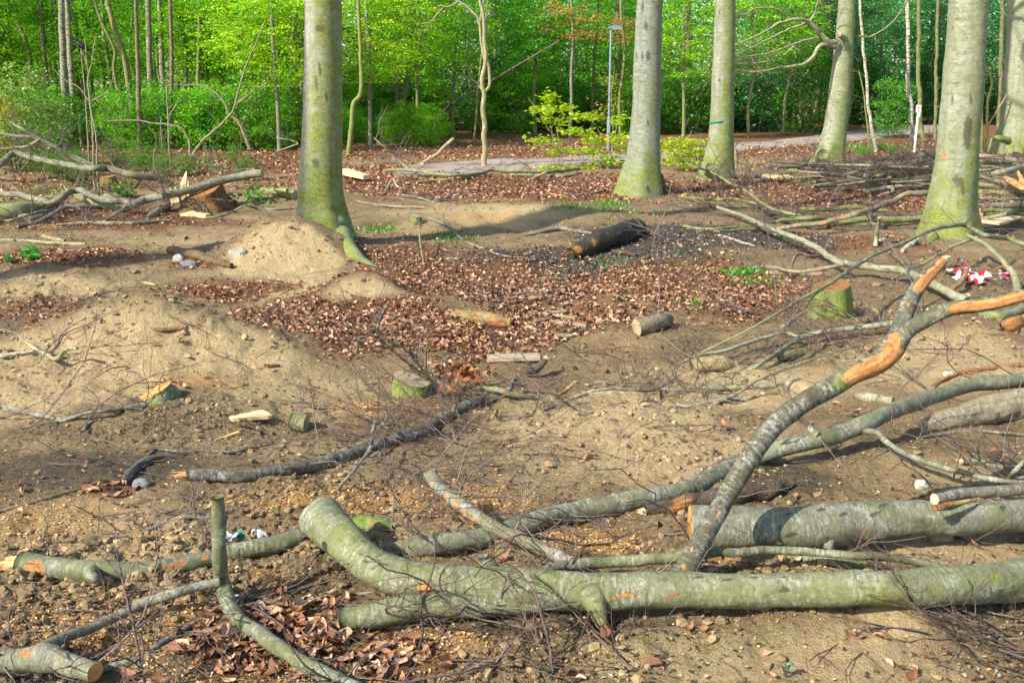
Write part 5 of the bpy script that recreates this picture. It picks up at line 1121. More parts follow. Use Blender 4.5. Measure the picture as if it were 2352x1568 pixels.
# bare dead stems in front of the left woods
DS = 'bare dead stems before the left woods'
def dead(label, zs, w, tint=(.44, .40, .26), f=v1, twigs=4):
    multi_tree('dead_sapling', label, 'dead stem', [S(f, z, w0, w1) for z, w0, w1 in zs], tint, 'bark', .2, DS, twigs=twigs, tw_len=.6)
dead('tall forked pale dead stem in front of the left woods', [([(655, 1330), (645, 1150), (638, 900), (622, 720), (608, 600), (608, 500), (595, 400), (585, 260)], 5, 2.5), ([(680, 1330), (670, 1150), (665, 980), (650, 880), (625, 740)], 4.5, 3), ([(612, 505), (635, 430), (645, 330), (658, 250)], 3, 2), ([(605, 470), (580, 390), (555, 340)], 2.5, 1.5), ([(610, 690), (540, 600), (460, 560), (370, 480)], 3, 1.5), ([(620, 700), (700, 660), (750, 620), (780, 530)], 2.5, 1.5)], 4)
dead('pale crooked dead stem right of the tall forked one', [([(775, 1140), (765, 1020), (745, 960), (715, 920), (690, 880)], 5, 3)], 4, (.52, .50, .42))
dead('thin straight pale dead stem behind the shattered stump', [([(1178, 1190), (1165, 1000), (1160, 850), (1152, 700), (1148, 590)], 4, 2.5), ([(1165, 800), (1200, 740), (1230, 685)], 2.5, 1.5), ([(1165, 830), (1140, 800), (1125, 780)], 2, 1.5)], 4)
dead('short thin dead stem left of the shattered stump', [([(1120, 1120), (1112, 950), (1105, 800)], 3.5, 2.5)], 3)
dead('white slanting dead stem over the left pile', [([(450, 1030), (400, 930), (330, 820), (290, 740), (240, 660), (180, 540)], 4.5, 2)], 3, (.52, .50, .44))
dead('grey arching dead stem reaching right over the thicket', [([(1310, 1100), (1305, 1000), (1285, 930), (1240, 880), (1160, 860), (1060, 850), (960, 832), (840, 830), (740, 835)], 6, 2.5)], 5, (.40, .36, .22))
dead('snapped leaning sapling with a sawn knee before the left woods', [([(1310, 1110), (1350, 1030), (1400, 970), (1500, 880), (1580, 800), (1620, 725), (1640, 640), (1680, 500), (1730, 380), (1780, 260), (1830, 140)], 8, 3), ([(1620, 730), (1720, 650), (1790, 600), (1840, 570)], 5, 2.5), ([(1720, 1030), (1690, 940), (1650, 850), (1590, 795)], 9, 8), ([(1580, 790), (1540, 700), (1470, 630), (1380, 590), (1270, 590)], 7, 3)], 6, (.34, .30, .14), twigs=16)
dead('bent grey dead branch beside the central beech', [([(1870, 1075), (1920, 1040), (2000, 1010), (2050, 990), (1990, 965), (1900, 950)], 4, 3)], 3, (.48, .46, .36))

# ------------------------------------------------------------------ deadfall in the middle distance
DF = 'deadfall lying along the path'
thing('fallen_branch', 'pale curved branch with cut tip rising from the middle deadfall', 'branch', [(964, 378, 6), (985, 365, 7, 24.8), (1001, 356, 8, 24.6), (1020, 337, 8, 24.5), (1042, 318, 8, 24.4)], (.50, .42, .28), moss=.05, ends=('round', 'cut'), group=DF)
thing('fallen_branch', 'slanting grey branch left in the middle deadfall', 'branch', [(941, 390, 6), (920, 372, 5, 23.6), (900, 355, 5, 23.6), (880, 335, 4, 23.5), (857, 316, 3, 23.5)], (.40, .37, .30), moss=.05, group=DF, twigs=10, tw_len=.9, tw_r=.008)
thing('fallen_branch', 'long horizontal mossy branch through the middle deadfall', 'branch', [(880, 392, 6), (914, 390, 7, .12), (967, 394, 8, .12), (1034, 403, 8, .12), (1101, 398, 8, .14), (1134, 391, 8, .16), (1217, 394, 9, .14), (1270, 394, 9, .12), (1330, 388, 8, .1)], (.30, .32, .17), moss=.5, group=DF, twigs=14, tw_len=.8, tw_r=.008)
thing('fallen_branch', 'yellow-green branch at the front of the middle deadfall', 'branch', [(957, 420, 7), (1000, 415, 8), (1050, 412, 8), (1117, 401, 7)], (.42, .42, .18), moss=.5, group=DF)
thing('fallen_branch', 'grey double branch right in the middle deadfall', 'branch', [(1170, 402, 6), (1230, 402, 8), (1300, 405, 7), (1330, 398, 5)], (.32, .33, .24), moss=.3, group=DF, sides=[([(1220, 412, 5), (1240, 402, 6, .12), (1260, 392, 6, .2)], dict(tint=(.55, .32, .14)))])
thing('fallen_branch', 'small forked pale stick below the middle deadfall', 'branch', [(884, 440, 5), (902, 413, 6, .14), (912, 427, 6, .08), (926, 436, 6)], (.52, .48, .32), moss=.1, group=DF)
thing('fallen_branch', 'long thin stick on the bare soil left of the sand ridge', 'branch', [(818, 463, 6), (860, 470, 7), (900, 474, 7), (975, 477, 6)], (.44, .34, .20), moss=0, group=DF)
thing('fallen_branch', 'thin dark branch parallel above the sand ridge', 'branch', [(880, 445, 4), (950, 452, 5), (1000, 464, 5), (1035, 452, 4)], (.25, .24, .18), moss=.1, group=DF, twigs=14, tw_len=.9, tw_r=.006)
thing('fallen_branch', 'thin branch reaching from the deadfall to the silver-grey beech', 'branch', [(1230, 452, 4), (1300, 448, 5), (1360, 445, 5), (1402, 433, 4)], (.25, .22, .15), moss=.1, group=DF, twigs=10, tw_len=.9, tw_r=.006)
thing('fallen_branch', 'orange torn stick on the litter before the silver-grey beech', 'branch', [(1262, 445, 5), (1285, 450, 6), (1305, 452, 4)], (.55, .28, .10), moss=0, group=DF)
thing('fallen_branch', 'grey curved root-like branch in front of the dark rotting log', 'branch', [(1200, 542, 5), (1235, 536, 7), (1262, 528, 10), (1290, 524, 11), (1320, 530, 9), (1360, 536, 6)], (.26, .22, .17), moss=.02, twigs=6, tw_len=.5, lump=.12)
thing('fallen_branch', 'slender grey twig trailing over leaves right of the central beech', 'branch', [(985, 500, 4), (1030, 520, 4, .1), (1060, 548, 4), (1100, 568, 4), (1160, 588, 4), (1210, 592, 3)], (.36, .36, .28), moss=.1, twigs=16, tw_len=.6)
thing('fallen_branch', 'drooping pale twig right of the tiny dark stump', 'branch', [(962, 512, 3, .25), (964, 545, 4, .2), (968, 575, 4, .1), (975, 615, 3)], (.36, .36, .26), moss=.2, twigs=10, tw_len=.5)

# ------------------------------------------------------------------ brushwood heap on the right
LAND = [(-999, 'at the left picture edge'), (40, 'left of the twin trunks'), (130, 'behind the twin trunks'), (185, 'left of the bowing trunk'), (245, 'behind the bowing trunk'), (310, 'behind the close pair of grey trunks'), (385, 'behind the red-brown pole trunk'), (440, 'above the snapped sapling'), (520, 'right of the snapped sapling'), (600, 'just left of the central beech'), (700, 'behind the central beech'), (790, 'right of the central beech'), (880, 'behind the leaning olive trunk'), (980, 'left of the twisted tree'), (1090, 'right of the twisted tree'), (1200, 'behind the left maple sapling'), (1320, 'left of the lamp post'), (1400, 'behind the lamp post'), (1440, 'behind the silver-grey beech'), (1530, 'between the silver-grey and slender beeches'), (1625, 'behind the slender beech'), (1700, 'right of the slender beech'), (1800, 'left of the leaning beech'), (1890, 'behind the leaning beech'), (1960, 'behind the leaning birch'), (2040, 'behind the signpost'), (2120, 'left of the massive beech'), (2180, 'behind the massive beech'), (2270, 'right of the massive beech'), (2330, 'at the right picture edge')]
def where(u): return [b for a, b in LAND if u >= a][-1]
BH = 'branches heaped on the right of the clearing'
heap = [
 ('mossy arched branch at the left end of the brushwood', [(1560, 452, 5), (1633, 458, 7, .15), (1691, 458, 7, .18), (1750, 471, 7, .16), (1793, 486, 7, .14), (1837, 497, 7, .1)], (.30, .33, .13), .7, 10),
 ('slanting mossy branch over the left end of the brushwood', [(1560, 368, 3, .6), (1600, 385, 4, .5), (1633, 395, 6, .4), (1677, 420, 7, .35), (1720, 443, 7, .3), (1750, 467, 8, .25), (1790, 484, 8, .2), (1830, 495, 8, .18), (1880, 502, 7, .14)], (.32, .34, .16), .6, 22),
 ('thick green branch in the middle of the brushwood', [(1834, 480, 9, .14), (1870, 481, 10, .16), (1910, 481, 10, .16), (1954, 477, 10, .18), (1998, 480, 9, .15), (2040, 484, 8, .12)], (.27, .30, .10), .9, 4),
 ('green humped branch in front of the brushwood middle', [(1770, 514, 8), (1785, 509, 9), (1823, 502, 10, .15), (1881, 502, 10, .15), (1910, 505, 8)], (.30, .32, .13), .8, 2),
 ('olive branch at the front left of the brushwood', [(1570, 520, 8), (1633, 528, 9), (1691, 522, 10), (1750, 518, 9)], (.26, .28, .11), .8, 4),
 ('grey branch with orange wounds rising right through the brushwood', [(1650, 532, 9), (1720, 528, 10), (1773, 527, 11), (1823, 519, 11, .12), (1881, 513, 12, .16), (1925, 502, 12, .2), (1983, 487, 13, .25), (2003, 481, 13, .28), (2047, 465, 14, .32), (2082, 447, 14, .4), (2141, 443, 13, .4), (2200, 440, 11, .4)], (.30, .26, .19), .2, 6),
 ('straight grey branch at the front right of the brushwood', [(1900, 516, 9), (1960, 513, 11), (2033, 515, 12), (2120, 510, 12), (2180, 508, 11)], (.30, .32, .24), .3, 4),
 ('green log behind the straight grey branch of the brushwood', [(1900, 508, 12, .12), (1960, 505, 15, .15), (2040, 504, 16, .15), (2120, 502, 15, .14)], (.26, .29, .13), .8, 0),
 ('long thin grey branch at the back of the brushwood', [(1780, 372, 4, .6), (1830, 376, 5, .55), (1900, 378, 6, .5), (1960, 379, 7, .5), (2047, 383, 7, .5), (2147, 389, 7, .4)], (.30, .30, .23), .2, 22),
 ('curved back branch of the brushwood bending upward left', [(1940, 402, 6, .3), (1965, 396, 7, .35), (2004, 388, 7, .4), (2077, 385, 7, .4), (2150, 392, 6, .35)], (.30, .32, .20), .4, 16),
 ('mossy branch third row from the back of the brushwood', [(1990, 402, 7, .3), (2030, 400, 8, .3), (2077, 397, 8, .3), (2147, 397, 7, .3)], (.30, .33, .16), .6, 8),
 ('grey branch low in the back of the brushwood', [(1900, 412, 7, .2), (1960, 410, 9, .22), (2047, 409, 9, .24), (2123, 414, 8, .2)], (.28, .28, .21), .2, 14),
 ('greenish branch at the brushwood centre right', [(1960, 424, 6), (2004, 423, 9, .12), (2077, 420, 10, .14), (2135, 426, 9, .12)], (.29, .31, .17), .5, 6),
 ('brown thin branch in front of the small mossy stump', [(1788, 428, 4), (1823, 423, 6), (1895, 427, 7), (1954, 435, 7), (2025, 439, 7), (2060, 434, 5)], (.30, .24, .15), .1, 8),
 ('dark branch under the small stump', [(1690, 418, 5), (1740, 414, 6), (1800, 412, 6, .1), (1880, 404, 6, .2), (1950, 402, 5, .2)], (.22, .20, .15), .2, 22),
 ('grey branch tip lying on the red leaves', [(1852, 455, 4), (1880, 448, 6), (1898, 440, 6, .12)], (.40, .38, .30), .05, 2),
 ('dark branch crossing steeply behind the massive beech foot', [(1980, 470, 4), (2005, 458, 5, .1), (2030, 446, 6, .15), (2055, 440, 6, .2)], (.24, .22, .15), .1, 6),
 ('slanting pale branch tip in front of the signpost', [(2116, 343, 5, .9), (2135, 354, 7, .7), (2160, 366, 8, .5), (2200, 380, 8, .4)], (.40, .39, .36), .05, 4),
 ('dark log behind the brushwood below the signpost', [(2071, 367, 9, .15), (2100, 360, 12, .2), (2130, 355, 11, .25), (2160, 352, 9, .25)], (.17, .15, .11), .2, 8),
 ('grey log below the slanting tip in the brushwood', [(2085, 375, 8, .15), (2120, 368, 10, .2), (2150, 364, 10, .2)], (.32, .31, .28), .1, 6),
 ('pale grey limb right of the massive beech, topmost', [(2240, 357, 9, .3), (2295, 362, 11, .3), (2352, 373, 12, .3), (2430, 385, 12, .3)], (.38, .36, .32), .1, 8),
 ('pale limb rising right beside the orange splinters', [(2235, 405, 10, .2), (2260, 404, 12, .22), (2310, 394, 14, .3), (2352, 384, 15, .35), (2430, 370, 15, .4)], (.36, .37, .26), .3, 4),
 ('grey branch sloping down under the orange splinters', [(2200, 392, 7, .3), (2241, 400, 8, .3), (2304, 420, 9, .25), (2352, 432, 9, .2), (2430, 444, 9, .2)], (.36, .36, .31), .1, 6),
 ('green branch with orange wounds right of the massive beech', [(2200, 421, 10, .15), (2240, 423, 11, .15), (2300, 428, 11, .15), (2360, 434, 11, .15), (2440, 440, 11)], (.33, .33, .16), .5, 4),
 ('mossy log lowest but one right of the massive beech', [(2200, 440, 10), (2245, 441, 12), (2340, 444, 13), (2430, 446, 12)], (.28, .30, .13), .8, 2),
 ('grey-green thick limb right of the massive beech foot', [(2190, 470, 12), (2237, 472, 14), (2300, 473, 15), (2360, 470, 15), (2450, 466, 15)], (.29, .31, .20), .5, 4),
 ('thin grey limb curving up to the right edge', [(2200, 510, 8), (2237, 505, 9), (2295, 496, 10, .12), (2352, 482, 10, .2), (2430, 462, 10, .3)], (.31, .32, .25), .2, 4),
 ('broad green log in front right of the massive beech', [(2200, 488, 13), (2260, 490, 16), (2340, 488, 16), (2440, 484, 16)], (.28, .30, .14), .7, 2),
]
for i, (lab, pts, tint, moss, tw) in enumerate(heap):
    pa = []
    if 'orange wounds' in lab: pa = [(u+6, v, 7, .9, 1) for u, v, *_ in pts[2:-1]]
    thing('brushwood_branch', lab, 'branch', pts, tint, moss=moss, twigs=int(tw*1.6)+3, tw_len=.9, tw_r=.006, tw_depth=2, group=BH, patches=pa, ends=('round', 'cutold') if i % 3 else ('round', 'break'), wood='split' if i % 3 == 0 else 'cut', knots=4, tw_up=.4)
# a further layer of thin brushwood under the main branches, each a branch of its own
rs = np.random.default_rng(61)
for i in range(60):
    if i < 42: u, v = rs.uniform(1850, 2150), rs.uniform(376, 434)
    else: u, v = rs.uniform(2240, 2400), rs.uniform(352, 500)
    L = rs.uniform(60, 150); a = rs.normal(0, .10); w = rs.uniform(3.5, 7.5); lf = rs.uniform(.04, .35)
    pts = [(u+L*t, v+L*t*a+rs.normal(0, 1.5), w*(.65+.5*t if i % 2 else 1.15-.5*t), max(.03, lf+rs.normal(0, .05))) for t in (-.8, -.3, .2, .7)]
    ti = random.choice([(.26, .25, .19), (.30, .31, .2), (.22, .19, .14), (.34, .33, .28), (.26, .29, .13)]); tn = {.19: 'brownish', .2: 'greenish', .14: 'dark brown', .28: 'pale grey', .13: 'mossy'}[ti[2]]
    thing('brushwood_branch', f'{"very thin" if w < 5 else "finger-thick"} {tn} brushwood branch, {"upper" if lf > .22 else "lower"} {"back" if v < 400 else "front"}, {where(u)}', 'branch', pts, ti, moss=float(rs.uniform(0, .6)), twigs=6, tw_len=.8, tw_r=.005, group='thin branches buried in the brushwood', wob=.4)
# ------------------------------------------------------------------ foliage meshes shared by the woods
def leaf_quads(Pc, size, rs, flat=.55, fold=.25):
    """folded diamond leaves at points Pc"""
    n = len(Pc); size = np.broadcast_to(size, (n,))
    a = rs.uniform(0, 2*np.pi, n); t = np.stack([np.cos(a), np.sin(a), rs.normal(0, flat*.7, n)], 1); t /= np.linalg.norm(t, axis=1)[:, None]
    up = np.stack([rs.normal(0, flat, n), rs.normal(0, flat, n), np.ones(n)], 1)
    s = np.cross(t, up); s /= np.linalg.norm(s, axis=1)[:, None]; nn = np.cross(s, t)
    L = (size*.5)[:, None]; W = (size*.33)[:, None]; f = (size*fold*rs.uniform(.2, 1, n))[:, None]
    V = np.stack([Pc-t*L, Pc+s*W+nn*f, Pc+t*L, Pc-s*W+nn*f], 1).reshape(-1, 3)
    i = np.arange(n)[:, None]*4
    F = np.concatenate([i+np.array([[0, 1, 2]]), i+np.array([[0, 2, 3]])])
    return V, F
def foliage(name, seed, dims, sprays, per, leaf, spray_r, tier=.25, low=0.0, shape='egg'):
    rs = np.random.default_rng(seed); P = []; R = []
    for k in range(sprays):
        while True:
            q = rs.uniform(-1, 1, 3)
            if shape == 'egg' and q[0]**2+q[1]**2+(q[2]*.95)**2 < 1 and (q[0]**2+q[1]**2+q[2]**2 > .18): break
            if shape == 'tier' and q[0]**2+q[1]**2 < 1-.4*max(q[2], 0): break
        c = q*np.array(dims)*.5; c[2] += dims[2]*.5+low
        m = rs.integers(int(per*.5), int(per*1.5)); sr = spray_r*rs.uniform(.6, 1.4)
        d = np.stack([rs.normal(0, 1, m), rs.normal(0, 1, m), rs.normal(0, tier, m)], 1)*sr*.6
        ax = rs.uniform(0, 6.28); sl = rs.normal(0, .25)
        d[:, 2] += (d[:, 0]*math.cos(ax)+d[:, 1]*math.sin(ax))*sl-.25*np.hypot(d[:, 0], d[:, 1])**2/sr
        P.append(c+d); h = rs.uniform(0, 1); v = rs.uniform(.1, .9)
        R.append(np.stack([np.clip(h+rs.normal(0, .2, m), 0, 1), np.clip(v+rs.normal(0, .22, m), 0, 1), rs.uniform(0, 1, m)], 1))
    P = np.concatenate(P); R = np.concatenate(R); P[:, 2] = np.maximum(P[:, 2], .03)
    V, F = leaf_quads(P, leaf*rs.uniform(.65, 1.3, len(P)), rs)
    me = mk_mesh(name, V, F, {'rnd': np.repeat(R, 4, 0)}, False); me.materials.append(M['leaf']); return me
FA = [foliage('crown_spray', 100+i, (3.4, 3.0, 3.4), 170, 60, .085, .40, .16) for i in range(3)]
FB = [foliage('bush_foliage', 120+i, (2.4, 2.0, 2.1), 120, 48, .075, .30, .35) for i in range(3)]
FC = [foliage('crown_tall', 140+i, (3.4, 3.2, 5.2), 190, 50, .09, .46, .22) for i in range(3)]
FD = [foliage('crown_top', 160+i, (4.6, 4.6, 4.5), 130, 26, .17, .6, .3) for i in range(2)]
FE = [foliage('crown_sparse', 180+i, (3.0, 2.4, 1.3), 34, 40, .085, .40, .14) for i in range(3)]
# shared trunks
TR = []
for i in range(6):
    r_ = np.random.default_rng(200+i)
    P = np.array([[0, 0, -.3], [0, 0, .1], *[[r_.normal(0, .05)*z**.6, r_.normal(0, .05)*z**.6, z] for z in (1.2, 2.6, 4.0, 6.0, 8.5)]])
    V, F, mask, bc, E, core = tube(P, np.array([.14, .12, .105, .10, .092, .08, .05]), 9, 300+i, .06, 0, moss=lambda P, s, th, V: np.clip(.35+.5*np.cos(th+1)[None]+.4*np.exp(-P[:, 2:3]/1.0), 0, 1), wob=.15)
    TR.append(mk_mesh('trunk', V, F, {'mask': mask, 'bc': bc}))
def stems_mesh(seed, n=7, h=1.6):
    mb = MB(); rs = np.random.default_rng(seed)
    for i in range(n):
        a = rs.uniform(0, 6.28); P = np.array([[.12*math.cos(a), .12*math.sin(a), -.05], [.3*math.cos(a), .3*math.sin(a), h*.5], [.75*math.cos(a), .75*math.sin(a), h]])
        P, R = resample(P, [.016, .011, .005], .25); add_thin(mb, P, R, 4, rs.uniform(.3, 1))
    me = mb.mesh('stems'); me.materials.append(M['litter']); return me
ST = [stems_mesh(i) for i in range(2)]
def newempty(name, p): o = bpy.data.objects.new(name, None); C.objects.link(o); o.location = p; return o
def put_copy(name, me, par, col=None, sc_=(1, 1, 1), rz=0, z=0, m=None):
    o = bpy.data.objects.new(name, me); C.objects.link(o); o.parent = par; o.scale = sc_; o.rotation_euler = (0, 0, rz); o.location = (0, 0, z)
    if m is not None and not me.materials: me.materials.append(m)
    if col is not None: o.color = (*col, 1)
    return o
rs = np.random.default_rng(77)
def ground_pt(u, Y):
    d = ray(u, 300); X = d[0]/d[1]*Y; return np.array([X, Y, float(H(X, Y))])
LG = lambda k: tuple(np.array(k)*rs.uniform(.8, 1.2))
YEL = (.36, .60, .012); MID = (.17, .44, .012); DEEP = (.085, .27, .014); BLUE = (.06, .27, .06); COP = (.46, .27, .05); LIME = (.28, .56, .014)
def wood_tree(label, group, u, Y, r, tint, lean=0, top=True, crown=None, col=MID, name='woodland_tree', cz=2.0, cs=1.0, csz=None):
    p = ground_pt(u, Y); e = newempty(name, p); tag(e, label, 'tree', group)
    tr = put_copy('trunk', TR[rs.integers(6)], e, tint, (r/.1, r/.1, rs.uniform(.95, 1.4)), rs.uniform(0, 6.28), 0, M['bark'])
    if lean: e.rotation_euler = (0, lean, 0)
    if top and rs.random() < .22: put_copy('crown', FD[rs.integers(2)], e, LG(MID), (.9, .9, 1), rs.uniform(0, 6.28), rs.uniform(7.5, 9.5))
    if crown is not None: put_copy('low_crown', crown[rs.integers(3)], e, col, (cs, cs, csz or cs), rs.uniform(0, 6.28), cz)
def bush(label, group, u, Y, col, s=1.0, me=None, name='shrub', sz=None):
    p = ground_pt(u, Y); e = newempty(name, p); tag(e, label, 'shrub', group)
    put_copy('stems', ST[rs.integers(2)], e, None, (s, s, s))
    put_copy('foliage', (me or FB)[rs.integers(3)], e, col, (s, s, sz or s), rs.uniform(0, 6.28))
GB = (.21, .20, .14); GD = (.13, .12, .085); GY = (.30, .29, .21); RB = (.16, .095, .06)
def tone_of(t): return {GB: 'brownish', GD: 'dark', GY: 'pale grey'}.get(t, 'olive')
def row(Y, a, b): return 'near' if Y < a else 'mid-distance' if Y < b else 'far'
def trunk_label(u, Y, r, tint, lean, a, b):
    w = 'thin' if r < .065 else 'slim' if r < .085 else 'sturdy'
    l = 'leaning' if abs(lean) > .04 else 'upright'
    return f'{row(Y, a, b)} {w} {l} {tone_of(tint)} trunk {where(u)}'
def bush_label(u, Y, col, s, a, b):
    c = 'yellow-green' if col[0] > .16 else 'dark green' if col[1] < .2 else 'mid-green'
    return f'{row(Y, a, b)} {"small" if s < .9 else "large" if s > 1.25 else "medium"} {c} shrub {where(u)}'
# trunks of the left woods that stand out
def px_tree(label, z, w0, w1, tint, Y, m='bark', group='trunks of the left woods', moss=.5):
    u, v = z[0]; g = ground_pt(u, Y)
    e = newempty('woodland_tree', g); tag(e, label, 'tree', group)
    pts = [(u, v, w0+(w1-w0)*i/(len(z)-1), Y) for i, (u, v) in enumerate(z)]
    P, R = px_pts(pts); P = np.concatenate([[g-np.array([0, 0, .2])], P]) if P[0][2] > g[2] else P; R = np.concatenate([[R[0]*1.1], R]) if len(R) < len(P) else R
    d = P[-1]-P[-2]; d /= np.linalg.norm(d); P = np.concatenate([P, [P[-1]+d*4]]); R = np.concatenate([R, [R[-1]*.5]])
    _seed[0] += 1
    V, F, mask, bc, E, core = tube(P-g, R, 12, _seed[0], .06, 3, moss=moss, wob=.15)
    link('trunk', mk_mesh('trunk', V, F, {'mask': mask, 'bc': bc}), M[m], e, tint)
px_tree('stout grey trunk, left of the twin trunks in the left woods', [(150, 283), (147, 180), (143, 80), (140, -15)], 16, 14, GY, 32, 'birch', moss=.15)
px_tree('pale dappled trunk, right of the twin trunks in the left woods', [(172, 283), (165, 180), (158, 80), (153, -15)], 14, 11, GY, 33, 'birch', moss=.2)
px_tree('leaning brown-green trunk bowing to the left in the left woods', [(305, 300), (300, 220), (283, 127), (263, 67), (250, 20), (244, -20)], 14, 11, (.26, .22, .11), 33)
px_tree('thin dark crooked trunk beside the bowing one in the left woods', [(282, 260), (262, 165), (264, 118), (240, 65), (222, 20), (212, -20)], 8, 6, (.17, .13, .07), 32.5)
px_tree('straight grey trunk, left of the close pair in the left woods', [(346, 300), (345, 200), (342, 100), (340, -15)], 14, 12, GY, 34, 'birch', moss=.3)
px_tree('straight grey trunk, right of the close pair in the left woods', [(376, 300), (374, 200), (370, 100), (366, -15)], 14, 11, GY, 35, 'birch', moss=.3)
px_tree('red-brown pole-like trunk in the middle of the left woods', [(391, 350), (394, 200), (394, 100), (390, -15)], 9, 9, RB, 32, moss=.1)
px_tree('dark olive trunk over the snapped sapling in the left woods', [(456, 345), (455, 200), (457, 100), (458, -15)], 9, 8, (.15, .15, .07), 34)
px_tree('dark trunk at the far left woods edge', [(112, 300), (108, 200), (98, 80), (92, -15)], 10, 9, GD, 36)
px_tree('slender dark trunk behind the snapped sapling', [(530, 345), (526, 200), (520, 80), (518, -15)], 8, 7, GD, 35)
px_tree('pale slender trunk just left of the central beech', [(690, 345), (692, 240), (694, 100), (696, -15)], 8, 7, GY, 36, 'birch', moss=.1)
px_tree('low brown tree butt behind the dead stems', [(322, 358), (320, 300), (318, 200), (314, 60)], 13, 9, RB, 31.5, moss=.2)
CW = 'trunks of the middle woods'
px_tree('mossy crooked trunk right behind the central beech', [(800, 365), (806, 300), (812, 240), (829, 210), (828, 120), (822, -15)], 13, 8, (.25, .25, .09), 29, group=CW, moss=.8)
px_tree('thick olive trunk leaning right in the middle woods', [(912, 300), (919, 270), (931, 200), (941, 100), (950, -15)], 16, 12, (.27, .25, .14), 40, group=CW)
px_tree('slim straight trunk left of the leaning olive trunk', [(911, 290), (913, 170), (915, 60), (916, -15)], 9, 7, (.22, .20, .12), 41, group=CW)
px_tree('thin leaning green stem left of the twisted pale tree', [(1084, 345), (1092, 290), (1098, 200), (1106, 130)], 6, 4, (.25, .27, .10), 36, group=CW, moss=.8)
px_tree('dark bent leaning tree left of the twisted pale tree', [(987, 342), (994, 310), (1004, 280), (1024, 250), (1046, 235), (1068, 222)], 8, 6, (.12, .075, .05), 38, group=CW, moss=.05)
px_tree('thick dark trunk behind the lamp post', [(1418, 330), (1418, 250), (1418, 150), (1420, -15)], 16, 14, (.12, .10, .07), 44, group=CW)
px_tree('big red-brown trunk between two beeches far behind the path', [(1582, 300), (1581, 220), (1579, 120), (1577, -15)], 22, 19, (.20, .115, .07), 46, group=CW, moss=.1)
px_tree('far dark trunk beside the leaning beech', [(1760, 300), (1762, 200), (1766, 60), (1768, -15)], 9, 8, GD, 50, group=CW)
px_tree('dark sloping trunk beyond the path on the right', [(1798, 262), (1825, 235), (1850, 200), (1880, 160)], 6, 5, (.09, .08, .05), 48, group=CW)
# many more thin trunks
for i in range(96):
    u = rs.uniform(-60, 690); Y = rs.uniform(34, 62); r = rs.uniform(.045, .10); ti = random.choice([GB, GD, GY, (.22, .23, .10)]); le = rs.normal(0, .035)
    wood_tree(trunk_label(u, Y, r, ti, le, 42, 52), 'thin trunks crowding the left woods', u, Y, r, ti, le, True, FC if rs.random() < .42 else None, LG([MID, LIME][i % 2]), cz=2.0)
for i in range(30):
    u = rs.uniform(800, 1640); Y = rs.uniform(44, 66); r = rs.uniform(.05, .12); ti = random.choice([GB, GD, GY]); le = rs.normal(0, .03)
    wood_tree(trunk_label(u, Y, r, ti, le, 51, 58), 'thin trunks in the middle woods', u, Y, r, ti, le, True, FC if rs.random() < .8 else None, LG([(.11, .34, .014), (.2, .46, .014)][i % 2]), cz=1.6)
for i in range(26):
    u = rs.uniform(1690, 2400); Y = rs.uniform(48, 74); r = rs.uniform(.05, .11); ti = random.choice([GB, GD, (.22, .23, .10)]); le = rs.normal(0, .03)
    wood_tree(trunk_label(u, Y, r, ti, le, 56, 65), 'thin trunks in the right woods', u, Y, r, ti, le, True, FC if rs.random() < .75 else None, LG(BLUE), cz=2.0)
# bright young beeches
YB = 'bright green young beeches'
for u, Y, cz, cs, col, lab in [(640, 30.5, 1.9, .95, YEL, 'bright yellow-green young beech hanging left of the central trunk'), (560, 33, 2.3, 1.0, LIME, 'lime young beech further left of the central trunk'), (850, 33, 2.0, 1.05, YEL, 'yellow-green young beech right of the central trunk'), (470, 36, 2.6, 1.05, LIME, 'young beech over the snapped sapling'), (960, 37, 2.3, 1.1, LIME, 'young beech right of the leaning olive trunk'), (690, 36, 3.0, 1.1, YEL, 'tall young beech behind the central trunk'), (780, 38, 1.4, 1.0, LIME, 'low young beech behind the crooked mossy trunk'), (1040, 40, 2.2, 1.1, LIME, 'young beech behind the twisted pale tree')]:
    wood_tree(lab, YB, u, Y, .06, GB, 0, False, FA, col, 'young_beech', cz, cs)
for u, Y, cz, cs, col, lab in [(1230, 42, 2.4, 1.2, (.12, .40, .015), 'deep green young tree left above the maple sapling'), (1360, 44, 2.2, 1.3, (.13, .42, .02), 'deep green young tree left of the lamp post'), (1310, 40, 3.7, 1.15, COP, 'young tree with copper-orange spring leaves at the top edge'), (1425, 41, 3.6, .8, COP, 'second copper-leaved young tree near the lamp head'), (1570, 38, 2.2, 1.0, LIME, 'light green young tree between the two grey beeches'), (1720, 40, 2.4, 1.1, (.26, .54, .02), 'bright green young tree right of the slender beech'), (1800, 43, 2.6, 1.2, (.22, .50, .02), 'green young tree left of the leaning beech'), (2010, 50, 2.0, 1.3, (.10, .34, .05), 'bluish green young tree behind the leaning birch'), (2120, 54, 2.6, 1.3, BLUE, 'blue-green young tree behind the signpost'), (2280, 56, 2.0, 1.3, BLUE, 'blue-green young tree at the right edge of the woods'), (1860, 47, 1.4, 1.2, (.05, .14, .02), 'dark green tree beyond the path left of the leaning beech')]:
    wood_tree(lab, 'young trees beyond the path', u, Y, .06, GB, 0, False, FE if col is COP else FA if col is LIME else FC if cz < 2.3 else FA, col, 'young_tree', cz, cs)
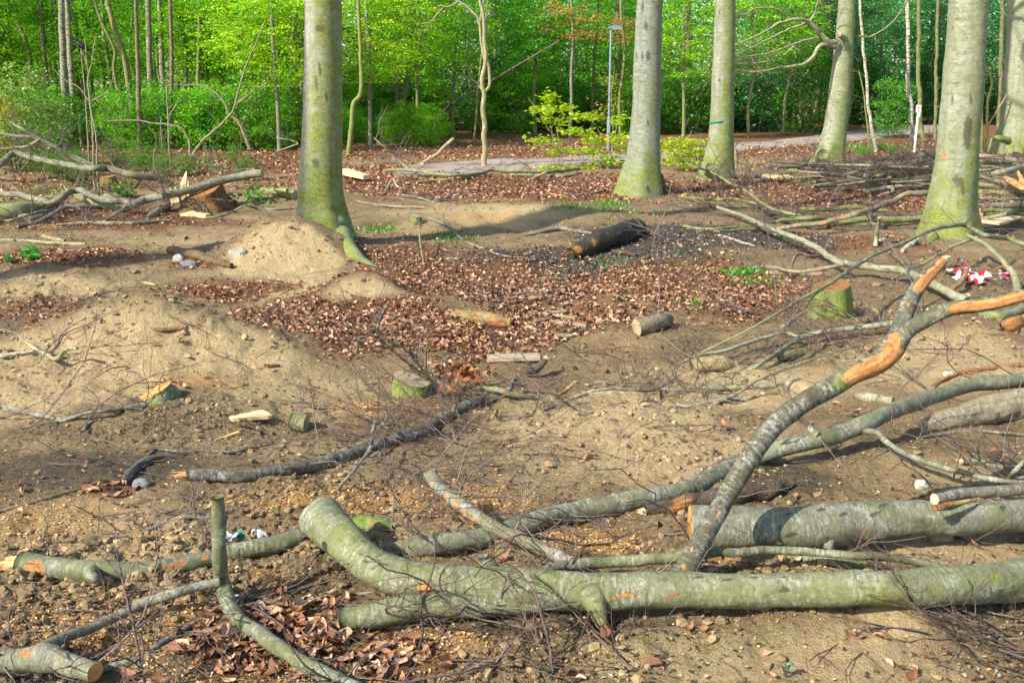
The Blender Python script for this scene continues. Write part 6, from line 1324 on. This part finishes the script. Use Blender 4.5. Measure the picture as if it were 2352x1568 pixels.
# shrubs
for i in range(44):
    u = rs.uniform(-60, 700); Y = rs.uniform(31, 42)
    cl = LG([MID, (.15, .42, .015), (.11, .33, .012), LIME][rs.integers(4)]); sz_ = rs.uniform(.75, 1.15)
    bush(bush_label(u, Y, cl, sz_, 33.5, 36.5), 'shrubs under the left woods', u, Y, cl, sz_)
bush('pale green bush at the left edge of the picture', None, 35, 24, (.22, .36, .05), 1.15)
bush('second pale green bush behind the leaning limb', None, 95, 26, (.18, .33, .05), .85)
bush('bush with orange-yellow young leaves at the left edge', None, 14, 25.5, (.55, .36, .04), .42, sz=.9)
for i in range(30):
    u = rs.uniform(800, 1660); Y = rs.uniform(42, 52)
    cl = LG([DEEP, (.06, .18, .02), MID][rs.integers(3)]); sz_ = rs.uniform(.9, 1.6)
    bush(bush_label(u, Y, cl, sz_, 45, 48.5), 'shrubs under the middle woods', u, Y, cl, sz_)
for i in range(12):
    u = rs.uniform(780, 1000); Y = rs.uniform(34, 41)
    cl = LG([MID, LIME][i % 2]); sz_ = rs.uniform(.4, .75)
    bush(bush_label(u, Y, cl, sz_, 35, 38), 'shrubs left of the twisted tree', u, Y, cl, sz_)
for i in range(26):
    u = rs.uniform(1660, 2420); Y = rs.uniform(50, 66) if u > 1950 else rs.uniform(44, 56)
    cl = LG([DEEP, BLUE, (.05, .16, .03)][rs.integers(3)]); sz_ = rs.uniform(1.0, 1.7)
    bush(bush_label(u, Y, cl, sz_, 50, 57), 'shrubs across the path on the right', u, Y, cl, sz_)
bush('round bright green bush left of the white signpost', None, 2048, 40, (.10, .33, .025), .9, sz=1.15)
# low ground plants between left pile and woods
for i in range(16):
    u = rs.uniform(20, 640); Y = rs.uniform(19, 29)
    bush(f'{"bigger" if i % 2 else "smaller"} low bramble {"near the left pile" if Y < 24 else "close to the woods"} {where(u)}', 'brambles by the left pile', u, Y, LG((.12, .27, .02)), rs.uniform(.16, .34), name='bramble')
for i in range(5):
    bush('low leafy herb on the green verge beyond the leaning beech', 'herbs on the verge', rs.uniform(1960, 2070), rs.uniform(28, 32), LG((.14, .34, .02)), rs.uniform(.16, .24), name='herb', sz=.12)

# maple saplings with large flat leaves
def maple(label, stems, tiers, col, seed, leaf=.105):
    tiers = [(a, b, c, d, int(e*1.7)) for a, b, c, d, e in tiers]
    r_ = np.random.default_rng(seed)
    b = gp(*stems[0][0][:2]); e = newempty('maple_sapling', b); tag(e, label, 'sapling', 'young maples by the path')
    for i, st in enumerate(stems):
        P = np.array([at(u, v, b[1]) for u, v in st]); R = np.linspace(.016, .006, len(P))
        V, F, mask, bc, E, core = tube(P-b, R, 6, seed+i, .05, 0, moss=.3, wob=.5)
        link('stem', mk_mesh('stem', V, F, {'mask': mask, 'bc': bc}), M['bark'], e, (.34, .30, .14))
    Vs = []; Rn = []
    for (u, v, ru, rv, n) in tiers:
        c = at(u, v, b[1])-b; k = b[1]/FPX
        q = np.stack([r_.normal(0, .5, n)*ru*k, r_.normal(0, .5, n)*ru*k*.8, r_.normal(0, .45, n)*rv*k], 1)+c
        Vs.append(q); Rn.append(np.stack([r_.uniform(.2, .8, n), r_.uniform(.35, .9, n), r_.uniform(0, 1, n)], 1))
    Pc = np.concatenate(Vs); Rn = np.concatenate(Rn)
    # five-lobed leaf
    n = len(Pc); a0 = r_.uniform(0, 6.28, n); s = leaf*r_.uniform(.6, 1.15, n)
    ang = np.linspace(0, 2*np.pi, 11)[:-1]; rad = np.where(np.arange(10) % 2 == 0, .55, .30)
    tx = np.stack([np.ones(n), np.zeros(n), r_.normal(-.1, .3, n)], 1); ty = np.stack([np.zeros(n), np.ones(n), r_.normal(-.25, .35, n)], 1)
    V = [Pc]
    for k in range(10):
        V.append(Pc+(tx*np.cos(ang[k]+a0)[:, None]+ty*np.sin(ang[k]+a0)[:, None])*(s*rad[k])[:, None]-np.array([0, 0, .02]))
    V = np.stack(V, 1).reshape(-1, 3); i = np.arange(n)[:, None]*11
    F = np.concatenate([i+np.array([[0, 1+k, 1+(k+1) % 10]]) for k in range(10)])
    o = link('foliage', mk_mesh('foliage', V, F, {'rnd': np.repeat(Rn, 11, 0)}, False), M['leaf'], e, col)
MAP = (.42, .56, .02)
maple('yellow-green maple sapling left of the lamp post', [[(1272, 388), (1270, 330), (1264, 270), (1258, 205)], [(1296, 388), (1285, 330), (1272, 270)], [(1262, 300), (1240, 260), (1213, 225)], [(1268, 290), (1300, 250), (1318, 240)]],
      [(1262, 222, 22, 16, 46), (1250, 250, 40, 12, 60), (1300, 245, 26, 10, 36), (1275, 275, 40, 12, 46), (1240, 320, 50, 12, 50), (1290, 345, 40, 14, 50), (1255, 385, 45, 8, 50)], MAP, 1)
maple('yellow-green maple sapling beside and in front of the lamp post', [[(1395, 388), (1388, 340), (1375, 300), (1350, 265)], [(1400, 385), (1410, 330), (1418, 280), (1424, 255)], [(1385, 330), (1350, 310), (1320, 300)]],
      [(1345, 265, 40, 10, 56), (1322, 300, 44, 12, 70), (1375, 320, 44, 12, 70), (1420, 275, 20, 14, 40), (1420, 318, 30, 16, 50), (1350, 345, 44, 12, 60), (1395, 365, 40, 14, 60), (1330, 385, 40, 8, 44), (1440, 345, 24, 12, 30)], MAP, 2)
maple('lush yellow maple sapling between the silver-grey and slender beeches', [[(1570, 392), (1572, 350), (1580, 320), (1590, 300)], [(1545, 390), (1540, 350), (1530, 320)], [(1590, 390), (1605, 350), (1615, 320)]],
      [(1580, 325, 50, 12, 90), (1560, 345, 60, 12, 110), (1600, 350, 36, 14, 80), (1565, 368, 60, 12, 110), (1590, 380, 44, 8, 70), (1535, 330, 24, 14, 36)], (.45, .56, .02), 3, .10)
maple('sparse pale sapling with few leaves right behind the lamp pole', [[(1405, 352), (1408, 290), (1404, 230), (1412, 150)]], [(1405, 190, 26, 30, 40), (1395, 250, 34, 24, 40), (1415, 225, 16, 24, 20)], (.42, .36, .06), 4, .07)

# far woods closing the view
def far_woods():
    r_ = np.random.default_rng(9); n = 200000
    y = r_.uniform(66, 118, n); x = r_.uniform(-.64, .64, n)*y; z = H(x, y)+13*r_.uniform(0, 1, n)
    cl = fbm(x*.35, z*.5+y*.2, 3, 91); k = cl > -.22
    P = np.stack([x, y, z], 1)[k]; m = len(P)
    V, F = leaf_quads(P, r_.uniform(.2, .42, m), r_, .9)
    R = np.stack([r_.uniform(.2, .9, m), np.clip(.45+1.0*cl[k]+r_.normal(0, .15, m), 0, 1), r_.uniform(0, 1, m)], 1)
    o = link('distant_woodland', mk_mesh('distant_woodland', V, F, {'rnd': np.repeat(R, 4, 0)}, False), M['leaf'], None, (.11, .34, .03))
    tag(o, 'far green woodland closing the view behind the trees', 'woodland', kind='stuff')
far_woods()

# ------------------------------------------------------------------ small plants, bird
def herb(name, label, u, v, n, size, leaf, col, seed):
    r_ = np.random.default_rng(seed); b = gp(u, v); k = depth(b)/FPX; e = newempty(name, b); tag(e, label, 'plant')
    P = np.stack([r_.normal(0, .4, n)*size*k, r_.normal(0, .35, n)*size*k, np.abs(r_.normal(.5, .35, n))*size*k*.8+.02], 1)
    V, F = leaf_quads(P, leaf*r_.uniform(.6, 1.3, n), r_, .6)
    link('foliage', mk_mesh('foliage', V, F, {'rnd': np.repeat(r_.uniform(.2, .9, (n, 3)), 4, 0)}, False), M['leaf'], e, col)
    mb = MB()
    for i in range(min(n, 10)):
        Q, R = resample(np.array([[0, 0, -.01], P[i]*.5+np.array([0, 0, .02]), P[i]]), [.003, .003, .002], .03); add_thin(mb, Q, R, 3, .5)
    link('stems', mb.mesh('stems'), M['litter'], e)
herb('green_plant', 'bright green leafy herb on the soil at the left', 75, 600, 60, 34, .075, (.06, .34, .03), 1)
herb('green_plant', 'small bright green herb at the left edge', 20, 606, 24, 18, .06, (.06, .34, .03), 2)
herb('green_plant', 'green shrublet growing beside the shattered stump', 585, 470, 90, 50, .10, (.09, .27, .025), 3)
herb('green_plant', 'broad leaved seedling under the bent limb of the pile', 290, 452, 30, 34, .14, (.14, .36, .03), 4)
herb('green_plant', 'tiny green seedling on the left slope', 240, 1120, 5, 12, .03, (.03, .30, .05), 5)
herb('green_plant', 'seedling with two green leaves on the front sand', 1805, 1552, 4, 16, .028, (.03, .20, .05), 6)
herb('green_plant', 'ivy patch beside the shattered stump', 470, 400, 110, 70, .10, (.08, .25, .03), 8)
# crow perched on a dead twig of the left woods
b_ = at(187, 106, 21.5); e = newempty('bird', b_); tag(e, 'small black bird perched before the left woods', 'bird')
V, F, mask, bc, E, _ = tube(np.array([[-.10, 0, .06], [-.05, 0, .05], [.03, 0, .0], [.10, 0, -.05], [.19, 0, -.11]]), np.array([.03, .055, .06, .035, .012]), 12, 3, 0, 0, moss=0, wob=0); link('body', mk_mesh('body', V, F), M['black'], e)
V, F, mask, bc, E, _ = tube(np.array([[-.09, 0, .075], [-.12, 0, .09], [-.15, 0, .09], [-.185, 0, .082]]), np.array([.03, .038, .026, .004]), 10, 3, 0, 0, moss=0, wob=0); link('head', mk_mesh('head', V, F), M['black'], e)
multi_tree('dead_sapling', 'thin dead stem carrying the small black bird', 'dead stem', [[(206, 400, 3.5, 21.5), (198, 250, 3, 21.5), (190, 160, 2.5, 21.5), (186, 111, 2, 21.5)]], (.40, .36, .22), 'bark', .2, DS)

# ------------------------------------------------------------------ scatter: leaf litter, clods, chips, twigs, grass
def cand(n, ymin, ymax, seed, wmul=.60, p=1.0):
    r_ = np.random.default_rng(seed)
    # uniform over the picture: density falls with distance
    t = r_.uniform(0, 1, n); y = 1/(1/ymin+(1/ymax-1/ymin)*t)
    x = r_.uniform(-1, 1, n)*(wmul*y+.3)
    return x, y, r_
def leaf_litter():
    pal = np.array([(.36, .175, .085), (.45, .24, .13), (.55, .335, .20), (.26, .115, .056), (.63, .44, .29), (.17, .078, .042)])
    mb = MB()
    for part, (nc, y0, y1, seed) in enumerate([(60000, 2.3, 6.5, 5), (200000, 6.5, 16, 6), (140000, 16, 36, 7)]):
        x, y, r_ = cand(nc, y0, y1, seed)
        lit = zone('litter', x, y); wet = zone('wet', x, y); lit = np.maximum(lit, np.clip((y-22)/8, 0, .8))
        cl = vn(x*2.1, y*2.1, 71)+.6*vn(x*7, y*7, 73)
        p = np.clip((lit*1.3-.35+cl*.6), 0.0, 1)+np.clip(wet*.9-.2, 0, .7)*(part > 0)+(.010, .010, .01)[part]
        p = p*(.5, .42, .36)[part]
        k = r_.uniform(0, 1, len(x)) < p; x, y, wet = x[k], y[k], wet[k]; n = len(x)
        size = (.050, .040, .050)[part]*np.clip(r_.lognormal(-.1, .32, n), .35, 1.4)*(1+np.clip((y-14)/22, 0, .7))
        col = pal[r_.choice(6, n, p=[.24, .24, .19, .13, .13, .07])]*r_.uniform(.7, 1.2, (n, 1))
        pw = np.array([(.10, .088, .075), (.17, .152, .13), (.27, .245, .21), (.05, .043, .037)])[r_.integers(0, 4, n)]
        w = (wet > r_.uniform(.2, 1.2, n))[:, None]; col = np.where(w, pw, col)
        z = HG(x, y)+size*r_.uniform(.05, .42, n); c = np.stack([x, y, z], 1)
        if part:
            V, F = leaf_quads(c, size*1.05, r_, .55, .45); mb.add(V, F, rnd=np.repeat(col, 4, 0)); continue
        a = r_.uniform(0, 6.28, n)
        t = np.stack([np.cos(a), np.sin(a), r_.normal(0, .22, n)], 1); t /= np.linalg.norm(t, axis=1)[:, None]
        up = np.stack([r_.normal(0, .4, n), r_.normal(0, .4, n), np.ones(n)], 1); s = np.cross(t, up); s /= np.linalg.norm(s, axis=1)[:, None]; nn = np.cross(s, t)
        L = size[:, None]; cu = r_.uniform(-.3, .8, n)[:, None]; tw = r_.normal(0, .3, n)[:, None]; cp = r_.uniform(-.3, .8, n)[:, None]
        rows = [(-.55, 0.03), (-.32, .20), (-.05, .27), (.22, .22), (.42, .11), (.58, 0.01)]
        Vr = []
        for (q, wd) in rows:
            bend = cu*(q*q*1.6)
            for sd in (-1, 0, 1):
                Vr.append(c+t*L*q+s*L*wd*sd*(1-.25*cp)+nn*L*(bend+(cp*wd*1.6+r_.normal(0, .045, n)[:, None])*abs(sd)+tw*wd*sd*q*4))
        V = np.stack(Vr, 1).reshape(-1, 3); i = np.arange(n)[:, None]*18
        F = np.concatenate([i+np.array([[r*3+e, r*3+e+1, r*3+e+4, r*3+e+3]]) for r in range(5) for e in range(2)])
        mb.add(V, F, rnd=np.repeat(col, 18, 0))
    o = link('leaf_litter', mb.mesh('leaf_litter'), M['litter'])
    tag(o, 'brown dead beech leaves strewn over the ground', 'leaf litter', kind='stuff'); return mb.n
NL = leaf_litter()
ICO_V = []
_g = (1+5**.5)/2
ICO_V = np.array([(-1, _g, 0), (1, _g, 0), (-1, -_g, 0), (1, -_g, 0), (0, -1, _g), (0, 1, _g), (0, -1, -_g), (0, 1, -_g), (_g, 0, -1), (_g, 0, 1), (-_g, 0, -1), (-_g, 0, 1)])/1.9
ICO_F = np.array([(0, 11, 5), (0, 5, 1), (0, 1, 7), (0, 7, 10), (0, 10, 11), (1, 5, 9), (5, 11, 4), (11, 10, 2), (10, 7, 6), (7, 1, 8), (3, 9, 4), (3, 4, 2), (3, 2, 6), (3, 6, 8), (3, 8, 9), (4, 9, 5), (2, 4, 11), (6, 2, 10), (8, 6, 7), (9, 8, 1)])
def clods():
    x, y, r_ = cand(130000, 2.3, 16, 15)
    lit = zone('litter', x, y); wet = zone('wet', x, y); sand = zone('sand', x, y)
    c = vn(x*1.1, y*1.1, 61)
    p = np.clip(.16+1.3*c, .02, 1)*np.clip(1-lit*1.1-wet, 0, 1)
    k = r_.uniform(0, 1, len(x)) < p*.75; x, y, sand = x[k], y[k], sand[k]; n = len(x)
    s = (.003+.020*r_.uniform(0, 1, n)**6)*(1+np.clip((y-5)/14, 0, .8))
    V = ICO_V[None]*(1+r_.normal(0, .20, (n, 12, 1)))*s[:, None, None]*np.stack([r_.uniform(.8, 1.5, n), r_.uniform(.8, 1.3, n), r_.uniform(.5, .95, n)], 1)[:, None]
    a = r_.uniform(0, 6.28, n); ca, sa = np.cos(a)[:, None], np.sin(a)[:, None]
    V = np.stack([V[:, :, 0]*ca-V[:, :, 1]*sa, V[:, :, 0]*sa+V[:, :, 1]*ca, V[:, :, 2]], 2)+np.stack([x, y, HG(x, y)+s*.25], 1)[:, None]
    F = (np.arange(n)[:, None, None]*12+ICO_F[None]).reshape(-1, 3)
    col = (np.array([.28, .20, .11])[None]*(1-sand[:, None])+np.array([.48, .36, .19])[None]*sand[:, None])*r_.uniform(.55, 1.2, (n, 1))
    o = link('soil_clods', mk_mesh('soil_clods', V.reshape(-1, 3), F, {'rnd': np.repeat(col, 12, 0)}, False), M['clod'])
    tag(o, 'loose crumbs and clods of sandy soil on the ground', 'soil', kind='stuff'); return n
NC = clods()
def chips():
    x, y, r_ = cand(420000, 2.3, 9, 25)
    saw = zone('saw', x, y); c = vn(x*4, y*4, 81)+.7*vn(x*13, y*13, 83)
    p = np.clip(saw*1.0-.22+c*.6, 0, 1)*.6+.008
    k = r_.uniform(0, 1, len(x)) < p; x, y = x[k], y[k]; n = len(x)
    s = .0095*r_.uniform(.4, 1.6, n)*(1+np.clip((y-4)/8, 0, .8))
    V, F = leaf_quads(np.stack([x, y, HG(x, y)+s*.35], 1), s, r_, .45, .1)
    col = np.array([(.66, .38, .13), (.78, .52, .23), (.52, .25, .07), (.84, .66, .40)])[r_.integers(0, 4, n)]*r_.uniform(.8, 1.1, (n, 1))
    o = link('sawdust_chips', mk_mesh('sawdust_chips', V, F, {'rnd': np.repeat(col, 4, 0)}, False), M['chip'])
    tag(o, 'orange sawdust and small wood chips scattered by the logs', 'sawdust', kind='stuff')
    # crumbs of bark, bud scales and leaf bits everywhere
    x, y, r_ = cand(60000, 2.3, 18, 27); k = r_.uniform(0, 1, len(x)) < np.clip(.35+1.1*vn(x*2.5, y*2.5, 87), .05, 1); x, y = x[k], y[k]; n = len(x)
    s = .014*r_.uniform(.4, 1.8, n)*(1+np.clip((y-4)/10, 0, 1.2))
    V, F = leaf_quads(np.stack([x, y, HG(x, y)+s*.3], 1), s, r_, .4, .2)
    col = np.array([(.10, .06, .035), (.20, .11, .06), (.055, .045, .035), (.33, .18, .09), (.36, .30, .20)])[r_.integers(0, 5, n)]*r_.uniform(.7, 1.2, (n, 1))
    o = link('bark_crumbs', mk_mesh('bark_crumbs', V, F, {'rnd': np.repeat(col, 4, 0)}, False), M['chip'])
    tag(o, 'small crumbs of bark and leaf scattered over the soil', 'debris', kind='stuff'); return n
NS = chips()
def twig_litter():
    mb = MB(); x, y, r_ = cand(3600, 2.4, 22, 35)
    lit = zone('litter', x, y); c = vn(x*.9, y*.9, 93)
    # thickest among the felled crowns of the middle and right foreground
    den = np.clip(.34+.9*c, .08, 1)*np.where(y > 9, .6, 1)
    k = r_.uniform(0, 1, len(x)) < den; x, y = x[k], y[k]
    for i in range(len(x)):
        z = float(H(x[i], y[i])); a = r_.normal(0, .7)+(math.pi if r_.random() < .5 else 0)
        L = r_.uniform(.10, .5)*(1+.5*(y[i] > 8))
        grow(mb, [x[i], y[i], z+.012], [math.cos(a), math.sin(a), r_.uniform(-.05, .22)], L, r_.uniform(.0014, .0038)*(1+.05*y[i]), 1 if r_.random() < .6 else 0, r_, .35, kids=(2, 4))
    o = link('twig_litter', mb.mesh('twig_litter'), M['litter']); tag(o, 'thin broken twigs littering the clearing floor', 'twigs', kind='stuff')
twig_litter()
# airy twig sprays of the felled crowns: each spray is a branch of its own
TS = 'fine bare twig sprays of the felled crowns'
def spray(label, u, v, ang, L, n, r=.005, seed=0, up=.5, lift=.03, depth_=3):
    r_ = np.random.default_rng(seed); p = gp(u, v, lift); mb = MB()
    for i in range(max(3, int(n*.65))):
        a = ang+r_.normal(0, .8)
        q_ = p+r_.normal(0, .22*L, 3)*np.array([1, .6, 0]); q_[2] = float(HL(q_[0], q_[1]))+lift
        grow(mb, q_, [math.cos(a), math.sin(a)*.8, up*r_.uniform(0, 1)], L*r_.uniform(.6, 1.1), r*r_.uniform(.7, 1.1), depth_, r_, .55, .2, .6, (3, 6))
    mb.flush()
    for k in range(len(mb.V)): mb.V[k] = mb.V[k]-p
    o = link('twig_spray', mb.mesh('twig_spray'), M['litter']); o.location = p; tag(o, label, 'twigs', TS); return o
sp = [('twig spray in front of the curved trunk at the centre bottom', 1180, 1440, 2.6, 1.0, 5, .006), ('twig spray over the brown leaves at bottom left of the curved trunk', 900, 1500, 1.2, .8, 5, .005), ('twig spray rising before the hooked limb', 330, 1560, 1.7, .8, 2, .006),
 ('twig spray tangled behind the orange sawn end', 1090, 1180, 2.0, .9, 7, .005), ('twig spray between the arching trunk and the raised broken limb', 1180, 1230, 2.8, 1.0, 7, .005), ('twig spray in the bottom right corner', 2260, 1480, 2.7, .8, 8, .005), ('twig spray at the lower right edge below the trunk', 2330, 1440, 2.9, .7, 7, .005),
 ('twig spray over the sand left of the pale limb', 1300, 960, 2.6, 1.1, 7, .005), ('twig spray on the sand in the middle', 1420, 1000, .6, 1.0, 6, .005), ('twig spray before the low green stump', 900, 930, 2.7, 1.0, 7, .005), ('twig spray along the dark diagonal log', 1000, 1010, 2.2, .9, 8, .005),
 ('twig spray below the dark diagonal log', 1060, 1080, .4, .9, 7, .005), ('twig spray right of the dark topped stump', 1990, 740, 2.9, 1.2, 9, .006), ('twig spray left of the dark topped stump', 1800, 720, 2.5, 1.1, 9, .006), ('twig spray on the right sand bank', 2220, 860, 2.9, 1.2, 7, .006), ('twig spray over the sand right of the rising limb', 2100, 1080, .4, .9, 7, .005),
 ('twig spray by the thick grey log end', 1560, 1240, 2.7, .9, 6, .005), ('twig spray on the soil of the left edge', 60, 740, .4, 1.4, 8, .006), ('twig spray below the forked grey branch at left', 120, 1010, .3, .9, 5, .005), ('twig spray on the right slope of the sand mound', 690, 800, 2.9, 1.0, 6, .005), ('twig spray at the centre below the sand ridge', 1480, 840, 2.9, 1.2, 8, .006), ('twig spray hanging over the black leaves', 1500, 560, 3.0, 1.6, 6, .007), ('twig spray left of the brushwood', 1640, 470, 2.9, 2.0, 7, .009), ('twig spray before the slender beech', 1720, 410, 2.6, 2.0, 8, .009), ('twig spray before the silver-grey beech', 1560, 440, 2.7, 2.0, 7, .009), ('twig spray over the deadfall', 1150, 425, .3, 2.0, 6, .009), ('twig spray at the left pile', 80, 520, .6, 1.6, 8, .008), ('twig spray at the back of the left pile', 150, 400, 1.0, 2.2, 9, .010), ('twig spray behind the shattered stump', 500, 390, 1.4, 2.0, 8, .010), ('twig spray left of the twisted tree', 900, 380, 1.6, 2.0, 6, .010)]
for i, (lab, u, v, a, L, n, r) in enumerate(sp): spray(lab, u, v, a, L, n, r, 800+i)
# the two tall twigs standing in the very front
def front_twig(label, pts, r0, seed):
    P = np.array([at(u, v, Y) for u, v, Y in pts]); org = P[0]; mb = MB(); r_ = np.random.default_rng(seed)
    Q, R = resample(P, np.linspace(r0, r0*.4, len(P)), .04); add_thin(mb, Q, R, 6, .45, .5)
    for i in range(12):
        k = int(r_.uniform(.15, .98)*(len(Q)-1)); t = Q[min(k+1, len(Q)-1)]-Q[max(k-1, 0)]; t /= np.linalg.norm(t)+1e-9
        grow(mb, Q[k], t+r_.normal(0, .6, 3), r_.uniform(.1, .42), R[k]*.6, 2, r_, .9, .1, .7, (2, 5))
    mb.flush()
    for k in range(len(mb.V)): mb.V[k] = mb.V[k]-org
    o = link('leaning_twig', mb.mesh('leaning_twig'), M['litter']); o.location = org; tag(o, label, 'twig')
front_twig('tall leaning twig in front of the bottom left logs', [(338, 1600, 2.75), (325, 1535, 2.8), (312, 1465, 2.84), (298, 1400, 2.88), (285, 1350, 2.92), (275, 1305, 2.96), (262, 1280, 3.0), (213, 1250, 3.05)], .006, 1)
front_twig('upright twig at the bottom centre in front of the curved trunk', [(1274, 1600, 2.85), (1268, 1540, 2.9), (1260, 1470, 2.95), (1248, 1430, 3.0), (1232, 1370, 3.05), (1215, 1340, 3.1), (1190, 1310, 3.15), (1172, 1290, 3.2)], .0065, 2)
front_twig('long thin twig slanting across the curved trunk', [(1560, 1610, 2.8), (1440, 1520, 2.95), (1350, 1440, 3.1), (1300, 1385, 3.2), (1260, 1330, 3.3), (1210, 1265, 3.4), (1130, 1200, 3.5)], .005, 3)
front_twig('twig bending over the trunk near the right edge', [(2360, 1480, 3.2), (2300, 1440, 3.25), (2270, 1390, 3.3), (2200, 1355, 3.35), (2130, 1350, 3.38), (2085, 1315, 3.4)], .005, 4)
front_twig('grey forked twig on the sand below the curved trunk', [(1300, 1500, 3.05), (1340, 1490, 3.05), (1400, 1490, 3.05), (1420, 1475, 3.08), (1450, 1455, 3.12), (1500, 1435, 3.16)], .006, 5)
front_twig('long pale twig on brown leaves at the bottom centre', [(850, 1590, 2.78), (960, 1560, 2.82), (1050, 1545, 2.85), (1180, 1515, 2.95), (1300, 1508, 2.98)], .006, 6)
# dead leaves still on a twig
def leaf_cluster():
    r_ = np.random.default_rng(4); c = at(1045, 862, 6.1); n = 46
    P = c+r_.normal(0, 1, (n, 3))*np.array([.05, .05, .055])+np.array([[.14 if q % 3 == 0 else 0, 0, 0] for q in range(n)])
    V, F = leaf_quads(P-c, .06, r_, 1.2, .4)
    o = link('dead_leaf_cluster', mk_mesh('dead_leaf_cluster', V, F, {'rnd': np.repeat(np.array([[.42, .15, .045]])*r_.uniform(.6, 1.3, (n, 1)), 4, 0)}, False), M['litter']); o.location = c
    tag(o, 'cluster of withered orange leaves still hanging on the centre twigs', 'leaves', kind='stuff')
leaf_cluster()
def grass():
    r_ = np.random.default_rng(3); Vs = []
    for (u, v, ru, rv, n) in [(1330, 475, 90, 6, 500), (1300, 480, 40, 5, 200), (1400, 470, 40, 5, 200), (1700, 626, 50, 6, 400), (1740, 650, 40, 6, 200), (870, 528, 40, 5, 120), (1040, 545, 60, 14, 120), (1600, 700, 60, 10, 60), (1480, 600, 200, 30, 120), (120, 440, 150, 25, 500), (1990, 340, 90, 8, 700)]:
        e = ell(u, v, ru, rv); x = e[0]+r_.normal(0, .6, n)*e[2]; y = e[1]+r_.normal(0, .6, n)*e[3]; Vs.append(np.stack([x, y, HG(x, y)], 1))
    P = np.concatenate(Vs); n = len(P); h = .032*r_.uniform(.4, 1.4, n)*(1+P[:, 1]/25)
    a = r_.uniform(0, 6.28, n); w = .006*(1+P[:, 1]/12); d = np.stack([np.cos(a), np.sin(a), 0*a], 1)
    top = P+np.stack([r_.normal(0, .4, n)*h, r_.normal(0, .4, n)*h, h], 1)
    V = np.stack([P-d*w[:, None], P+d*w[:, None], top], 1).reshape(-1, 3); F = np.arange(n*3).reshape(-1, 3)
    o = link('grass_tufts', mk_mesh('grass_tufts', V, F, {'rnd': np.repeat(r_.uniform(.2, .9, (n, 3)), 3, 0)}, False), M['leaf'], None, (.10, .30, .02))
    tag(o, 'sparse green grass blades sprouting from the litter', 'grass', kind='stuff')
grass()
tot = sum(len(m.loop_triangles) if m.loop_triangles else sum(p.loop_total-2 for p in m.polygons) for m in bpy.data.meshes)
print('STATS tris', tot, 'objects', len(bpy.data.objects), 'leaves', NL, 'clods', NC, 'chips', NS)
